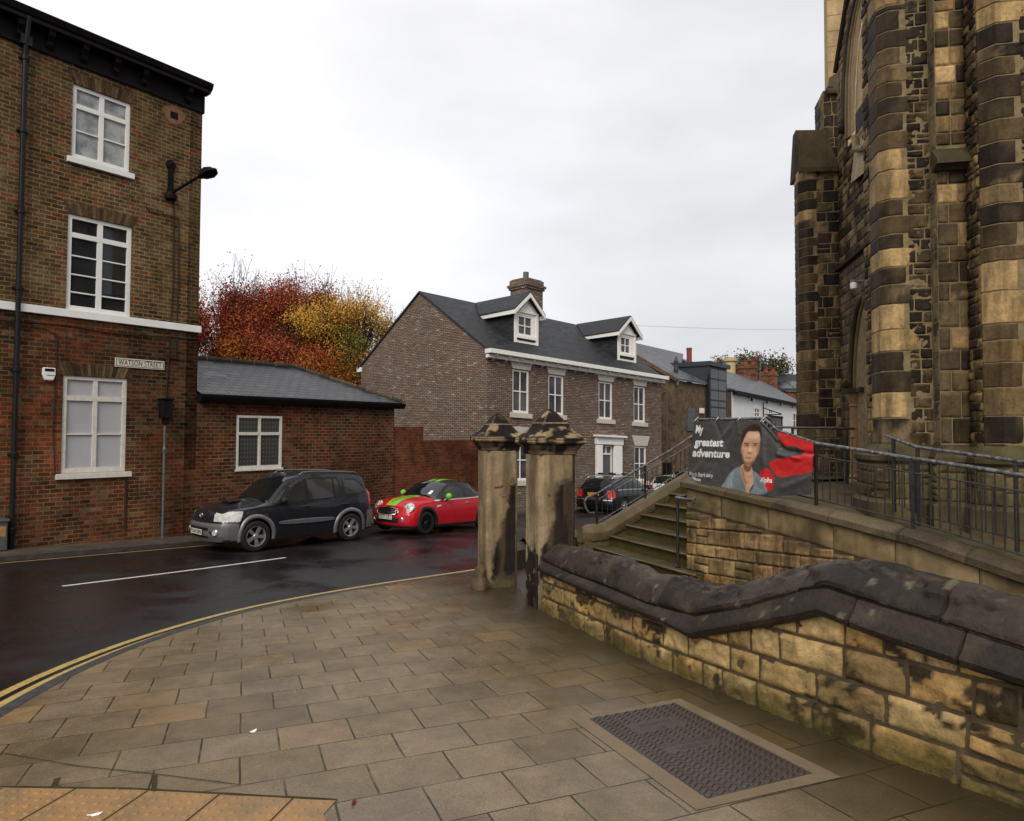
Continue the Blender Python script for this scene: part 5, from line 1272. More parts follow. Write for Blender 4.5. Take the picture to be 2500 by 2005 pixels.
# ---------------------------------------------------------------- low boundary wall with weathered two-tier coping
def wall_ray(px, py, off):
    """pixel -> (s, z) on the vertical surface off metres in front of the wall line"""
    best = None; d = ray(px, py)
    for i in range(0, 1300):
        s = i*.01; c = wall_sm(s); t = wall_dir(s); n_ = np.array([t[1], -t[0]])      # towards the pavement?
        if n_@np.array([-1, -.2]) < 0: n_ = -n_
        q = c+n_*off; e_ = abs(q[0]*d[1]-q[1]*d[0])/math.hypot(d[0], d[1])
        if best is None or e_ < best[0]: best = (e_, s, q)
    s, q = best[1], best[2]; k = math.hypot(*q)/math.hypot(d[0], d[1]); return s, float(EYE+d[2]*k)
def wn_(s):
    t = wall_dir(s); n_ = np.array([t[1], -t[0]]); return -n_ if n_@np.array([-1, -.2]) < 0 else n_
pxT = [(1346, 1326), (1418, 1338), (1470, 1350), (1530, 1364), (1575, 1377), (1612, 1402), (1682, 1408), (1714, 1424), (1743, 1434), (1830, 1421), (1946, 1389), (2021, 1370), (2062, 1363), (2131, 1366), (2201, 1381), (2253, 1398), (2380, 1424), (2500, 1450)]
pxM = [(1330, 1368), (1400, 1400), (1482, 1430), (1586, 1473), (1702, 1502), (1830, 1479), (1969, 1437), (2021, 1432), (2085, 1455), (2154, 1477), (2330, 1528), (2500, 1582)]
pxB = [(1325, 1400), (1400, 1432), (1464, 1460), (1604, 1515), (1682, 1556), (1830, 1530), (1940, 1512), (1998, 1499), (2125, 1550), (2352, 1627), (2500, 1675)]
cT = [wall_ray(x, y, -.20) for x, y in pxT]; cM = [wall_ray(x, y, .0) for x, y in pxM]; cB = [wall_ray(x, y, .085) for x, y in pxB]
def ext(c): c = sorted(c); s, z = c[-1]; s0, z0 = c[-3]; g = clamp((z-z0)/(s-s0), .0, .08); return c+[(s+2, z+2*g), (s+7, z+7*g)]
cT, cM, cB = ext(cT), ext(cM), ext(cB)
LWALL = thing('low_stone_wall', 'low sandstone wall with dark weathered coping running from the gate pillar to the right foreground', 'wall', (1.8, 4.56, -.28))
SE = 10.0
zB = lambda s: interp(s, cB); zM = lambda s: max(interp(s, cM), zB(s)+.06); zT = lambda s: max(interp(s, cT), zM(s)+.05)
if True: print('wall tiers', [(round(s, 1), round(plane_z(*wall_sm(s)), 2), round(zB(s), 2), round(zM(s), 2), round(zT(s), 2)) for s in (0, 1, 2, 3, 4, 5, 6)])
PW = lambda a, b: np.array([*wall_sm(max(0, a)), b]); NW_ = lambda a: np.array([*wn_(max(0.02, a)), 0])
WC = [(.40, .27, .12), (.34, .225, .095), (.25, .17, .08), (.38, .28, .14), (.44, .32, .16), (.20, .14, .07), (.30, .22, .10)]
m = MB()
def wcol(a, z):
    c = random.choice(WC); return tuple(q*1.12 for q in c)
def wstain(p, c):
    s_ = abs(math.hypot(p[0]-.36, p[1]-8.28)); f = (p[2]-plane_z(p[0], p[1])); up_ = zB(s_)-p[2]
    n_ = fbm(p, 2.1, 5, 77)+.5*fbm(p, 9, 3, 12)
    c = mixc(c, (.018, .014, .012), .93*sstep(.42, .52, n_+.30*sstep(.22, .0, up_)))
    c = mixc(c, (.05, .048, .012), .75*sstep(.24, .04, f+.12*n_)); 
    c = mixc(c, (.09, .085, .03), .2*sstep(.0, .4, fbm(p, 1.3, 3, 5)))
    return c
courses(m, PW, NW_, .02, SE, lambda a: plane_z(*wall_sm(max(0, a)))-.06, lambda a: zB(a)+.03, .20, .18, .50, wcol, gap=.008, depth=.024, nu=13, nv=8, rough=.024, edge=.013, stainfn=wstain)
m.build('stone_face', M['stone_wall'], LWALL, smooth=True)
m = MB(); ns = 80
for off, name in ((.006, 'f'), (-.40, 'b')):
    vs = []
    for i in range(ns+1):
        s = SE*i/ns; p = PW(s, 0)+NW_(s)*off
        vs += [(p[0], p[1], plane_z(p[0], p[1])-.2), (p[0], p[1], zB(s)+.05)]
    m.add(vs, [(2*i, 2*i+2, 2*i+3, 2*i+1) for i in range(ns)])
m.build('mortar_core', M['mortar_dark'], LWALL)
# coping loft
def cprof(s):
    b, mi_, t = zB(s), zM(s), zT(s); mi_ = max(mi_, b+.05)
    return [(-.05, b-.015), (.05, b-.02), (.085, b), (.095, b+.03), (.085, b+.05), (.05, lerp(b, mi_, .55)), (.01, mi_-.012), (-.004, mi_-.022), (.002, mi_+.0), (.012, mi_+.012), (.008, mi_+.04), (-.05, lerp(mi_, t, .52)), (-.11, lerp(mi_, t, .80)), (-.16, t-.014), (-.20, t), (-.235, t-.006), (-.31, lerp(mi_, t, .66)), (-.37, lerp(mi_, t, .35)), (-.41, mi_), (-.47, b), (-.42, b-.02)]
joints = []; s = .5
while s < SE: joints.append(s); s += random.uniform(.45, .95)
jl = [s+random.uniform(-.25, .25)+.2 for s in joints]
SSs = sorted(set([round(i*.022, 4) for i in range(int(SE/.022))]+[j+d for j in joints+jl for d in (-.012, -.006, 0, .006, .012)]))
m = MB(); rows = []; V = []; C = []; NP = 0
lich = [(random.uniform(0, SE), random.uniform(.05, .95), random.uniform(.008, .026)) for _ in range(45)]
for s in SSs:
    if s < 0.0: continue
    pr = cprof(s)
    # subdivide profile
    pr2 = []
    for k in range(len(pr)-1):
        L_ = math.hypot(pr[k+1][0]-pr[k][0], pr[k+1][1]-pr[k][1]); nn = [3, 3, 2, 2, 2, 4, 4, 2, 2, 2, 2, 5, 4, 4, 3, 3, 3, 3, 2, 2][k]
        for q_ in range(nn): pr2.append((lerp(pr[k][0], pr[k+1][0], q_/nn), lerp(pr[k][1], pr[k+1][1], q_/nn), k))
    pr2.append((*pr[-1], 19)); NP = len(pr2)
    cpt = wall_sm(s); n_ = wn_(max(.02, s)); sid = sum(1 for j in joints if j < s); sid2 = sum(1 for j in jl if j < s)
    for (o_, z_, k) in pr2:
        up_t = k >= 8
        jj = joints if up_t else jl; dj = min(abs(s-j) for j in jj); g = 1-sstep(.0, .013, dj)
        p = np.array([cpt[0]+n_[0]*o_, cpt[1]+n_[1]*o_, z_]); idn = sid if up_t else sid2+57
        off_ = .008*math.sin(idn*12.9898)+.004*fbm(p, 4, 4, 3)+.004*n3(p, 16)+(.007*fbm(p, 7, 3, 8) if 11 <= k <= 16 else 0)
        # chipped stones on the ridge near the gate and a broken lump on the right
        if 9 <= k <= 16: off_ -= .03*sstep(.12, .4, fbm((p[0]*2, p[1]*2, p[2]*5), 1.7, 3, 19))
        p = p+np.array([n_[0]*.5, n_[1]*.5, .85 if k > 8 else .3])*off_-np.array([n_[0], n_[1], .5])*g*.016
        V.append(p)
        t_ = math.sin(idn*78.233)*.5+.5
        c = mixc((.018, .014, .012), (.034, .027, .023), t_); c = mixc(c, (.065, .05, .035), .5*sstep(.1, .5, fbm(p, 2.2, 4, idn)))
        c = mixc(c, (.06, .052, .022), .25*sstep(.15, .5, fbm(p, 3, 4, 66))*(1 if k >= 12 else .5))
        if k >= 12 and k <= 15: c = mixc(c, (.14, .13, .11), .22*sstep(.18, .4, fbm(p, 14, 3, 4)))
        c = mixc(c, (.016, .012, .010), g*.9)
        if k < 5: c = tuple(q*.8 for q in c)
        for ls, lu, lr in lich:
            if abs(ls-s) < lr*1.2:
                zt__ = lerp(zB(s), zT(s), lu)
                if k <= 14 and (ls-s)**2+(zt__-z_)**2 < (lr*(1+.3*n3(p, 30)))**2: c = mixc(c, (.13, .13, .085), .6)
        C.append(c)
nr = len(V)//NP
m.add(V, [(i*NP+j, (i+1)*NP+j, (i+1)*NP+j+1, i*NP+j+1) for i in range(nr-1) for j in range(NP-1)]+[tuple(range(NP))], 0, C)
m.build('coping', M['coping'], LWALL, angle=33)
# low kerb wall of the yard beyond the gate
m = MB(); a_ = at_y(1408, 1262, 14.6); b_ = at_y(1432, 1330, 12.6)
YW = thing('yard_wall', 'low dark stone yard wall seen between the gate pillars and beside the stair parapet', 'wall', (0.9, 13, -.6))
pl_ = [(.0, 11.9), (.35, 12.4), (1.15, 13.15), (1.9, 14.1), (3.4, 15.6)]
for k in range(len(pl_)-1):
    a_, b_ = np.array(pl_[k]), np.array(pl_[k+1]); t = (b_-a_)/np.linalg.norm(b_-a_); n_ = np.array([t[1], -t[0]])
    za, zb2 = plane_z(*a_), plane_z(*b_)
    P_ = lambda p, o, z: np.array([*(p+n_*o), z])
    top = .33+k*.06
    vs = [P_(a_, 0, za-.3), P_(b_, 0, zb2-.3), P_(b_, 0, zb2+top), P_(a_, 0, za+top), P_(b_, -.18, zb2+top+.12), P_(a_, -.18, za+top+.12), P_(b_, -.36, zb2+top), P_(a_, -.36, za+top), P_(b_, -.36, zb2-.3), P_(a_, -.36, za-.3)]
    m.add(vs, [(0, 1, 2, 3), (3, 2, 4, 5), (5, 4, 6, 7), (7, 6, 8, 9)], 0, (.055, .045, .03))
m.build('stonework', M['coping'], YW)
# ---------------------------------------------------------------- retaining wall, steps, railings
RD = np.array([.447, -.894, 0]); RD /= np.linalg.norm(RD)       # along the retaining wall towards the right foreground
RA = np.array([.894, .447, 0]); RA /= np.linalg.norm(RA)        # into the platform, up the steps
W0 = np.array([2.87, 10.9, 0])
def onR(px, py, off=0.):                              # off = metres in front of (-) / behind (+) the wall face
    p = on_plane(px, py, W0+RA*off, RA); return float((p-W0)@RD), float(p[2])
def RP(t, z, off=0.): return W0+RD*t+RA*off+Z3*z
cops = sorted([onR(1676, 1168, -.06), onR(1900, 1217, -.06), onR(2060, 1255, -.06), onR(2224, 1296, -.06), onR(2500, 1386, -.06)])
g_ = (cops[-1][1]-cops[-2][1])/(cops[-1][0]-cops[-2][0]); cops = [(-.5, cops[0][1])]+cops+[(cops[-1][0]+6, cops[-1][1]+6*g_)]
rz = lambda t: interp(t, cops)                        # coping top front edge
print('retaining coping', [(round(a, 2), round(b, 2)) for a, b in cops])
RW = thing('retaining_wall', 'rough sandstone retaining wall with smooth ashlar band and sloping coping beneath the banner and railing', 'wall', RP(2.5, -.4))
RE = 8.0
mb = MB(); RC = [(.33, .225, .115), (.28, .19, .095), (.23, .16, .085), (.37, .27, .145), (.21, .16, .09), (.31, .21, .105)]
def rst(p, c):
    n_ = fbm(p, 1.6, 4, 91); c = mixc(c, (.07, .065, .03), .55*sstep(.05, .4, n_)); c = mixc(c, (.05, .04, .028), .5*sstep(.1, .35, fbm(p, 3.5, 3, 17)))
    return c
courses(mb, lambda a, b: RP(a, b), lambda a: -RA, 0, RE, lambda a: plane_z(*RP(a, 0)[:2])-.1, lambda a: rz(a)-.52, .225, .24, .5, lambda a, z: random.choice(RC), gap=.012, depth=.03, nu=7, nv=5, rough=.02, stainfn=rst)
mb.build('rough_courses', M['stone'], RW, smooth=True)
mb = MB(); t = 0
while t < RE:
    w_ = random.uniform(.75, 1.15); t1 = min(t+w_, RE); c = mixc((.20, .15, .085), (.26, .20, .12), random.random())
    block(mb, lambda a, b: RP(a, b+rz(a)), lambda a: -RA, t+.004, t1-.004, -.50, -.17, c, depth=.02, nu=10, nv=6, rough=.003, edge=.008, stainfn=rst); t = t1
mb.build('ashlar_band', M['ashlar'], RW, smooth=True)
mb = MB(); mb.prism([RP(0, -1.2, -.001+.002), RP(RE, -1.2, .001), RP(RE, rz(RE)-.16, .001), *[RP(a, rz(a)-.16, .001) for a in (5, 4, 3, 2, 1)], RP(0, rz(0)-.16, .001)], RA*.3)
mb.poly([RP(0, -1.2, 0), RP(0, -1.2, 3.2), RP(0, rz(0)-.1, 3.2), RP(0, rz(0)-.1, 0)])
mb.build('mortar_core', M['mortar_dark'], RW)
mb = MB(); V = []; C = []; n = 300
cp = [(.0, -.17), (-.06, -.165), (-.075, -.15), (-.075, -.075), (-.065, -.065), (.02, -.022), (.06, -.005), (.12, .0), (.2, -.01), (.30, -.05), (.34, -.1), (.34, -.17)]
jt = [.9, 1.75, 2.7, 3.6, 4.35, 5.3, 6.2, 7.1]
for i in range(n+1):
    t = -.08+RE*i/n
    dj = min(abs(t-j) for j in jt); g = 1-sstep(0, .014, dj); idn = sum(1 for j in jt if j < t)
    for o_, z_ in cp:
        p = RP(t, rz(max(0, t))+z_, o_); d = .004*fbm(p, 6, 3, 2)-g*.012; p = p-RA*d+Z3*d; V.append(p)
        c = mixc((.075, .055, .036), (.105, .082, .054), .5+.5*math.sin(idn*4.7)); c = mixc(c, (.05, .04, .028), sstep(.0, .4, fbm(p, 2, 4, 8))); c = mixc(c, (.09, .09, .03), .25*sstep(.12, .4, fbm(p, 1.4, 4, 55))); C.append(mixc(c, (.025, .02, .015), g*.8))
k = len(cp); mb.add(V, [(i*k+j, (i+1)*k+j, (i+1)*k+j+1, i*k+j+1) for i in range(n) for j in range(k-1)]+[tuple(range(k-1, -1, -1))], 0, C); mb.build('coping', M['coping'], RW, angle=25)
# steps
NS, RISE, TREAD, WST = 7, .195, .37, 2.75
S0 = W0-RA*.18; SZ = -.60
ST = thing('stone_steps', 'flight of mossy worn stone steps rising from the yard to the church platform', 'steps', S0-RD*1.2+Z3*SZ)
for k in range(NS):
    mb = MB(); zz_ = SZ+RISE*k; o_ = S0+RA*TREAD*k-RD*WST
    L = WST+(.42 if k == 0 else .0)+(-.0)
    if k > 0: L = WST-.02 if TREAD*k > .18 else WST
    def f(u, v, o_=o_, zz_=zz_, L=L):
        # profile: riser, nosing, tread
        pr = [(0, -.35), (0, -.05), (-.025, -.04), (-.03, -.012), (-.018, .0), (.02, .0), (.15, -.006), (.30, -.008), (TREAD+.02, -.004)]
        x = v*8; i = min(7, int(x)); a, b = pr[i], pr[i+1]; q = x-i
        p = o_+RD*(L*u)+RA*lerp(a[0], b[0], q)+Z3*(zz_+lerp(a[1], b[1], q)-.012*math.sin(math.pi*u)*(1 if i > 2 else 0)); return p+Z3*.004*fbm(p, 5, 3, k)
    def cf(u, v, p, k=k):
        c = mixc((.05, .038, .022), (.078, .06, .036), clamp(.5+fbm(p, 3, 4, k)))
        if v < .34: c = mixc(c, (.05, .05, .012), .5+.4*sstep(-.1, .3, fbm(p, 2, 3, k+9))); c = mixc(c, (.10, .11, .015), .7*sstep(.15, .0, u)); 
        elif v < .56: c = mixc(c, (.18, .15, .10), .4)
        return c
    mb.grid(f, 60, 24, 0, cf, flip=True)
    if k == 0: mb.poly([S0+RD*.42+Z3*(SZ-.35), S0+RD*.42+RA*.2+Z3*(SZ-.35), S0+RD*.42+RA*.2+Z3*SZ, S0+RD*.42+Z3*SZ], 0, (.05, .045, .015))
    mb.build('step', M['steps'], ST, smooth=True)
# far flank parapet
PS = W0-RD*(WST-.28)
PAR = thing('stair_parapet', 'sloping stone stair parapet with moulded coping on the far side of the steps', 'parapet', PS+RA*.9-Z3*.3)
def pz(s): return .10 if s > 99 else lerp(-.20, .80, clamp((s-.12)/2.25, 0, 1.6)) if s > .12 else -.20
mb = MB(); ss = [-.42, -.38, -.3]+[-.2+.1*i for i in range(36)]
sec = [(.01, -.33), (-.03, -.30), (-.05, -.25), (-.05, -.13), (-.02, -.08), (.05, .0), (.20, .0), (.28, -.08), (.31, -.13), (.31, -.25), (.26, -.33)]
V = []; C = []
for i, s in enumerate(ss):
    sh = [.0, .03, .015][i] if i < 3 else 0; zf = [.62, .9, 1][i] if i < 3 else 1
    for o_, z_ in sec:
        p = PS+RA*s-RD*(o_*(1 if i > 2 else lerp(.55, 1, i/3))+(0 if i > 2 else .06*(3-i)/3))+Z3*(pz(s)+z_*(1 if z_ < -.1 else zf)-(sh*2 if z_ > -.1 else 0)); p = p+Z3*.004*fbm(p, 6, 3, 1); V.append(p)
        c = mixc((.085, .062, .04), (.12, .092, .06), clamp(.5+fbm(p, 2.5, 4, 4))); C.append(mixc(c, (.06, .06, .02), .5*sstep(.1, .4, fbm(p, 2, 3, 44))))
k = len(sec); mb.add(V, [(i*k+j, i*k+(j+1) % k, (i+1)*k+(j+1) % k, (i+1)*k+j) for i in range(len(ss)-1) for j in range(k)]+[tuple(range(k))[::-1]], 0, C)
mb.build('coping', M['coping'], PAR, angle=28)
mb = MB()
for i in range(34):
    s0_, s1_ = -.36+i*.1, -.26+i*.1
    for o_ in (0., ): mb.prism([PS+RA*s0_-Z3*1.6, PS+RA*s1_-Z3*1.6, PS+RA*s1_+Z3*(pz(s1_)-.30), PS+RA*s0_+Z3*(pz(s0_)-.30)], -RD*.27, 0, (.13, .105, .06) if s0_ < .1 else (.085, .068, .042))
mb.build('flank', M['ashlar'], PAR)
# platform surface, with the ramp following the retaining coping
mb = MB(); NT, NA = 60, 34; V = []
for i in range(NT+1):
    t = lerp(-3.2, RE, i/NT)
    for j in range(NA+1):
        a = lerp(0.14, 13, (j/NA)**1.6)
        z = rz(max(0, t))-.16 if t > 0 else .76
        z = lerp(z, .62, sstep(1.3, 4.0, a)) if t > 1 else z
        if t < 0 and a < NS*TREAD-.25: continue
        V.append(tuple(RP(t, z, a)))
tt = [lerp(0, RE, i/NT) for i in range(NT+1)]; V = []
for t in tt:
    for j in range(NA+1):
        a = lerp(.14, 13, (j/NA)**1.6); z = rz(t)-.16; z = lerp(z, .60, sstep(1.2, 3.0, a)*clamp((t-1)/1)); V.append(tuple(RP(t, z, a)))
mb.add(V, [(i*(NA+1)+j, i*(NA+1)+j+1, (i+1)*(NA+1)+j+1, (i+1)*(NA+1)+j)[::-1] for i in range(NT) for j in range(NA)])
a0_ = NS*TREAD-.20
mb.poly([RP(-3.1, .765, a0_), RP(0.02, .765, a0_), RP(0.02, .765, 13), RP(-3.1, .765, 13)]); mb.poly([RP(-3.1, .765, a0_), RP(-3.1, .765, 13), RP(-3.1, -2.6, 13), RP(-3.1, -2.6, a0_)])
tag(mb.build('platform', M['platform'], smooth=False), kind='structure')

# ---------------------------------------------------------------- railings
def bal(T, p, z0, z1, r=.0075):
    m = MB(); m.tube([(p[0], p[1], z0), (p[0], p[1], z1)], r, 6); m.build('baluster', M['iron'], T)
def post(T, p, z0, z1, r=.02):
    m = MB(); m.cbox((p[0], p[1], (z0+z1)/2), .036, .036, z1-z0, RD); m.build('post', M['iron'], T, bevel=.003)
OFF = .10
# R1: long rail on the retaining wall
r1 = sorted([onR(1706, 1025, OFF), onR(1866, 1022, OFF), onR(1900, 1052, OFF), onR(1995, 1083, OFF), onR(2105, 1100, OFF), onR(2224, 1119, OFF), onR(2360, 1139, OFF), onR(2500, 1161, OFF)])
ga = (r1[-1][1]-r1[-2][1])/(r1[-1][0]-r1[-2][0]); r1.append((RE, r1[-1][1]+ga*(RE-r1[-1][0])))
print('rail', [(round(a, 2), round(b, 2)) for a, b in r1])
T1_ = thing('ramp_railing', 'long black iron railing with balusters on top of the retaining wall, carrying the banner', 'railing', RP(3, .6, OFF))
mb = MB(); mb.tube([RP(a, b, OFF) for a, b in r1], .024, 10); mb.build('handrail', M['iron_worn_sheen'], T1_, smooth=True)
rr1 = lambda t: interp(t, r1)
mid = lambda t: lerp(.0, rr1(t)-.165, 1); bot = lambda t: rz(t)+.075
mb = MB(); tl_ = [1.9+.3*i for i in range(21)]
mb.tube([RP(t, mid(t), OFF) for t in tl_], .010, 6); mb.tube([RP(t, bot(t), OFF) for t in [.1]+tl_], .010, 6); mb.build('cross_rail', M['iron'], T1_)
for t_ in (onR(1712, 1100, OFF)[0], onR(1868, 1100, OFF)[0], onR(1992, 1150, OFF)[0], onR(2228, 1200, OFF)[0], 5.2, 6.6): post(T1_, RP(t_, 0, OFF), rz(t_)-.02, rr1(t_)-.02)
t = onR(2008, 1150, OFF)[0]
while t < 7.6: bal(T1_, RP(t, 0, OFF), bot(t), mid(t)); t += .107
# loop end behind the banner
mb = MB(); lc = on_plane(1872, 1043, RP(0, 0, .35), RA); lr_ = .15
mb.tube([lc+RD*(.13*math.sin(a)+.0)*1.1+Z3*.14*math.cos(a) for a in np.arange(-.3, 2.9, .25)], .022, 8); mb.build('scroll_end', M['iron'], T1_, smooth=True)
# R2: inner ramp rail
P2a, P2b, P2c = at_y(2163, 1064, 8.75), at_y(2240, 1092, 8.05), at_y(2500, 1128, 6.9); P2d = P2c+(P2c-P2b)*.8
T2_ = thing('ramp_railing', 'inner black iron handrail of the ramp close to the church plinth', 'railing', (P2b+P2c)/2-Z3*.8)
mb = MB(); mb.tube([P2a, P2b, P2c, P2d], .022, 10); mb.build('handrail', M['iron_worn_sheen'], T2_, smooth=True)
def along(f): return lerp(P2b, P2c, f)
mb = MB(); dn = Z3*-.16; mb.tube([P2a+dn, P2b+dn, P2c+dn, P2d+dn], .009, 6); dn = Z3*-.82; mb.tube([P2a+dn, P2b+dn, P2c+dn, P2d+dn], .009, 6); mb.build('cross_rail', M['iron'], T2_)
for p in (P2a+(P2b-P2a)*.25, P2b, lerp(P2b, P2c, .93), P2d): post(T2_, p, p[2]-.95, p[2])
for k in range(6): p = lerp(P2a, P2b, (k+.5)/6.); bal(T2_, p, p[2]-.82, p[2]-.16)
L = np.linalg.norm(P2c-P2b)
for k in range(int(L*1.8/.107)): p = P2b+(P2c-P2b)/L*(.107*(k+.6)); bal(T2_, p, p[2]-.82, p[2]-.16)
# R3: level rail by the church door
P3a, P3b = at_y(1893, 1043, 11.9), at_y(2087, 1047, 11.6)
T3_ = thing('entrance_railing', 'level black iron railing in front of the church doorway', 'railing', (P3a+P3b)/2-Z3)
mb = MB(); mb.tube([P3a, P3b], .022, 10); mb.build('handrail', M['iron'], T3_)
mb = MB(); mb.tube([P3a-Z3*.16, P3b-Z3*.16], .009, 6); mb.tube([P3a-Z3*.85, P3b-Z3*.85], .009, 6); mb.build('cross_rail', M['iron'], T3_)
for f in (.22, .9): p = lerp(P3a, P3b, f); post(T3_, p, p[2]-.97, p[2])
for k in range(14): p = lerp(P3a, P3b, (k+.5)/14); bal(T3_, p, p[2]-.85, p[2]-.16)
# R0: stair railing on the parapet
def onP(px, py): p = on_plane(px, py, PS-RD*.13, RD); return float((p-PS)@RA), float(p[2])
def PP(s, z): return PS-RD*.13+RA*s+Z3*z
T0_ = thing('stair_railing', 'black iron stair railing with a scrolled lower end on the sloping parapet', 'railing', PP(1.2, 0))
tops = [onP(1460, 1204), onP(1551, 1150), onP(1640, 1098), onP(1690, 1065), onP(1703, 1042)]
lp = [onP(1452, 1252), onP(1438, 1253), onP(1430, 1240), onP(1427, 1225), (onP(1432, 1216)), onP(1442, 1211)]
mb = MB(); mb.tube([PP(*q) for q in lp+tops], .022, 10); mb.build('handrail', M['iron_worn_sheen'], T0_, smooth=True)
s2a, s2b = onP(1462, 1219), onP(1692, 1084); s3a, s3b = onP(1461, 1274), onP(1690, 1137)
mb = MB(); mb.tube([PP(*s2a), PP(*s2b)], .011, 6); mb.tube([PP(*s3a), PP(*s3b)], .011, 6); mb.build('cross_rail', M['iron_worn_sheen'], T0_)
lin = lambda a, b, s: a[1]+(b[1]-a[1])*(s-a[0])/(b[0]-a[0])
sp = [onP(1457, 1240)[0], onP(1575, 1180)[0], s2b[0]-.02]
for s in sp: post(T0_, PP(s, 0), pz(s)-.03, lin(tops[0], tops[3], s)-.01)
s = sp[0]+.13
while s < sp[2]-.05:
    if abs(s-sp[1]) > .05: bal(T0_, PP(s, 0), lin(s3a, s3b, s), lin(s2a, s2b, s))
    s += .125
# short wall-fixed handrail at the foot of the steps
hb = S0+RD*.07+RA*.12; hb = hb+Z3*(SZ); 
q0 = on_plane(1655, 1383, np.array([0, 0, SZ]), Z3); zt = on_plane(1655, 1217, q0, FW)[2]
TH_ = thing('steps_handrail', 'short black handrail on one post at the foot of the steps beside the retaining wall', 'handrail', q0)
mb = MB(); mb.tube([q0, (q0[0], q0[1], zt)], .024, 10); mb.lathe(q0, [(.05, 0), (.05, .012), (.025, .02)], 12); mb.build('post', M['iron'], TH_, angle=40)
pA = on_plane(1695, 1221, q0-RA*.03, RA); pt = np.array([q0[0], q0[1], zt]); pC = pt+RA*.34+Z3*.06
mb = MB(); mb.tube([pA, lerp(pA, pt, .9)+Z3*.0, pt-RD*.05, pt-RD*.07+RA*.03+Z3*.01, pt+RA*.12+Z3*.02, pC], .022, 10); mb.lathe(pA-RA*.0, [(.05, -.01), (.05, .01), (.02, .015)], 12, RD); mb.build('handrail', M['iron_worn_sheen'], TH_, angle=50)
# dry weeds at the foot of the retaining wall
for (px, py, h, sd) in ((1706, 1410, .20, 1), (1735, 1412, .26, 2), (1762, 1408, .15, 3), (1838, 1398, .26, 4), (1858, 1392, .18, 5), (1908, 1388, .24, 6), (1925, 1392, .16, 7)):
    p = on_plane(px, py+8, RP(0, 0, -.22), RA); rnd = random.Random(sd); m1 = MB()
    lab = {1: 'dry yellow weed sprig nearest the bottom step', 2: 'taller orange dry weed right of the bottom step', 3: 'short pale weed in the yard, third from the steps', 4: 'brown dead weed with seed heads behind the ramp of the low wall coping', 5: 'small brown weed just right of the one with seed heads', 6: 'thin reddish weed stem further right along the retaining wall', 7: 'small rightmost dry weed behind the low wall'}[sd]
    gz_ = p[2]
    for k in range(7):
        d = np.array([rnd.gauss(0, .3), rnd.gauss(0, .3), 1.]); q = p+np.array([rnd.gauss(0, .02), rnd.gauss(0, .02), -.08]); tip = q+d*h*rnd.uniform(.6, 1.2); m1.tube([q, lerp(q, tip, .5)+np.array([.01, 0, 0]), tip], [.003, .0025, .001], 4, 0, (.10, .06, .03))
        for j in range(9):
            c = lerp(q, tip, rnd.uniform(.35, 1)); a_ = np.array([rnd.gauss(0, 1), rnd.gauss(0, 1), rnd.gauss(0, 1)]); a_ /= np.linalg.norm(a_); b_ = np.cross(a_, [0, .3, 1]); s_ = rnd.uniform(.008, .018)
            cc = rnd.choice([(.35, .22, .05), (.25, .13, .04), (.45, .30, .08), (.12, .08, .03)]) if sd < 4 else rnd.choice([(.14, .07, .03), (.09, .05, .03)])
            m1.add([c-a_*s_, c-b_*s_*.5, c+a_*s_, c+b_*s_*.5], [(0, 1, 2, 3)], 0, cc)
    tag(m1.build('dry_weed', M['leafc'], uv=False), lab, 'weed')
# yellow-green shrub peeping over the parapet
p = at_y(1655, 1172, 15.2); rnd = random.Random(3); m1 = MB()
for k in range(260):
    c = p+np.array([rnd.gauss(0, .22), rnd.gauss(0, .1), rnd.gauss(-.1, .16)]); a_ = np.array([rnd.gauss(0, 1), rnd.gauss(0, 1), rnd.gauss(0, 1)]); a_ /= np.linalg.norm(a_); b_ = np.cross(a_, [.3, .3, 1]); s_ = .035
    m1.add([c-a_*s_, c-b_*s_*.6, c+a_*s_, c+b_*s_*.6], [(0, 1, 2, 3)], 0, rnd.choice([(.07, .12, .02), (.05, .09, .02), (.35, .33, .05)]))
tag(m1.build('shrub', M['leafc'], uv=False), 'small green shrub with yellow flowers behind the top of the stair parapet', 'shrub')

# ---------------------------------------------------------------- banner
def lini(t, pts): xs = np.linspace(0, 1, len(pts)); return float(np.interp(t, xs, [p[0] for p in pts])), float(np.interp(t, xs, [p[1] for p in pts]))
topP = [(1703, 1027), (1722, 1029), (1754, 1025), (1780, 1029), (1808, 1025), (1838, 1027), (1868, 1026), (1884, 1044), (1905, 1054), (1936, 1063), (1966, 1072), (1996, 1082)]
botP = [(1687, 1158), (1700, 1168), (1720, 1182), (1745, 1187), (1770, 1190), (1796, 1196), (1826, 1202), (1854, 1206), (1884, 1211), (1915, 1211), (1952, 1209), (1992, 1207)]
NX, NY = 306, 184
# artwork in photo-pixel units (x 1685..1997, y 1020..1215)
def zp2(x, y): return 1680+x*.15306, 1010+y*.15306
def PG(pts): return np.array([zp2(*p) for p in pts])
ART = np.zeros((0,))
def pmask(X, Y, P, soft=1.1):
    inside = np.zeros(X.shape, bool); dmin = np.full(X.shape, 1e9); n = len(P)
    for i in range(n):
        x0, y0 = P[i]; x1, y1 = P[(i+1) % n]
        cnd = ((y0 > Y) != (y1 > Y)) & (X < (x1-x0)*(Y-y0)/(y1-y0+1e-9)+x0); inside ^= cnd
        dx, dy = x1-x0, y1-y0; t_ = np.clip(((X-x0)*dx+(Y-y0)*dy)/(dx*dx+dy*dy+1e-9), 0, 1); dmin = np.minimum(dmin, np.hypot(X-x0-t_*dx, Y-y0-t_*dy))
    sd_ = np.where(inside, dmin, -dmin); return np.clip(sd_/soft+.5, 0, 1)
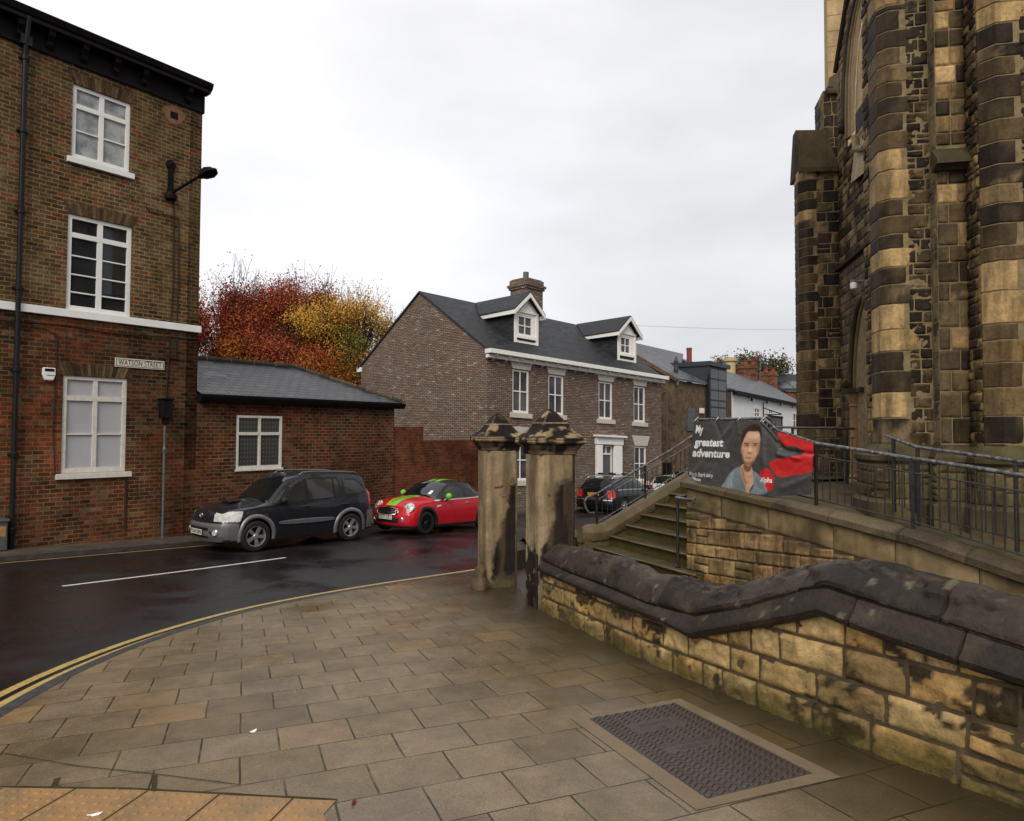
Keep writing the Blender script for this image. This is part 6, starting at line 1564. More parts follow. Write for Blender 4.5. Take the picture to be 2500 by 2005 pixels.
def smoothpoly(pts, it=2):
    P = [np.array(p, float) for p in pts]
    for _ in range(it):
        Q_ = []
        for i in range(len(P)): a, b = P[i], P[(i+1) % len(P)]; Q_ += [a*.75+b*.25, a*.25+b*.75]
        P = Q_
    return np.array(P)
def art(X, Y):
    C_ = np.zeros(X.shape+(3,)); C_[:] = (.060, .058, .054)
    def over(pts, col, soft=1., alpha=1., sm=2, curve=True):
        m_ = pmask(X, Y, smoothpoly(PG(pts), sm) if curve else PG(pts), soft)*alpha
        C_[:] = C_*(1-m_[..., None])+np.array(col)*m_[..., None]
    red = (.62, .028, .025); red2 = (.55, .02, .018)
    over([(1460, 330), (1510, 292), (1700, 300), (2080, 430), (2080, 700), (1850, 680), (1900, 600), (1780, 520), (1700, 505), (1610, 560)], red, 1., 1, 1)
    over([(1335, 800), (1420, 730), (1600, 710), (1860, 655), (2075, 690), (2075, 890), (1960, 960), (1700, 985), (1500, 1025), (1420, 930)], red2, 1., 1, 1)
    over([(1200, 1000), (1225, 905), (1295, 872), (1360, 890), (1410, 960), (1436, 1080), (1415, 1200), (1350, 1245), (1270, 1200), (1215, 1110)], (.52, .012, .015), 1., 1, 2)
    # man in a grey collarless shirt
    over([(560, 1190), (640, 1060), (740, 900), (880, 830), (1000, 880), (1110, 900), (1230, 1010), (1330, 1190), (1340, 1300), (560, 1300)], (.20, .235, .26), 1.2)
    over([(640, 1150), (700, 1000), (790, 900), (770, 1010), (700, 1200)], (.30, .34, .37), 3, .7)
    over([(1120, 1000), (1200, 1060), (1270, 1200), (1180, 1200)], (.13, .155, .175), 3, .8)
    over([(720, 1070), (745, 1060), (740, 1180), (715, 1210)], (.38, .42, .45), 1.5, .6)
    skin = (.60, .345, .20); dk = (.30, .14, .075); hi = (.78, .54, .37)
    over([(885, 800), (890, 940), (940, 1080), (975, 1260), (1035, 1275), (1050, 1200), (1115, 1110), (1090, 960), (1080, 800)], skin, 1)
    over([(890, 830), (930, 860), (960, 1000), (990, 1130), (975, 1180), (930, 1050)], dk, 2.5, .75)
    over([(925, 800), (1075, 800), (1070, 900), (1010, 935), (950, 915)], (.06, .03, .02), 3.5, .75)
    over([(1040, 960), (1090, 980), (1100, 1080), (1060, 1150), (1050, 1050)], (.55, .32, .20), 2, .6)
    over([(895, 1000), (940, 1130), (975, 1190), (965, 1245), (900, 1180), (860, 1060)], (.17, .20, .22), 1.3)
    over([(890, 530), (915, 545), (918, 650), (900, 640)], (.42, .2, .11), 1, .9)
    over([(1205, 570), (1190, 640), (1160, 680), (1170, 600)], (.42, .2, .11), 1, .9)
    over([(908, 500), (930, 400), (985, 290), (1100, 258), (1205, 285), (1218, 400), (1205, 560), (1160, 700), (1085, 800), (1015, 845), (955, 805), (925, 700), (912, 600)], skin, 1.6, 1, 2)
    over([(905, 430), (915, 330), (960, 240), (1050, 175), (1150, 155), (1225, 190), (1235, 350), (1215, 400), (1205, 310), (1170, 280), (1110, 290), (1040, 280), (1000, 300), (960, 380), (925, 470), (908, 500)], (.035, .022, .015), 2.2, 1, 2)
    over([(985, 320), (1110, 300), (1190, 310), (1180, 400), (1000, 400)], hi, 4, .6)
    over([(1035, 470), (1060, 470), (1075, 600), (1030, 620)], hi, 2, .7)
    over([(910, 560), (935, 560), (945, 720), (990, 820), (950, 810), (918, 700)], dk, 3.5, .7)
    over([(1180, 450), (1215, 430), (1210, 560), (1170, 690), (1150, 640)], dk, 3, .7)
    over([(945, 470), (1015, 462), (1040, 485), (1010, 482), (950, 492)], (.045, .022, .014), 1., .95)
    over([(1085, 485), (1110, 465), (1170, 470), (1190, 492), (1120, 488)], (.045, .022, .014), 1., .95)
    over([(960, 492), (1025, 490), (1030, 520), (970, 525)], (.22, .10, .06), 1.6, .8)
    over([(1095, 492), (1165, 490), (1160, 525), (1105, 525)], (.22, .10, .06), 1.6, .8)
    over([(982, 500), (1012, 498), (1012, 512), (985, 514)], (.015, .01, .01), 1.1, 1.)
    over([(1115, 500), (1145, 500), (1143, 514), (1118, 513)], (.03, .02, .018), .9, .95)
    over([(1000, 625), (1030, 612), (1070, 618), (1090, 640), (1050, 650), (1015, 645)], dk, 1.3, .8)
    over([(960, 700), (1010, 690), (1085, 705), (1060, 722), (1000, 720)], (.25, .07, .05), 1., .9)
    over([(985, 703), (1060, 706), (1050, 713), (990, 710)], (.66, .60, .55), .8, .7)
    over([(930, 740), (990, 770), (1080, 770), (1120, 720), (1090, 800), (1020, 850), (950, 812)], (.24, .11, .06), 3, .65)
    over([(1000, 800), (1050, 800), (1030, 850), (1005, 840)], hi, 2, .4)
    over([(925, 650), (960, 760), (1010, 800), (1085, 760), (1165, 650), (1150, 730), (1085, 810), (1015, 850), (950, 810)], (.20, .11, .07), 4, .45)
    over([(950, 440), (1040, 440), (1180, 430), (1200, 520), (1080, 545), (950, 545), (930, 500)], (.30, .15, .08), 6, .35)
    over([(1035, 1245), (1050, 1200), (1120, 1110), (1110, 1180), (1050, 1250), (1040, 1275)], (.03, .03, .03), 1, .8)
    return C_
gx = np.zeros((NY+1, NX+1)); gy = np.zeros((NY+1, NX+1))
for i in range(NX+1):
    a, b = lini(i/NX, topP), lini(i/NX, botP)
    for j in range(NY+1):
        v_ = j/NY; gx[j, i] = lerp(a[0], b[0], v_); gy[j, i] = lerp(a[1], b[1], v_)
AC = art(gx, gy)
def stamp(body, x, y, h, wtot, slope=0., shear=.0, bold=.02, col=(.80, .78, .75)):
    v, f = text_geo(body, 1.0, shear=shear, bold=bold, align='LEFT'); x0 = min(p[0] for p in v); x1 = max(p[0] for p in v); k = wtot/(x1-x0)
    q = [(x+(p[0]-x0)*k, y-p[1]*h+slope*(p[0]-x0)*k) for p in v]; cov = np.zeros(gx.shape)
    for sx, sy in ((-.3, -.3), (.3, -.3), (-.3, .3), (.3, .3), (0, 0)):
        X, Y = gx+sx, gy+sy; hit = np.zeros(gx.shape, bool)
        for fc in f:
            P = [q[i] for i in fc]; xa, xb = min(p[0] for p in P), max(p[0] for p in P); ya, yb = min(p[1] for p in P), max(p[1] for p in P)
            w_ = np.where((X > xa) & (X < xb) & (Y > ya) & (Y < yb))
            if len(w_[0]) == 0: continue
            xs, ys = X[w_], Y[w_]; ins = np.zeros(xs.shape, bool); n = len(P)
            for i in range(n):
                (ax, ay), (bx, by) = P[i], P[(i+1) % n]; ins ^= ((ay > ys) != (by > ys)) & (xs < (bx-ax)*(ys-ay)/(by-ay+1e-9)+ax)
            hit[w_] |= ins
        cov += hit/5.
    AC[:] = AC*(1-cov[..., None])+np.array(col)*cov[..., None]
stamp('My', 1706.5, 1049, 27, 20, .03, .20, .030); stamp('greatest', 1702.5, 1080, 27, 72, .03, .20, .030); stamp('adventure', 1699, 1106, 27, 89, .04, .20, .030)
stamp("Watch Bear's story", 1692, 1157, 14, 58, .07, .08, .0); stamp('alpha.org', 1697, 1165.5, 12, 25, .30, .1, .02); stamp('Alpha', 1866, 1171, 17, 29, .08, .08, .03)
ties = [1704, 1754, 1808, 1867, 1995]
def bdisp(px, py):
    """folds of the slack vinyl, metres towards the viewer"""
    d = .07
    for (x0, y0, x1, y1, w_, h_) in ((1754, 1028, 1778, 1090, 5, -.014), (1808, 1026, 1780, 1080, 5, -.02), (1808, 1026, 1814, 1060, 4, .012), (1808, 1026, 1700, 1160, 7, .018), (1868, 1030, 1905, 1075, 4, .03), (1868, 1030, 1935, 1115, 7, -.025), (1868, 1030, 1880, 1200, 6, .015), (1950, 1103, 1998, 1110, 5, -.035), (1915, 1095, 1955, 1108, 6, -.03), (1912, 1110, 1960, 1120, 6, .03), (1740, 1165, 1770, 1120, 6, .012), (1700, 1165, 1745, 1150, 6, -.014), (1920, 1190, 1990, 1165, 9, .02), (1780, 1080, 1762, 1120, 5, .012), (1960, 1120, 1930, 1160, 6, -.012), (1830, 1180, 1810, 1205, 6, -.01)):
        dx, dy = x1-x0, y1-y0; t_ = clamp(((px-x0)*dx+(py-y0)*dy)/(dx*dx+dy*dy)); q = math.hypot(px-x0-t_*dx, py-y0-t_*dy)
        d += h_*math.exp(-(q/w_)**2)*(1-.3*t_)
    d += .012*fbm((px*.02, py*.02, 0), 1, 3, 3)+.02*math.sin((px-1690)*.045)*((py-1025)/180)
    return d
def bpt(px, py, extra=0.): return on_plane(px, py, RP(0, 0, OFF-.03), RA)-RA*(bdisp(px, py)+extra)
BN = thing('banner', 'dark grey banner with white slogan, portrait of a man and red shapes, tied to railing', 'banner', RP(1.5, 1.2, .05))
mb = MB(); V = []; C = []
for j in range(NY+1):
    for i in range(NX+1): V.append(bpt(gx[j, i], gy[j, i])); C.append(tuple(AC[j, i]))
mb.add(V, [(j*(NX+1)+i, (j+1)*(NX+1)+i, (j+1)*(NX+1)+i+1, j*(NX+1)+i+1) for j in range(NY) for i in range(NX)], 0, C)
mb.build('printed_sheet', M['paintc'], BN, smooth=True, uv=False)
for x in ties[:4]:
    mb = MB(); a = bpt(x, 1029, .003); mb.tube([a, RP(*onR(x, 1023, OFF), OFF)+Z3*.03, RP(*onR(x, 1023, OFF), OFF)+RA*.03, a-Z3*.01+RA*.05], .004, 5); mb.build('tie', M['whiteink'], BN)
# ---------------------------------------------------------------- church
E1 = np.array([.196, .981, 0]); E1 /= np.linalg.norm(E1); E2 = np.array([E1[1], -E1[0], 0])
CH = thing('stone_church', 'tall gothic sandstone church with sooty and pale blocks, chamfered buttresses and a pointed doorway', 'church', (6.2, 9.5, .6))
pA0 = np.array([5.94, 13.81]); pA1 = np.array([5.87, 13.47]); pA2 = np.array([5.985, 13.30]); pA3 = np.array([6.56, 13.185])
pF = np.array([6.20, 11.39]); pB0 = np.array([5.10, 9.35]); pB1 = np.array([5.034, 9.02]); pB2 = np.array([5.116, 8.90]); pB3 = np.array([5.604, 8.80])
pM1 = np.array([5.564, 8.60]); pM2 = np.array([5.915, 8.53]); pC0 = np.array([5.847, 8.19]); pC1 = np.array([5.955, 8.03]); pC2 = np.array([7.3, 7.76])
TOPZ = 11.0
DARK = [(.028, .021, .015), (.045, .032, .020), (.034, .025, .017), (.085, .058, .030), (.024, .018, .014), (.064, .046, .027), (.10, .07, .036)]
TANB = [(.21, .145, .07), (.155, .11, .056), (.25, .17, .085), (.115, .083, .045), (.18, .13, .07)]
NEWB = [(.42, .30, .15), (.38, .27, .138), (.44, .315, .165)]
def sst(p, c):
    n_ = fbm(p, 3.2, 4, 21); c = mixc(c, (.02, .017, .016), .7*sstep(.22, .4, n_)); c = mixc(c, (.07, .065, .03), .6*sstep(.5, -.3, p[2]-1.3+.5*n_))
    return c
def face(m, p0, p1, z0, z1, hrow, wlo, whi, colf, x0=0., x1=None, depth=.02, rough=.014, nu=6, nv=4, stain=sst, gap=.012):
    p0 = np.array([*p0[:2], 0]); p1 = np.array([*p1[:2], 0]); L = np.linalg.norm(p1-p0); d = (p1-p0)/L; n_ = np.array([d[1], -d[0], 0])
    z0f = z0 if callable(z0) else (lambda a: z0); z1f = z1 if callable(z1) else (lambda a: z1)
    courses(m, lambda a, b: p0+d*a+Z3*b, lambda a: n_, x0, x1 if x1 is not None else L, z0f, z1f, hrow, wlo, whi, colf, gap=gap, depth=depth, nu=nu, nv=nv, rough=rough, stainfn=stain)
core = MB()
def flat(p0, p1, z0, z1): core.poly([(*p0[:2], z0), (*p1[:2], z0), (*p1[:2], z1), (*p0[:2], z1)])
def quoins(name, chain, x0px, ys, cols, y_at, zlo, zhi, alt, stain=None):
    """dressed corner stones wrapping a chamfered corner. chain = plan points; the last segment is cut to the alternating lengths; ys = photo heights of the bed joints at depth y_at"""
    zs = [float(at_y(x0px, y, y_at)[2]) for y in ys]
    zs_ = [zhi]+zs+[zlo] if zs[0] < zhi else zs+[zlo]
    m = MB(); P = [np.array([*p, 0]) for p in chain]; out = []
    for k in range(len(zs_)-1):
        zt_, zb__ = zs_[k], zs_[k+1]
        n = max(1, round((zt_-zb__)/.27)) if (k == 0 or k == len(zs_)-2) else 1
        for q in range(n):
            a, b = lerp(zt_, zb__, q/n), lerp(zt_, zb__, (q+1)/n)
            if n > 1 or k == 0 or k >= len(cols)+1: kind = random.choice('ddddtn') if k == 0 else random.choice('dtd')
            else: kind = cols[(k-1) % len(cols)]
            c = random.choice({'d': DARK, 't': TANB, 'n': NEWB}[kind[0]])
            L = alt[len(out) % 2]*random.uniform(.85, 1.1); out.append((b, a, L))
            dd = P[-1]-P[-2]; ll = np.linalg.norm(dd); e_ = P[-2]+dd/ll*L
            loop = P[:-1]+[e_]; j = .005
            d0 = .012 if kind == 'n' else .009
            V = []; C = []; zz = [b+j, b+j+.012, lerp(b, a, .35), lerp(b, a, .7), a-j-.012, a-j]
            pts = []
            for i in range(len(loop)-1):
                nn = max(2, int(np.linalg.norm(loop[i+1]-loop[i])/.05))
                for q2 in range(nn): pts.append((lerp(loop[i], loop[i+1], q2/nn), i))
            pts.append((loop[-1], len(loop)-2)); 
            # outward offset per point
            def nrm(i): t = loop[min(i+1, len(loop)-1)]-loop[min(i, len(loop)-2)]; t = t/np.linalg.norm(t); return np.array([t[1], -t[0], 0])
            for zi, z_ in enumerate(zz):
                ed = .0 if zi in (0, 5) else 1.
                for pi, (p, i) in enumerate(pts):
                    nn = nrm(i)
                    if i > 0 and np.allclose(p, loop[i]): nn = nn+nrm(i-1); nn /= (1+nrm(i)@nrm(i-1))
                    en = 0 if pi in (len(pts)-1,) else 1
                    pp = p+nn*(d0*ed*en+(.0 if kind == 'n' else .004*fbm((p[0], p[1], z_), 8, 2, k)))+Z3*z_; V.append(pp)
                    cc = tuple(x*(.9+.2*clamp(.5+fbm(pp, 4, 3, k))) for x in c); cc = mixc(cc, (.13, .095, .05), .32*sstep(-.05, .35, fbm(pp, 1.9, 4, 33))) if kind != 'n' else mixc(cc, (.16, .12, .065), .35*sstep(.0, .4, fbm(pp, 2.2, 4, 37)))
                    if kind == 'd' and len(out) % 6 == 0: cc = mixc(cc, (.20, .15, .09), .75*sstep(.1, .3, fbm(pp, 3.5, 3, k+7)))
                    C.append(cc)
            K = len(pts); m.add(V, [(r*K+i, r*K+i+1, (r+1)*K+i+1, (r+1)*K+i) for r in range(5) for i in range(K-1)], 0, C)
    m.build(name, M['stone'], CH, angle=30); return out
def rub(a, z): return random.choice(DARK+DARK+TANB)
def rub2(a, z): return random.choice(TANB+TANB+DARK)
zw = lambda px, py, y: float(at_y(px, py, y)[2])
# A: left buttress
zA = zw(2000, 408, 13.25)
fA = quoins('corner_stones', [pA0, pA1, pA2, pA3], 1965, [438, 468, 485, 512, 538, 556, 580, 601, 624, 648, 668, 693, 712, 736, 762, 785, 806, 830, 855, 880, 905, 930, 958, 985, 1010], 'dddnddddddddddddddtdddd', 13.3, .4, zA, (.12, .20))
m = MB(); L = np.linalg.norm(pA3-pA2)
face(m, pA2, pA3, .4, zA, .21, .16, .36, rub, x0=.155, depth=.012); m.build('rubble_face', M['stone'], CH, smooth=True)
for a, b in ((pA0, pA1), (pA1, pA2), (pA2, pA3)): flat(a, b, .2, zA)
bk = pA0+E1[:2]*.0; flat(np.array([8.4, 14.2]), pA0, .2, zA)
# gabled weathering on top of A, then the upper stage
zr = zw(1975, 317, 13.7)
m = MB(); pa, pb_, pc, pd = pA1-E2[:2]*.07+E1[:2]*.0, pA3+E2[:2]*.02-E1[:2]*.0, None, None
f0 = at_y(1952, 408, 13.22); f1 = at_y(2055, 407, 13.10); f2 = at_y(2016, 317, 13.55); f3 = at_y(1943, 318, 13.68)
fm = at_y(2040, 385, 13.2)
m.add([f0, f1, fm, f2, f3, f0-Z3*.09, f1-Z3*.09], [(0, 1, 2, 3, 4), (5, 6, 1, 0)], 0, (.062, .048, .028))
m.prism([at_y(1943, 317, 13.69), at_y(1952, 345, 13.5), at_y(1955, 409, 13.3), at_y(1945, 440, 13.6), at_y(1936, 440, 13.75)], E1*.3, 0, (.035, .028, .022)); m.build('weathering', M['ashlar'], CH)
u0 = np.array([6.53, 13.75]); u1 = u0+E2[:2]*.36; u9 = u0+E1[:2]*.67
zU = zw(2018, 222, 13.75); zU9 = zw(1998, 262, 14.4)
m = MB(); face(m, u0, u1, zA-.1, zU, .24, .19, .38, lambda a, z: random.choice(DARK), depth=.01); face(m, u9, u0, zA-.1, zU9, .22, .2, .5, rub2, depth=.01); m.build('upper_stage', M['stone'], CH, smooth=True)
flat(u0, u1, zA-.3, zU); flat(u9, u0, zA-.3, zU9); core.poly([(*u9, zU9), (*u0, zU9), (*u0, zU), (*u9, zU9+.01)])
m = MB(); 
m.prism([at_y(2020, 212, 13.7), at_y(2018, 222, 13.7), at_y(1990, 268, 14.45), at_y(1989, 262, 14.45)], E2*.12, 0, (.035, .03, .025))
c0 = at_y(2019, 221, 13.66); c1 = at_y(2056, 219, 13.6); c2 = at_y(2050, 173, 14.0); c3 = at_y(2024, 190, 14.0)
m.add([c0, c1, c2, c3, c0-Z3*.06, c1-Z3*.06], [(0, 1, 2, 3), (4, 5, 1, 0)], 0, (.06, .05, .036)); m.build('stage_weathering', M['ashlar'], CH)
# tall pale shaft behind
zsh = zw(2040, 200, 15.5)
m = MB(); s0 = at_y(2022, 300, 15.6); s1 = at_y(2072, 300, 15.4)
def shf(u, v): return np.array([lerp(s0[0], s1[0]+.6, u), 15.6-.25*u, lerp(1, 16, v)])
for k in range(40):
    zb__ = 1+k*.38; x = 0
    while x < 1:
        w_ = random.uniform(.25, .5); x1 = min(1, x+w_); c = mixc((.40, .30, .18), (.46, .36, .22), random.random()); m.add([shf(x, (zb__-1)/15), shf(x1, (zb__-1)/15), shf(x1, (zb__-.63)/15), shf(x, (zb__-.63)/15)], [(0, 1, 2, 3)], 0, c); x = x1
bk_ = np.array([0, .02, 0]); m.add([shf(0, 0)+bk_, shf(1, 0)+bk_, shf(1, 1)+bk_, shf(0, 1)+bk_], [(0, 1, 2, 3)], 0, (.30, .22, .13))
m.add([shf(0, 0), shf(0, 1), shf(0, 1)+np.array([.5, 1.2, 0]), shf(0, 0)+np.array([.5, 1.2, 0])], [(0, 1, 2, 3)], 0, (.42, .32, .19))
m.build('pale_shaft', M['ashlar'], CH)
# F1: the wall with the doorway and great window
F0 = np.array([*pA3, 0]); FN = -E2
def onF(px, py, off=0.): p = on_plane(px, py, F0+FN*off, FN); return float((F0-p)@E1), float(p[2])
def FP(t, z, off=0.): return F0-E1*t+FN*off+Z3*z
wx0 = onF(2083, 200)[0]; wsz = onF(2088, 268)[1]; wtz = zw(2085, -200, 12.7)
dx0 = onF(2086, 1100)[0]; dcz = onF(2088, 955)[1]; daz = onF(2131, 770)[1]
stz = .5*(onF(2056, 668)[1]+onF(2129, 592)[1])
flen = 4.3
m = MB()
zwb = onF(2100, 440)[1]
segs = [(0, flen, .35, stz-.02, 'low'), (0, flen, stz+.14, zwb+.0, 'mid')]
wl = wx0; spring = wsz+2.1
def tz(pts):
    q = sorted((onF(x, y)[1], onF(x, y)[0]) for x, y in pts); g = (q[-1][1]-q[-2][1])/(q[-1][0]-q[-2][0]); return q+[(q[-1][0]+1.2, q[-1][1]+1.2*g*1.3), (q[-1][0]+2.4, q[-1][1]+2.4*g*1.9)]
HOOD = tz([(2066, 295), (2067, 200), (2074, 110), (2084, 50), (2096, 0)]); PANE = tz([(2083, 270), (2085, 200), (2091, 110), (2101, 50), (2111, 0)])
def archL(z): return interp(z, HOOD)+.10
def archP(z): return interp(z, PANE)
RK0 = zw(2054, 175, 13.15); rkt, rkz = onF(2073, 0); rkz = max(rkz, RK0+.1)
def rake(z): return max(0, (z-RK0)/(rkz-RK0)*rkt)
def lowedge(z):
    if z < dcz: return dx0
    return dx0+1.0*(1-math.sqrt(max(0, 1-(min(z-dcz, 1.6)/1.65)**2)))
def strip_rows(z0, z1, edge, colf, hrow=.155):
    z = z0
    while z < z1:
        h = hrow*random.uniform(.8, 1.2); zt_ = min(z+h, z1); e_ = edge((z+zt_)/2); lo_ = rake((z+zt_)/2); a = lo_-random.uniform(0, .2)
        while a < e_:
            w_ = random.uniform(.16, .42); x0, x1 = max(a, lo_), min(a+w_, e_); a += w_
            if x1-x0 < .04: continue
            block(m, lambda a_, b_: FP(a_, b_), lambda a_: FN, x0+.005, x1-.005, z+.005, zt_-.005, colf(x0, z), depth=.02, nu=5, nv=3, rough=.014, stainfn=sst)
        z = zt_
strip_rows(.35, stz, lowedge, lambda a, z: random.choice([(.13, .105, .07), (.10, .085, .06), (.16, .125, .08), (.085, .07, .052)]))
strip_rows(stz+.12, wsz-.5, lambda z: 2.6, lambda a, z: random.choice(TANB+DARK+[(.25, .19, .11), (.24, .18, .10)]))
strip_rows(wsz-.5, TOPZ, archL, lambda a, z: random.choice(TANB+[(.24, .18, .10), (.2, .16, .1)]))
m.build('doorway_wall', M['stone'], CH, smooth=True)
core.poly([FP(0, .2), FP(flen, .2), FP(flen, wsz-.5), FP(0, wsz-.5)]); 
zz = np.linspace(wsz-.5, TOPZ, 14)
for k in range(13): core.poly([FP(rake(zz[k]), zz[k]), FP(archL(zz[k]), zz[k]), FP(archL(zz[k+1]), zz[k+1]), FP(rake(zz[k+1]), zz[k+1])])
rkm = MB(); rkm.tube([FP(rake(z), z, .03) for z in np.linspace(RK0, TOPZ, 6)], .06, 6, 0, (.035, .028, .022)); rkm.build('raking_coping', M['ashlar'], CH)
m = MB(); m.prism([FP(-.0, stz, .0), FP(-.0, stz+.02, .09), FP(0, stz+.07, .10), FP(0, stz+.14, .0)], -E1*flen, 0, (.05, .04, .028)); m.build('string_course', M['ashlar'], CH)
# window: hood mould, moulded jamb, pale blind panel, dark block and sloping sill
m = MB()
def mould(mbb, fn_, off, r, o_, col, z0): mbb.tube([FP(fn_(z)+off, z, o_) for z in np.linspace(z0, TOPZ, 26)], r, 8, 0, col)
mould(m, lambda z: interp(z, HOOD), .0, .05, .05, (.075, .066, .055), wsz-.02)
m.lathe(FP(interp(wsz, HOOD), wsz-.10, .06), [(.02, -.1), (.09, -.06), (.10, .02), (.05, .1)], 10, Z3, 0, (.03, .026, .022))
m.build('hood_mould', M['ashlar'], CH, smooth=True)
m = MB(); mould(m, archL, -.0, .05, .01, (.20, .165, .11), wsz-.35); mould(m, archL, .09, .035, -.01, (.36, .28, .17), wsz-.35)
for k in range(25):
    z0, z1 = lerp(wsz-.35, TOPZ, k/25), lerp(wsz-.35, TOPZ, (k+1)/25); a0, a1 = archL(z0)+.02, archL(z1)+.02; b0_, b1_ = archP(z0)+.02, archP(z1)+.02
    m.add([FP(a0, z0, 0), FP(a1, z1, 0), FP(b1_, z1, -.02), FP(b0_, z0, -.02)], [(0, 3, 2, 1)], 0, (.34, .27, .17))
m.build('window_jamb', M['ashlar'], CH, smooth=False)
m = MB()
for k in range(25):
    z0, z1 = lerp(wsz-.06, TOPZ, k/25), lerp(wsz-.06, TOPZ, (k+1)/25)
    m.add([FP(archP(z0), z0, -.04), FP(3.2, z0, -.04), FP(3.2, z1, -.04), FP(archP(z1), z1, -.04)], [(0, 1, 2, 3)], 0, (.44, .34, .21))
m.build('blind_panel', M['ashlar'], CH)
m = MB(); zd = zw(2105, 352, 12.3)
m.box(FP(wl+.06, zd, -.06), -E1*2.6, FN*.05, Z3*(wsz-.06-zd), 0, (.045, .045, .05)); m.build('dark_sill_block', M['ashlar'], CH)
m = MB(); zs2 = zw(2110, 452, 12.2)
m.add([FP(wl+.10, zd, .0), FP(3, zd, .0), FP(3, zs2-.25, .10), FP(wl+.12, zs2, .10), FP(wl+.55, zd-.02, .02)], [(0, 3, 2, 1)], 0, (.38, .32, .23)); m.tube([FP(wl+.2, zd+.0, .05), FP(wl+.45, lerp(zd, zs2, .4), .10), FP(wl+.95, lerp(zd, zs2, .62), .11)], .06, 8, 0, (.26, .21, .14)); m.build('sloping_sill', M['ashlar'], CH)
# doorway: orders of moulding and shafts
DW = MB(); 
for off, r, o_, c in ((-.02, .05, .06, (.06, .05, .035)), (.10, .045, .0, (.14, .105, .06)), (.20, .04, -.05, (.09, .07, .045)), (.30, .05, -.10, (.12, .09, .055)), (.42, .035, -.15, (.06, .048, .03)), (.52, .05, -.2, (.15, .115, .07))):
    pts = [(dx0+off+(1.05-off*.2)*(1-math.sqrt(max(0, 1-((z-dcz)/1.75)**2))), z) for z in np.linspace(dcz, dcz+1.62, 16)]
    DW.tube([FP(a, z, o_) for a, z in pts], r, 8, 0, c)
DW.add([FP(dx0, dcz, -.05), FP(dx0+1.9, dcz, -.4), FP(dx0+1.9, dcz+1.8, -.4), FP(dx0+1.0, dcz+1.8, -.02), FP(dx0+.3, dcz+1.1, -.02)], [(0, 1, 2, 3, 4)], 0, (.07, .055, .035))
DW.lathe(FP(dx0-.06, dcz+.12, .08), [(.01, -.1), (.08, -.05), (.10, .02), (.06, .09), (.01, .11)], 10, Z3, 0, (.022, .018, .016))
DW.build('arch_moulding', M['ashlar'], CH, smooth=True)
for k, (off, o_) in enumerate(((.10, .0), (.42, -.12), (.72, -.24))):
    SH = MB(); c = (.27, .175, .10) if k < 2 else (.24, .16, .09)
    SH.lathe(FP(dx0+off, .62, o_), [(.17, 0), (.17, .12), (.13, .16), (.15, .20), (.105, .24), (.10, .28), (.098, dcz-.62-.30), (.12, dcz-.62-.28), (.10, dcz-.62-.25), (.12, dcz-.62-.16), (.16, dcz-.62-.06), (.17, dcz-.62-.04)], 16, Z3, 0, c); SH.box(FP(dx0+off-.18, dcz-.04, o_-.17), -E1*.36, FN*.36, Z3*.08, 0, (.05, .04, .03)); SH.build('door_shaft', M['ashlar'], CH, angle=40)
m = MB(); m.box(FP(dx0+.28, .3, -.30), -E1*1.5, FN*.05, Z3*3.2); m.build('door', M['bark'], CH)
core.poly([FP(dx0, .2, .0), FP(dx0, .2, -.6), FP(dx0, dcz, -.6), FP(dx0, dcz, 0)])
# security lamp on a thin arm
lpz = at_y(2085, 694, 10.2); LM = thing('security_lamp', 'small white cylindrical lamp on a thin arm reaching out from the church buttress', 'lamp', lpz)
m = MB(); m.lathe(lpz, [(.0, -.075), (.048, -.072), (.055, -.05), (.055, .02), (.048, .022)], 18); m.build('lamp_shade', M['white'], LM, angle=40)
m = MB(); m.lathe(lpz, [(.05, .022), (.05, .065), (.0, .07)], 16); m.tube([lpz+Z3*.055, at_y(2142, 684, 9.5)], .008, 6); m.build('arm', M['grey_metal'], LM, angle=40)
# B: middle buttress
quB = quoins('corner_stones', [pB0, pB1, pB2, pB3], 2170, [14, 28, 76, 118, 160, 202, 238, 278, 322, 365, 416, 488, 528, 572, 607, 653, 695, 743, 805, 858, 906, 958, 1021, 1084], 'dddtdddddnndddndd'+'nnddndd', 8.9, 1.30, TOPZ, (.17, .30))
m = MB(); face(m, pB2, pB3, 1.30, TOPZ, .165, .16, .32, lambda a, z: random.choice(DARK+[(.10, .075, .045), (.085, .062, .037)]), x0=.215, depth=.013, rough=.024, nu=8, nv=6); m.build('rubble_face', M['stone'], CH, smooth=True)
for a, b in ((pB0, pB1), (pB1, pB2), (pB2, pB3), (pB3, pM1), (pM1, pM2), (pM2, pC0), (pC0, pC1), (pC1, pC2)): flat(a, b, .2, TOPZ)
flat(np.array([6.3, 9.4]), pB0, .2, TOPZ)
# B's rubble left cheek edge stones
m = MB(); face(m, pB0+E1[:2]*.25, pB0+E1[:2]*.0, 1.3, TOPZ, .16, .1, .3, rub2); m.build('rubble_cheek', M['stone'], CH, smooth=True)
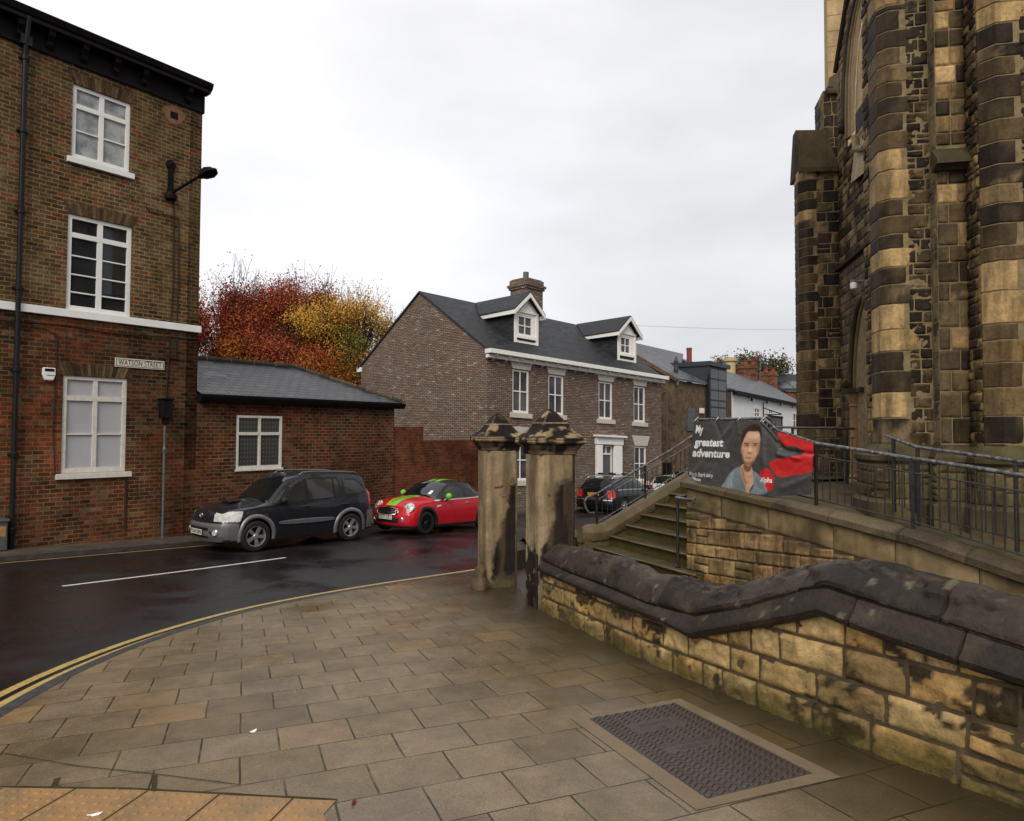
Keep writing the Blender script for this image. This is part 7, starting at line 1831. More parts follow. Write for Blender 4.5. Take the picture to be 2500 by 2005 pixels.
# M: narrow stage between
m = MB(); face(m, pB3, pM1, 1.3, TOPZ, .22, .2, .4, lambda a, z: random.choice([(.20, .17, .12), (.25, .2, .13), (.17, .14, .10)]), depth=.006, rough=.004)
m.build('dressed_return', M['ashlar'], CH, smooth=True)
mz = [zw(2320, y, 8.57) for y in (2, 28, 73, 115, 160, 205, 245, 283, 325, 355)]; mk = 'tndnntdtd'
m = MB()
fr = lambda a, b: np.array([*pM1, 0])+E2*a+Z3*b; fn_ = lambda a: -E1
for k in range(9):
    c = random.choice({'d': DARK, 't': TANB, 'n': NEWB}[mk[k]]); Lq = random.choice([.17, .24])
    block(m, fr, fn_, .002, Lq, mz[k+1]+.005, mz[k]-.005, c, depth=.022, nu=6, nv=4, rough=.006, stainfn=None)
    block(m, fr, fn_, Lq+.01, .355, mz[k+1]+.005, mz[k]-.005, random.choice(DARK+TANB), depth=.022, nu=5, nv=4, rough=.02, stainfn=sst)
for z in np.arange(mz[0]+.01, TOPZ, .25):
    block(m, fr, fn_, .002, .2, z, z+.24, random.choice(DARK+NEWB), depth=.022, nu=6, nv=4, rough=.006); block(m, fr, fn_, .21, .355, z, z+.24, random.choice(DARK+TANB), depth=.022, nu=5, nv=4, rough=.02)
m.build('stone_face', M['stone'], CH, smooth=True); m = MB()
mz2 = [zw(2320, y, 8.57) for y in (402, 450, 497, 545, 600, 640, 690, 735, 800, 855, 905, 956, 1021, 1084)]; mk2 = 'tntdtdt'+'tddttt'
for k in range(13):
    c = random.choice({'d': [(.075, .058, .036), (.06, .047, .032)], 't': [(.13, .095, .055), (.11, .083, .05)], 'n': NEWB}[mk2[k]]); Lq = [.13, .24][k % 2]
    block(m, fr, fn_, .002, Lq, mz2[k+1]+.005, mz2[k]-.005, c, depth=.022, nu=6, nv=4, rough=.004, stainfn=None)
    block(m, fr, fn_, Lq+.01, .355, mz2[k+1]+.005, mz2[k]-.005, random.choice(TANB+DARK), depth=.022, nu=5, nv=4, rough=.02, stainfn=sst)
m.build('stone_face', M['stone'], CH, smooth=True)
m = MB(); wz1, wz0 = zw(2320, 357, 8.5), zw(2320, 402, 8.4)
q0 = np.array([*pM1, 0])-E2*.06; q1 = np.array([*pM2, 0])+E2*.06
m.prism([q0+Z3*wz1, q0+Z3*(wz0+.10)-E1*.17, q0+Z3*(wz0+.03)-E1*.19, q0+Z3*(wz0+.03)-E1*.12, q0+Z3*(wz0-.02)-E1*.06, q0+Z3*(wz0-.03)], q1-q0, 0, (.055, .048, .028)); m.build('weathering', M['ashlar'], CH)
# C: right buttress
m = MB(); face(m, pM2, pC0, 1.2, TOPZ, .14, .1, .25, rub2, depth=.025, rough=.025); m.build('rubble_cheek', M['stone'], CH, smooth=True)
quoins('corner_stones', [pC0+(pM2-pC0)*.2, pC0, pC1, pC2], 2440, [8, 58, 108, 140, 185, 240, 290, 345, 400, 450, 495, 545, 600, 637, 710, 790, 830, 885, 946, 1016, 1084], 'nddddddddtdddnnt'+'tdtdd', 8.03, 1.2, TOPZ, (.20, .34))
m = MB(); face(m, pC1, pC2, 1.2, TOPZ, .19, .18, .36, rub, x0=.25, depth=.014, rough=.026, nu=8, nv=6); m.build('rubble_face', M['stone'], CH, smooth=True)
pC3 = pC2+E2[:2]*5.5
m = MB(); face(m, pC2, pC3, .5, TOPZ, .27, .3, .7, rub2, depth=.014, rough=.02, nu=5, nv=4); m.build('side_wall', M['stone'], CH, smooth=True); flat(pC2, pC3, .2, TOPZ)
# plinth round the foot
m = MB(); zp_ = 1.34
loop = [pB0+E1[:2]*.3, pB0, pB1, pB2, pB3, pM1, pM2, pC0, pC1, pC2]
def offp(d):
    o = []
    for i, p in enumerate(loop):
        ns = []
        for a, b in ((i-1, i), (i, i+1)):
            if a < 0 or b >= len(loop): continue
            t = loop[b]-loop[a]; t = t/np.linalg.norm(t); ns.append(np.array([t[1], -t[0]]))
        n_ = sum(ns); n_ = n_/np.linalg.norm(n_); o.append(p+n_*d)
    return o
lv = [(.0, zp_+.14), (.05, zp_+.10), (.15, zp_), (.17, zp_-.02), (.17, zp_-.08), (.13, zp_-.12), (.13, .75), (.22, .70), (.22, .1)]
V = []; C = []; sub = 8
rows_ = []
for d, z in lv:
    o = offp(d); r = []
    for i in range(len(o)-1):
        for q in range(sub): r.append((*lerp(o[i], o[i+1], q/sub), z))
    r.append((*o[-1], z)); rows_.append(r)
K = len(rows_[0]); vv = [p for r in rows_ for p in r]; cc = []
for p in vv:
    c = mixc((.055, .045, .030), (.10, .085, .05), clamp(.5+fbm(p, 2, 4, 6))); c = mixc(c, (.06, .056, .022), .5*sstep(-.05, .3, fbm(p, 1.7, 3, 9)))
    if p[2] < zp_-.13: c = mixc(c, (.20, .155, .085), .6*sstep(-.2, .3, fbm(p, 1.4, 3, 12)))
    cc.append(c)
m.add(vv, [(r*K+i, (r+1)*K+i, (r+1)*K+i+1, r*K+i+1) for r in range(len(lv)-1) for i in range(K-1)], 0, cc); m.build('plinth', M['ashlar'], CH, angle=35)
m = MB()
o = offp(.135)
for i in range(len(o)-1):
    if np.linalg.norm(o[i+1]-o[i]) > .1: face(m, o[i], o[i+1], .75, zp_-.13, .18, .2, .45, lambda a, z: random.choice([(.20, .15, .08), (.14, .11, .065), (.25, .19, .10)]), depth=.012, rough=.008)
m.build('plinth_stones', M['stone'], CH, smooth=True)
core.build('mortar_core', M['mortar_ch'], CH)
# ---------------------------------------------------------------- cars
def smooth_tab(tab, x): 
    """monotone-ish smooth interpolation"""
    xs = [p[0] for p in tab]
    if x <= xs[0]: return tab[0][1]
    if x >= xs[-1]: return tab[-1][1]
    i = max(k for k in range(len(xs)-1) if xs[k] <= x); n = len(tab)
    def sl(k):
        if k <= 0 or k >= n-1: return (tab[min(k+1, n-1)][1]-tab[max(k-1, 0)][1])/(tab[min(k+1, n-1)][0]-tab[max(k-1, 0)][0]+1e-9)
        a = (tab[k][1]-tab[k-1][1])/(tab[k][0]-tab[k-1][0]); b = (tab[k+1][1]-tab[k][1])/(tab[k+1][0]-tab[k][0])
        return 0 if a*b <= 0 else 2*a*b/(a+b)
    h = xs[i+1]-xs[i]; t = (x-xs[i])/h; m0, m1 = sl(i)*h, sl(i+1)*h
    return (2*t**3-3*t*t+1)*tab[i][1]+(t**3-2*t*t+t)*m0+(-2*t**3+3*t*t)*tab[i+1][1]+(t**3-t*t)*m1
def wheel(T, c, axis, r, w_, rim, spokes, style, parent=None):
    """c centre of the outer face, axis points outwards"""
    c = np.array(c, float); ax = np.array(axis, float)
    m = MB(); R = r; rr = r*.66
    m.lathe(c, [(rr, -w_), (R*.93, -w_), (R*.985, -w_+.02), (R, -w_+.05), (R, -.05), (R*.985, -.02), (R*.94, -.0), (R*.80, .006), (rr*1.03, .0), (rr, -.012), (rr, -.10)], 40, ax)
    ty = m.build('wheel', M['tyre'], T, angle=50)
    m = MB(); m.lathe(c, [(rr, -.012), (rr*.97, .0), (rr*.93, -.004), (rr*.90, -.05), (rr*.88, -.12), (.02, -.12)], 40, ax)
    u_ = np.cross(ax, Z3); u_ /= np.linalg.norm(u_); v_ = np.cross(ax, u_)
    for k in range(spokes):
        a = 2*math.pi*k/spokes+math.pi/2+.15; d = u_*math.cos(a)+v_*math.sin(a); t = np.cross(ax, d)
        w0, w1 = (.040, .026) if style == 'fat' else (.016, .013) if style == 'thin' else (.03, .018)
        k_ = r/.35; w0 *= k_; w1 *= k_
        p = [c+d*.03-ax*.035, c+d*rr*.93-ax*.02]
        V = []
        for q, ww, dz in ((p[0], w0*.8, .0), (lerp(p[0], p[1], .4), w0, .006), (p[1], w1 if style != 'fat' else w0*1.15, -.0)):
            V += [q+t*ww-ax*.02, q+t*ww*.8+ax*(.012+dz), q-t*ww*.8+ax*(.012+dz), q-t*ww-ax*.02]
        m.add(V, [(4*i+j, 4*i+4+j, 4*i+4+j+1, 4*i+j+1) for i in range(2) for j in range(3)])
    m.lathe(c, [(.001, .0), (.05*r/.35, -.004), (.065*r/.35, -.02), (.07*r/.35, -.05)], 18, ax); m.build('rim', M[rim], ty, angle=40)
    m = MB(); m.lathe(c, [(rr*.89, -.115), (.0, -.116)], 20, ax); m.build('brake_shadow_plate', M['plastic'], ty)
def car(name, label, cat, origin, heading, S):
    """local x runs from nose to tail, y left(+)/right(-) of the car seen from behind the wheel reversed; heading = unit vector nose->tail"""
    T = thing(name, label, cat, origin); O = np.array(origin, float)
    hx = np.array(heading, float); hx /= np.linalg.norm(hx); hy = np.cross(Z3, hx); hy /= np.linalg.norm(hy); hz = np.cross(hx, hy)
    W = lambda x, y, z: O+hx*x+hy*y+hz*z
    L, HW = S['L'], S['W']/2; zs = S['sill']
    tabs = S['tabs']; g = lambda k, x: smooth_tab(tabs[k], x)
    wx = S['wheels']; wr = S['wr']; ar = S['arch']; wz = wr
    xs = set(np.round(np.arange(0, L+.001, .03), 4).tolist())
    for c in wx:
        for k in range(-16, 17): xs.add(round(clamp(c+ar*math.sin(k/16*math.pi/2), 0, L), 4))
    xs = sorted(xs); xs = [x for i, x in enumerate(xs) if i == 0 or x-xs[i-1] > .004]
    KS, KU, KT = 20, 16, 24
    fall = lambda x, d: clamp(1-x/d)**1.5
    def deform(x, y, z):
        yy = abs(y)/HW
        xx = x+S['fsweep']*(yy**2.6)*fall(x, .7)-S['rsweep']*(yy**2.6)*fall(L-x, .6)
        xx += smooth_tab(S['flean'], z)*fall(x, .45)-smooth_tab(S['rlean'], z)*fall(L-x, .35)
        return xx, y, z
    def width(x, z):
        pw = np.interp(x, [0, .10, .35, .8, L-.6, L-.2, L], [S.get('nw', .86), .92, .975, 1, 1, .96, S.get('tw', .9)])
        zb = g('zb', x); f = clamp((z-zs)/(zb-zs))
        return HW*pw*(.955+.045*math.sin(math.pi*clamp(f*.9+.12))-.0+(-.03*sstep(.8, 1., f)))
    rings = []
    for x in xs:
        zl = zs
        for c in wx:
            if abs(x-c) < ar: zl = max(zl, wz+math.sqrt(max(0, ar*ar-(x-c)**2)))
        zb = g('zb', x); w1 = g('w1', x)*HW; z1 = g('z1', x); zc = g('zc', x); ring = []
        for k in range(KS+1):
            z = lerp(zl, zb, k/KS); ring.append((width(x, z), z))
        wb = ring[-1][0]
        for k in range(1, KU+1):
            t = k/KU; ring.append((lerp(wb, w1, t)+.018*math.sin(math.pi*t), lerp(zb, z1, t)))
        for k in range(1, KT+1):
            a = k/KT; ring.append((w1*(1-a), z1+(zc-z1)*(1-(1-a)**2.2)))
        rings.append(ring)
    NR = KS+KU+KT+1
    groups = {}
    def put(nm, quad):
        groups.setdefault(nm, []).append(quad)
    cls = S['cls']
    def emit(P4, seg, flip, sgn):
        c = np.mean(P4, axis=0); nm = cls(c[0], c[1], c[2], seg)
        if nm is None: return
        q = [W(*deform(*p)) for p in P4]; put((nm, 0 if S.get('single', {}).get(nm) else (1 if c[1] > 0 else -1) if nm in S['sided'] else 0), q[::-1] if flip else q)
    for i in range(len(xs)-1):
        a, b = rings[i], rings[i+1]
        for k in range(NR-1):
            seg = 's' if k < KS else 'u' if k < KS+KU else 't'
            for sg in (1, -1):
                P4 = [(xs[i], a[k][0]*sg, a[k][1]), (xs[i+1], b[k][0]*sg, b[k][1]), (xs[i+1], b[k+1][0]*sg, b[k+1][1]), (xs[i], a[k+1][0]*sg, a[k+1][1])]
                emit(P4, seg, sg == 1, sg)
    for end, ring, x in (('f', rings[0], 0.), ('r', rings[-1], xs[-1])):
        NC = 40
        for k in range(NR-2):
            (y0, z0), (y1, z1) = ring[k], ring[k+1]
            if z1-z0 < 1e-4: continue
            for q in range(NC):
                u0, u1 = -1+2*q/NC, -1+2*(q+1)/NC
                P4 = [(x, y0*u0, z0), (x, y0*u1, z0), (x, y1*u1, z1), (x, y1*u0, z1)]
                emit(P4, end, end == 'f', 0)
    for (nm, sd_), quads in groups.items():
        m = MB(); idx = {}; V = []; Fs = []
        for q in quads:
            f = []
            for p in q:
                key = (round(p[0], 4), round(p[1], 4), round(p[2], 4))
                if key not in idx: idx[key] = len(V); V.append(p)
                f.append(idx[key])
            f2 = [f[0]]+[f[j] for j in range(1, 4) if f[j] != f[j-1]]
            if len(set(f2)) >= 3: Fs.append(tuple(dict.fromkeys(f2)))
        m.add(V, Fs); m.build(nm, M[S['mats'][nm]], T, angle=28, uv=False)
    # underside and wheel housings
    m = MB(); m.box(W(.12, -HW*.9, zs+.0), hx*(L-.24), hy*HW*1.8, hz*.02)
    zi = wz+ar*.98
    for c in wx:
        for sg in (1, -1):
            m.box(W(c-ar*1.05, sg*HW*.62, zs), hx*ar*2.1, hz*(zi-zs+.03), hy*.02*sg)
            nn = 14
            V = []
            for k in range(nn+1):
                a = math.pi*k/nn; V += [W(c-(ar+.004)*math.cos(a), sg*HW*.62, wz+(ar+.004)*math.sin(a)), W(c-(ar+.004)*math.cos(a), sg*HW*.955, wz+(ar+.004)*math.sin(a))]
            m.add(V, [(2*k, 2*k+1, 2*k+3, 2*k+2) for k in range(nn)])
    m.build('underbody', M['plastic'], T)
    for c in wx:
        for sg in (1, -1): wheel(T, W(c, sg*(HW*.985-.005+S.get('wo', 0)), wz), hy*sg, wr, .2, S['rim'], S['spokes'], S['style'])
    if 'flare' in S:
        fm, fw_, fo = S['flare']
        for c in wx:
            for sg in (1, -1):
                m = MB(); V = []; nn = 28; prof = [(ar-.012, .0-.03), (ar-.012, fo), (ar+fw_*.5, fo*1.05), (ar+fw_, fo*.4), (ar+fw_+.01, -.01)]
                for k in range(nn+1):
                    a = math.radians(lerp(-12, 192, k/nn)); 
                    for r_, o_ in prof:
                        x_, z_ = c-r_*math.cos(a), wz+r_*math.sin(a); z_ = max(z_, zs-.02)
                        y_ = width(clamp(x_, 0, L), min(max(z_, zs), g('zb', clamp(x_, 0, L))))+o_; dx = deform(clamp(x_, 0, L), y_, z_)[0]-clamp(x_, 0, L); V.append(W(clamp(x_, 0, L)+dx, sg*y_, z_))
                K = len(prof); fs = [(k*K+j, (k+1)*K+j, (k+1)*K+j+1, k*K+j+1) for k in range(nn) for j in range(K-1)]
                m.add(V, [f[::-1] if sg == 1 else f for f in fs]); m.build('wheel_arch_trim', M[fm], T, smooth=True)
    def FX(y, z, o=0.): return W(deform(0, y, z)[0]-o, y, z)       # a point on the nose
    def RX(y, z, o=0.): return W(deform(L, y, z)[0]+o, y, z)
    def SY(x, z, sg=-1, o=0.): return W(deform(x, width(x, z), z)[0], sg*(width(x, z)+o), z)
    return T, W, FX, RX, SY, (hx, hy, hz), g, width
def plate(T, P, ctr_y, ctr_z, w_, h_, txt, mat, o=.015, flip=1, tilt=0.):
    yc = P(ctr_y, ctr_z, o); yl, yr = P(ctr_y-w_/2, ctr_z, o), P(ctr_y+w_/2, ctr_z, o); ex = yr-yl; ex[2] = 0; ex = ex/np.linalg.norm(ex)*flip
    n_ = np.cross(ex, Z3); m = MB(); c = (yl+yr)/2; c = c+n_*(.004+abs(((yc-c)@n_)))
    m.box(c-ex*w_/2-Z3*h_/2, ex*w_, Z3*h_, n_*.006); pl_ = m.build('number_plate', M[mat], T, bevel=.003)
    v, f = text_geo(txt, .105*h_/.111, bold=.002, spacing=1.0); wx_ = max(p[0] for p in v)-min(p[0] for p in v); k = min(1.6, (w_-.05)/wx_); cx__ = (max(p[0] for p in v)+min(p[0] for p in v))/2
    m = MB(); m.add([c+ex*((x-cx__)*k)+Z3*y*1.08+n_*.008 for x, y, z in v], f); m.build('plate_lettering', M['ink'], pl_)
def disc(m, c, n_, r, h=.01, n=24, mi=0): m.lathe(c, [(r, -.01), (r, h*.6), (r*.9, h), (.001, h*1.1)], n, n_, mi)

# ---- dark off-roader parked under the outbuilding window
hdg = np.array([.625, .781, 0]); w1p, w2p = np.array([-5.65, 14.70]), np.array([-4.03, 16.58])
z1_, z2_ = road_z(*w1p), road_z(*w2p)
hd3 = np.array([*(w2p-w1p), z2_-z1_]); hd3 /= np.linalg.norm(hd3)
SUVW = 1.735
nrm2 = np.array([-hd3[1], hd3[0], 0]); nrm2 /= np.linalg.norm(nrm2)     # away from the camera
o_ = np.array([*w1p, z1_])-hd3*.82+nrm2*(SUVW/2-.02)
def inP(x, z, P): return inpoly(x, z, P)
def grow_(P, d=.035):
    cx_ = sum(p[0] for p in P)/len(P); cz_ = sum(p[1] for p in P)/len(P)
    return [(x+d*(1 if x > cx_ else -1), z+d*.8*(1 if z > cz_ else -1)) for x, z in P]
def suv_cls(x, y, z, s):
    ay = abs(y)
    if s in 's' :
        if z < .30: return 'sill'
        if x < .36 and z < .66: return 'front_bumper'
        if x > 3.86 and z < .74 and z > .3: return 'rear_bumper'
        if x < .50 and .69 < z < .90 and z < .93-.0*x and x < .52-(.9-z)*.6: return 'headlight'
        if x > 3.98 and .86 < z < 1.25: return 'tail_light'
        return 'body'
    if s == 'f':
        if z < .66: return 'front_bumper' if not (.50 < z < .56 and ay < .40) and not (.32 < z < .38 and ay < .42) else 'grille'
        if ay > .47 and .69 < z: return 'headlight'
        if ay < .30 and .70 < z < .87: return 'grille'
        return 'body'
    if s == 'r': return 'rear_bumper' if z < .72 else 'tail_light' if ay > .68 and z < 1.2 else 'body'
    if s == 'u':
        if x < .50 and z < .905 and x < .56-(.93-z)*.7: return 'headlight'
        for nm, P in (('a', [(1.24, 1.045), (2.06, 1.07), (2.06, 1.55), (1.88, 1.53), (1.60, 1.37)]), ('b', [(2.15, 1.075), (2.86, 1.105), (2.86, 1.555), (2.15, 1.555)]), ('b2', [(2.89, 1.11), (3.06, 1.125), (3.00, 1.55), (2.89, 1.555)]), ('c', [(3.17, 1.155), (3.83, 1.20), (3.72, 1.36), (3.52, 1.49), (3.17, 1.535)])):
            if inP(x, z, P): return 'side_window'
            if inP(x, z, grow_(P)): return 'window_trim'
        if x > 3.95 and z < 1.27: return 'tail_light'
        return 'body'
    if s == 't':
        if 1.08 < x < 1.70 and ay < lerp(.70, .585, (x-1.08)/.62): return 'windscreen'
        if .84 < x <= 1.08: return 'cowl' if z > 1.0 and x > 1.0 else 'body'
        if x > 3.98 and z > 1.12 and ay < .56: return 'rear_window'
        return 'body'
    return 'body'
S = dict(L=4.16, W=SUVW, sill=.26, wheels=(.82, 3.31), wr=.345, arch=.405, rim='alloy', spokes=5, style='fat', wo=.03,
    fsweep=.26, rsweep=.16, flean=[(.26, -.02), (.42, -.08), (.60, -.08), (.66, -.03), (.80, .0), (.93, .08)], rlean=[(.26, .05), (.5, .0), (.72, .02), (.8, .06), (1.2, .10)],
    nw=.86, tw=.92,
    tabs=dict(zb=[(0, .72), (.3, .86), (1.0, .98), (2.0, 1.03), (3.2, 1.09), (4.16, 1.14)],
        w1=[(0, .74), (.4, .80), (.95, .83), (1.12, .80), (1.72, .68), (2.4, .69), (3.6, .67), (3.95, .66), (4.16, .78)],
        z1=[(0, .86), (.3, .93), (.98, 1.02), (1.12, 1.06), (1.42, 1.34), (1.72, 1.58), (2.4, 1.66), (3.4, 1.64), (3.78, 1.58), (4.0, 1.34), (4.16, 1.17)],
        zc=[(0, .90), (.3, .985), (.98, 1.09), (1.10, 1.12), (1.45, 1.42), (1.76, 1.655), (2.3, 1.715), (3.4, 1.70), (3.80, 1.63), (4.02, 1.40), (4.16, 1.19)]),
    cls=suv_cls, sided={'headlight', 'tail_light', 'side_window', 'window_trim'}, flare=('suv_silver', .075, .028),
    mats=dict(body='suv', sill='plastic', front_bumper='suv_silver', rear_bumper='suv_silver', headlight='lamp', tail_light='lampred', grille='plastic', side_window='sideglass', window_trim='plastic', windscreen='shieldglass', cowl='plastic', rear_window='carglass'))
T, W, FX, RX, SY, ax, g, wd_ = car('parked_car', 'black off-road car with silver lower trim parked under the outbuilding window', 'car', o_, hd3, S)
hx, hy, hz = ax
for sg in (-1, 1):
    # bodyside moulding
    m = MB(); V = []
    for i in range(31):
        x = lerp(1.36, 2.84, i/30); tp = math.sin(math.pi*clamp(i/30))**.25 if 0 < i < 30 else .3
        for zo, o in ((-.055, .0), (-.05, .022), (.04, .026), (.055, .0)): V.append(SY(x, .60+zo*tp, sg, o))
    m.add(V, [((4*i+j, 4*i+4+j, 4*i+5+j, 4*i+1+j) if sg == -1 else (4*i+1+j, 4*i+5+j, 4*i+4+j, 4*i+j)) for i in range(30) for j in range(3)]+[(0, 1, 2, 3), (123, 122, 121, 120)]); m.build('side_moulding', M['suv_silver'], T, smooth=False)
    m = MB(); mc = SY(1.43, 1.10, sg, .10)+hz*.0
    m.lathe(mc, [(.001, -.07), (.06, -.06), (.085, -.01), (.08, .05), (.05, .075), (.001, .08)], 16, hx*.9-hy*sg*.1); mm = np.array(m.v); mid_ = mm.mean(0)
    m.v = [tuple(mid_+hx*((p-mid_)@hx)+hy*((p-mid_)@hy)*1.35+hz*((p-mid_)@hz)*.95) for p in mm]; m.tube([SY(1.42, 1.01, sg, -.01), mc-hz*.03], .03, 8); m.build('door_mirror', M['plastic'], T, smooth=True)
    for x in (1.98, 3.04): m = MB(); m.tube([SY(x, .93, sg, .004), SY(x+.02, .935, sg, .03), SY(x+.16, .94, sg, .03), SY(x+.18, .94, sg, .004)], .014, 8); m.build('door_handle', M['suv'], T, smooth=True)
    m = MB(); yr_ = sg*.56
    m.tube([W(2.0, yr_, 1.65), W(2.1, yr_, 1.71), W(2.35, yr_, 1.73), W(3.3, yr_, 1.71), W(3.6, yr_, 1.69), W(3.70, yr_, 1.62)], .017, 8); m.build('roof_rail', M['suv_silver'], T, smooth=True)
    for x in (1.12, 2.105, 3.11):
        m = MB(); m.tube([SY(x, z, sg, .0008) for z in np.linspace(.32 if x != 3.11 else .80, g('zb', x)-.01, 10)], .004, 4); m.build('door_gap', M['ink'], T)
    fl = FX(sg*.60, .46, .0); m = MB(); nf = (-hx*.9+hy*sg*.35); nf /= np.linalg.norm(nf); fl = fl+nf*.012; m.lathe(fl, [(.075, -.03), (.075, .0), (.06, .012), (.06, -.005)], 20, nf); fo = m.build('fog_lamp', M['chrome'], T, angle=40)
    m = MB(); disc(m, fl-nf*.0, nf, .058, .008); m.build('lens', M['lamp'], fo)
    m = MB(); pts = [FX(sg*(.44+.0), .50, .006), FX(sg*.56, .47, .006), FX(sg*.56, .42, .006), FX(sg*.50, .41, .006)]; m.poly(pts); m.poly(pts[::-1]); m.build('bumper_recess', M['plastic'], T)
plate(T, FX, -.0, .455, .52, .115, 'FL04 EBN', 'plate_w', .02, -1)
m = MB(); ec = FX(0, .80, .012)
def ell(c, a, b, r, rot=False, nseg=28): m.tube([c+hy*(a*math.cos(t))+hz*(b*math.sin(t)) for t in np.linspace(0, 2*math.pi, nseg)], r, 6, cap=False)
ell(ec, .075, .05, .007); ell(ec, .024, .048, .006); ell(ec+hz*.018, .048, .02, .006); m.build('emblem', M['chrome'], T, smooth=True)
m = MB(); V = []
for x, w_, z_ in ((.50, .17, .0), (.52, .17, .045), (.60, .18, .055), (.86, .13, .012), (.90, .12, .0)):
    zz = g('zc', x); V += [W(x, -w_, zz+z_-.012), W(x, -w_*.7, zz+z_), W(x, w_*.7, zz+z_), W(x, w_, zz+z_-.012)]
m.add(V, [(4*i+j, 4*i+4+j, 4*i+5+j, 4*i+1+j) for i in range(4) for j in range(3)]); m.add([V[0], V[1], V[2], V[3], V[4], V[5], V[6], V[7]], [(0, 1, 5, 4), (1, 2, 6, 5), (2, 3, 7, 6)]); m.build('bonnet_scoop', M['plastic'], T, smooth=False)
m = MB(); sc_ = lambda x, y: W(x, y, lerp(g('zc', x), g('z1', x), (abs(y)/(g('w1', x)*SUVW/2))**2.2)+.012)
for y0, y1 in ((-.55, -.05), (.1, .6)): m.tube([sc_(1.09, y0), sc_(1.13, lerp(y0, y1, .5)), sc_(1.12, y1)], .008, 6)
m.build('wiper', M['plastic'], T)
m = MB(); b_ = SY(1.02, .82, -1, .004); m.box(b_, hx*.07, hz*.02, -hy*.006); m.box(b_-hz*.04, hx*.06, hz*.03, -hy*.006); m.build('wing_badge', M['chrome'], T)

# ---- small red two-door coupe
MW = 1.684
def pos_car(px, py, y, hd, xoff, halfw):
    p = at_y(px, py, y); return p
mw1 = np.array([-2.28, 17.75]); mh = np.array([.60, .80, 0]); mh /= np.linalg.norm(mh)
mw2 = mw1+mh[:2]*2.467; h3 = np.array([*(mw2-mw1), road_z(*mw2)-road_z(*mw1)]); h3 /= np.linalg.norm(h3); n2 = np.array([-h3[1], h3[0], 0]); n2 /= np.linalg.norm(n2)
o2 = np.array([*mw1, road_z(*mw1)])-h3*.70+n2*(MW/2-.02)
def mini_cls(x, y, z, s):
    ay = abs(y)
    if z < .25 and s in 'sfr': return 'sill'
    if s == 'f':
        if .30 < z < .43 and ay < .42: return 'grille'
        return 'body'
    if s == 'u':
        if 1.12 < x and z > g2('zb', x)+.03:
            for P in ([(1.42, .90), (2.28, .925), (2.22, 1.17), (2.08, 1.25), (1.80, 1.255), (1.60, 1.17)], [(2.38, .93), (2.85, .95), (2.62, 1.07), (2.36, 1.16)]):
                if inP(x, z, P): return 'side_window'
            return 'roof'
        return 'belt_trim' if x > 1.05 else 'body'
    if s == 't':
        if 1.17 < x < 1.74 and ay < lerp(.66, .55, (x-1.17)/.57): return 'windscreen'
        if x > 1.12:
            if .10 < ay-.0 < .10: return 'roof'
            if x < 2.9 and x > 1.74 and .05 < abs(ay-.0) < .20: return 'roof_stripe'
            return 'roof' if x < 3.3 else 'body'
        if x < 1.10 and .012 < ay < .185: return 'bonnet_stripe'
        return 'body'
    return 'body'
S2 = dict(L=3.734, W=MW, sill=.18, wheels=(.70, 3.167), wr=.31, arch=.355, rim='rimblack', spokes=10, style='thin', wo=.01,
    fsweep=.30, rsweep=.22, flean=[(.18, .05), (.32, .0), (.50, .01), (.60, .05), (.72, .12), (.84, .22)], rlean=[(.18, .05), (.5, .0), (.72, .05), (1.2, .12)],
    nw=.84, tw=.88,
    tabs=dict(zb=[(0, .58), (.25, .72), (.6, .80), (1.1, .875), (2.2, .90), (3.2, .93), (3.734, .90)],
        w1=[(0, .72), (.4, .80), (1.02, .84), (1.15, .80), (1.76, .66), (2.3, .66), (2.9, .64), (3.3, .68), (3.734, .72)],
        z1=[(0, .70), (.25, .80), (.6, .87), (1.05, .905), (1.15, .935), (1.45, 1.14), (1.74, 1.31), (2.1, 1.355), (2.6, 1.32), (2.95, 1.18), (3.25, 1.0), (3.734, .93)],
        zc=[(0, .75), (.2, .84), (.6, .93), (1.05, .975), (1.15, .99), (1.45, 1.21), (1.76, 1.38), (2.1, 1.43), (2.6, 1.40), (2.95, 1.27), (3.25, 1.05), (3.734, .96)]),
    cls=mini_cls, sided={'side_window', 'belt_trim'}, flare=('plastic', .085, .018),
    mats=dict(body='red', sill='plastic', grille='plastic', side_window='sideglass', windscreen='shieldglass', roof='carblack', roof_stripe='lime', bonnet_stripe='lime', belt_trim='chrome'))
g2 = lambda k, x: smooth_tab(S2['tabs'][k], x)
T, W, FX, RX, SY, ax, g, wd_ = car('parked_car', 'small bright red coupe with black roof and lime green bonnet stripes and mirrors', 'car', o2, h3, S2)
hx, hy, hz = ax
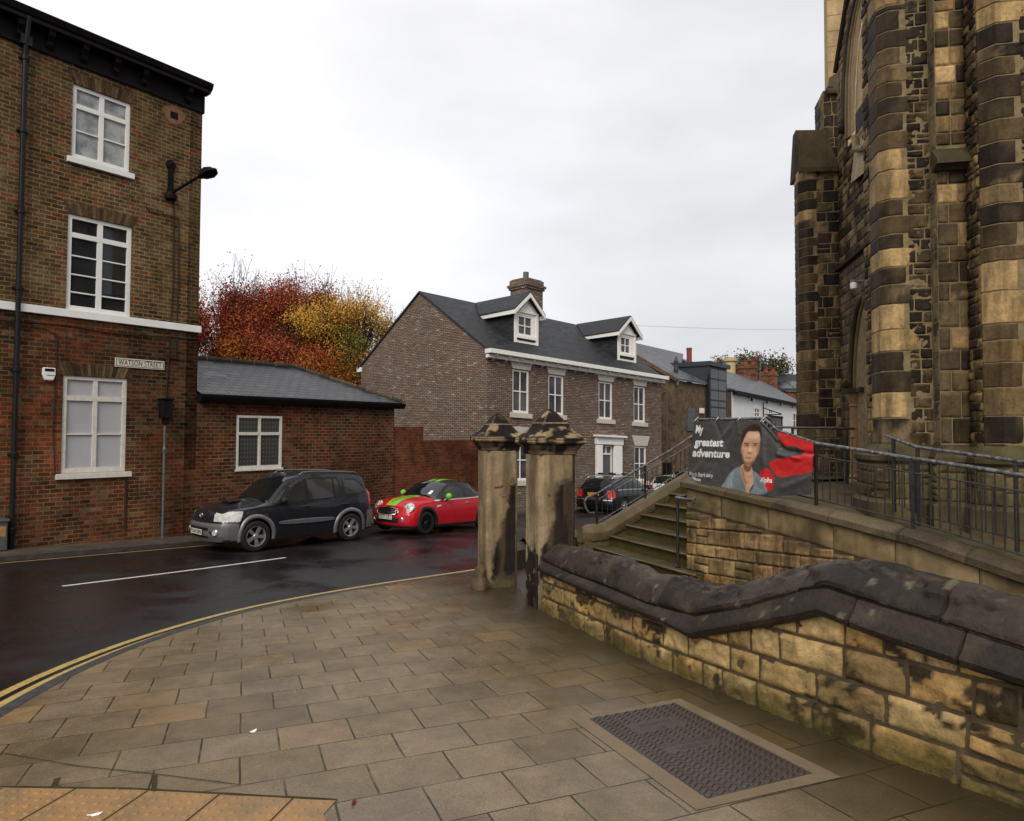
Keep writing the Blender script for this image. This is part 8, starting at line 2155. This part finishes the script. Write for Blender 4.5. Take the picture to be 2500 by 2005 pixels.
for sg in (-1, 1):
    nf = -hx*.80+hy*sg*.28+hz*.42; nf /= np.linalg.norm(nf)
    hl = W(.26, sg*.60, .715)+nf*.0
    m = MB(); m.lathe(hl, [(.15, -.10), (.155, .0), (.145, .022), (.125, .024), (.12, .01)], 32, nf); mv = np.array(m.v)
    m.build('headlight_ring', M['chrome'], T, angle=40)
    m = MB(); disc(m, hl-nf*.005, nf, .125, .03, 28); m.lathe(hl, [(.05, .02), (.05, .034), (.0, .036)], 16, nf); m.build('headlight', M['lamp'], T, smooth=True)
    fl = FX(sg*.50, .40, .0); nf2 = -hx*.95+hy*sg*.3; nf2 /= np.linalg.norm(nf2); m = MB(); m.lathe(fl, [(.068, -.02), (.068, .006), (.055, .012), (.05, .0), (.0, .002)], 20, nf2); m.build('fog_lamp', M['chrome'], T, angle=40)
    m = MB(); mc = SY(1.46, 1.02, sg, .12)-hz*.02; m.lathe(mc, [(.001, -.085), (.06, -.06), (.088, -.01), (.09, .03), (.07, .06), (.001, .065)], 18, hx); mr = m.build('door_mirror', M['lime'], T, smooth=True)
    m = MB(); m.tube([SY(1.46, .86, sg, -.01), mc-hz*.06], .022, 8); m.build('stalk', M['plastic'], mr)
    m = MB(); m.tube([SY(2.26, .80, sg, .004), SY(2.28, .803, sg, .026), SY(2.40, .806, sg, .026), SY(2.42, .806, sg, .004)], .011, 8); m.build('door_handle', M['chrome'], T, smooth=True)
    m = MB(); b_ = SY(1.12, .74, sg, .006); 
    pts = [SY(1.06, .715, sg, .008), SY(1.24, .735, sg, .008), SY(1.27, .755, sg, .008), SY(1.24, .775, sg, .008), SY(1.10, .765, sg, .008)]; m.poly(pts); m.poly(pts[::-1]); m.build('side_scuttle', M['chrome'], T)
    m = MB(); m.tube([SY(x, z, sg, .0008) for x, z in ((1.40, .22), (1.38, .5), (1.42, .86))], .004, 4); m.build('door_gap', M['ink'], T); m = MB(); m.tube([SY(x, z, sg, .0008) for x, z in ((2.52, .26), (2.56, .6), (2.50, .88))], .004, 4); m.build('door_gap', M['ink'], T)
m = MB()
gp_ = lambda y, z, o=.012: FX(y, z, o)
outl = [(-.36, .53), (-.40, .60), (-.34, .665), (-.15, .69), (.15, .69), (.34, .665), (.40, .60), (.36, .53), (.15, .515), (-.15, .515)]
m.poly([gp_(y, z, .022) for y, z in outl]); m.poly([gp_(y, z, .022) for y, z in outl][::-1]); gr_ = m.build('grille', M['plastic'], T)
m = MB(); m.tube([gp_(y, z, .03) for y, z in outl+outl[:1]], .014, 8)
for z in (.556, .595, .635): wv = .36 if z < .6 else .35; m.tube([gp_(y, z, .032) for y in np.linspace(-wv, wv, 9)], .008, 6)
m.build('grille_bars', M['chrome'], gr_, smooth=True)
m = MB()
for z in (.375, ): m.tube([gp_(y, z, .012) for y in np.linspace(-.38, .38, 9)], .012, 6)
m.build('lower_bar', M['chrome'], T)
plate(T, FX, 0, .455, .50, .125, 'T777 CET', 'plate_w', .02, -1)
m = MB(); ec = FX(0, .715, .012); m.tube([ec-hy*.09, ec+hy*.09], .007, 6); disc(m, ec, -hx*.7+hz*.7, .022, .012, 14); m.build('emblem', M['plastic'], T)
m = MB()
for y in (0,): m.tube([W(x, y, g('zc', x)+.003) for x in np.linspace(.2, 1.05, 12)], .006, 4)
m.build('stripe_line', M['plastic'], T)
m = MB(); sc_ = lambda x, y: W(x, y, lerp(g('zc', x), g('z1', x), (abs(y)/(g('w1', x)*MW/2))**2.2)+.012)
for y0, y1 in ((-.5, -.02), (.08, .58)): m.tube([sc_(1.14, y0), sc_(1.19, lerp(y0, y1, .5)), sc_(1.17, y1)], .008, 6)
m.build('wiper', M['plastic'], T)
m = MB(); p = [sc_(1.24, -.30), sc_(1.24, -.42), sc_(1.36, -.42), sc_(1.36, -.32)]; m.poly(p); m.poly(p[::-1]); m.build('windscreen_permit', M['whiteink'], T)

# ---- black estate car seen from behind
EW_ = 1.78; eh = np.array([.60, .80, 0]); eh = eh/np.linalg.norm(eh)
e0 = at_y(1418, 1262, 26.0)                           # tail, near-side corner
tl = np.array([3.12, 25.9]); nose = tl+eh[:2]*4.6
h3 = np.array([*(tl-nose), road_z(*tl)-road_z(*nose)]); h3 /= np.linalg.norm(h3)
o3 = np.array([*nose, road_z(*nose)])
def est_cls(x, y, z, s):
    ay = abs(y)
    if z < .27 and s in 'sfr': return 'sill'
    if s == 'f': return 'grille' if ay < .4 and .3 < z < .7 else 'headlight' if ay > .5 and z > .58 else 'body'
    if s == 'r':
        if .64 < z < .93 and ay > .56: return 'tail_light'
        if .54 < z < .57 and ay < .8: return 'bumper_trim'
        return 'body'
    if s == 's':
        if x > 4.36 and .64 < z < .93: return 'tail_light'
        return 'body'
    if s == 'u':
        if x > 4.40 and z < .93: return 'tail_light'
        for P in ([(1.42, .95), (2.28, .965), (2.28, 1.335), (2.1, 1.33), (1.8, 1.2)], [(2.36, .965), (3.20, .98), (3.20, 1.335), (2.36, 1.34)], [(3.28, .985), (4.0, 1.0), (3.86, 1.28), (3.28, 1.33)]):
            if inP(x, z, P): return 'side_window'
        if z < g3('zb', x)+.03 and 1.3 < x < 4.05: return 'bumper_trim'
        return 'body'
    if s == 't':
        if 1.30 < x < 1.95 and ay < .6: return 'windscreen'
        if 4.12 < x < 4.50 and ay < .66*(1-.0) and z > .99: return 'rear_window'
    return 'body'
S3 = dict(L=4.58, W=EW_, sill=.22, wheels=(.90, 3.55), wr=.325, arch=.37, rim='alloy', spokes=12, style='thin', wo=.0,
    fsweep=.22, rsweep=.18, flean=[(.2, .05), (.4, .0), (.6, .03), (.8, .1)], rlean=[(.2, .06), (.4, .0), (.58, .02), (.7, .07), (1., .10)], nw=.86, tw=.9,
    tabs=dict(zb=[(0, .62), (.4, .80), (1.2, .90), (3.0, .95), (4.58, .94)],
        w1=[(0, .72), (.5, .80), (1.15, .82), (1.3, .78), (1.98, .64), (3.0, .64), (4.1, .60), (4.45, .76), (4.58, .78)],
        z1=[(0, .70), (.4, .84), (1.15, .94), (1.3, .97), (1.65, 1.18), (1.98, 1.34), (2.6, 1.385), (3.6, 1.37), (4.08, 1.32), (4.42, 1.03), (4.58, .95)],
        zc=[(0, .74), (.4, .90), (1.15, 1.0), (1.3, 1.02), (1.65, 1.24), (2.0, 1.40), (2.6, 1.435), (3.6, 1.42), (4.10, 1.37), (4.44, 1.06), (4.58, .97)]),
    cls=est_cls, sided={'side_window', 'tail_light', 'headlight'},
    mats=dict(body='carblack', sill='plastic', grille='plastic', headlight='lamp', tail_light='lampred', bumper_trim='chrome', side_window='carglass', windscreen='carglass', rear_window='carglass'))
g3 = lambda k, x: smooth_tab(S3['tabs'][k], x)
T, W, FX, RX, SY, ax, g, wd_ = car('parked_car', 'black estate car seen from behind with silver roof bars and yellow rear number plate', 'car', o3, h3, S3)
hx, hy, hz = ax
plate(T, RX, 0, .78, .50, .11, 'FV54 CXV', 'plate_y', .02, 1 if True else -1)
m = MB(); v, f = text_geo('AUDI', .07, spacing=1.5); c = RX(.0, .90, .02); ex = -hy if False else hy
nr = hx; ex = np.cross(Z3, nr); ex /= np.linalg.norm(ex)
m.add([c+ex*p[0]+Z3*p[1]+nr*.012 for p in v], f); m.build('badge', M['chrome'], T)
for sg in (-1, 1):
    m = MB(); m.tube([W(1.98, sg*.55, 1.39), W(2.1, sg*.56, 1.45), W(3.2, sg*.56, 1.46), W(3.95, sg*.55, 1.43), W(4.05, sg*.55, 1.36)], .018, 8); m.build('roof_rail', M['chrome'], T, smooth=True)
    m = MB(); mc = SY(1.5, 1.0, sg, .12); m.lathe(mc, [(.001, -.06), (.07, -.04), (.08, .03), (.001, .05)], 14, hx); m.build('door_mirror', M['carblack'], T, smooth=True)
    for x in (2.32, 3.24): m = MB(); m.tube([SY(x, z, sg, .0008) for z in np.linspace(.3, .92, 8)], .004, 4); m.build('door_gap', M['ink'], T)
for x in (2.5, 3.4):
    m = MB(); m.box(W(x-.025, -.62, 1.50), hx*.05, hy*1.24, hz*.025); m.build('roof_bar', M['chrome'], T, bevel=.005)
m = MB()
for x, y in ((3.3, -.35), (3.3, .25), (2.4, -.35), (2.4, .25)): m.box(W(x, y, 1.526), hx*.28, hy*.10, hz*.06)
m.build('bike_carrier_clamp', M['plastic'], T, bevel=.01)
m = MB(); q = lambda x, y: W(x, y, lerp(g('zc', x), g('z1', x), (abs(y)/(g('w1', x)*EW_/2))**2.2)+.012); m.tube([q(4.50, 0), q(4.44, .1), q(4.42, .38)], .01, 6); m.build('rear_wiper', M['plastic'], T)
# ---- white hatchback beyond, mostly hidden
wt = np.array([7.0, 31.2]); wh = np.array([.66, .75]); wh /= np.linalg.norm(wh); nose = wt+wh*3.9
h3 = np.array([*(wt-nose), road_z(*wt)-road_z(*nose)]); h3 /= np.linalg.norm(h3)
S4 = dict(S3); S4.update(L=3.9, wheels=(.75, 3.2), mats=dict(S3['mats'], body='carwhite', bumper_trim='carwhite'),
    tabs=dict(zb=[(0, .65), (.4, .80), (1.0, .92), (3.9, .98)], w1=[(0, .74), (.8, .82), (.95, .8), (1.6, .64), (3.3, .62), (3.75, .74), (3.9, .78)], z1=[(0, .72), (.8, .92), (.95, .97), (1.6, 1.38), (2.4, 1.42), (3.35, 1.36), (3.75, 1.04), (3.9, .99)], zc=[(0, .78), (.8, .98), (.95, 1.02), (1.6, 1.44), (2.4, 1.48), (3.38, 1.42), (3.77, 1.08), (3.9, 1.01)]))
def wcls(x, y, z, s):
    ay = abs(y)
    if z < .27 and s in 'sfr': return 'sill'
    if s in 'sr' and z > .70 and (x > 3.68) and (ay > .55): return 'tail_light'
    if s == 'u' and 1.2 < x < 3.4 and z > g4('zb', x)+.06 and z < g4('z1', x)-.05: return 'side_window'
    if s == 't' and (1.0 < x < 1.56 or (3.40 < x < 3.80)) and ay < .56: return 'rear_window' if x > 3 else 'windscreen'
    return 'body'
g4 = lambda k, x: smooth_tab(S4['tabs'][k], x); S4['cls'] = wcls
T, W, FX, RX, SY, ax, g, wd_ = car('parked_car', 'white hatchback beyond the black estate car, mostly hidden by the stair parapet', 'car', np.array([*nose, road_z(*nose)]), h3, S4)
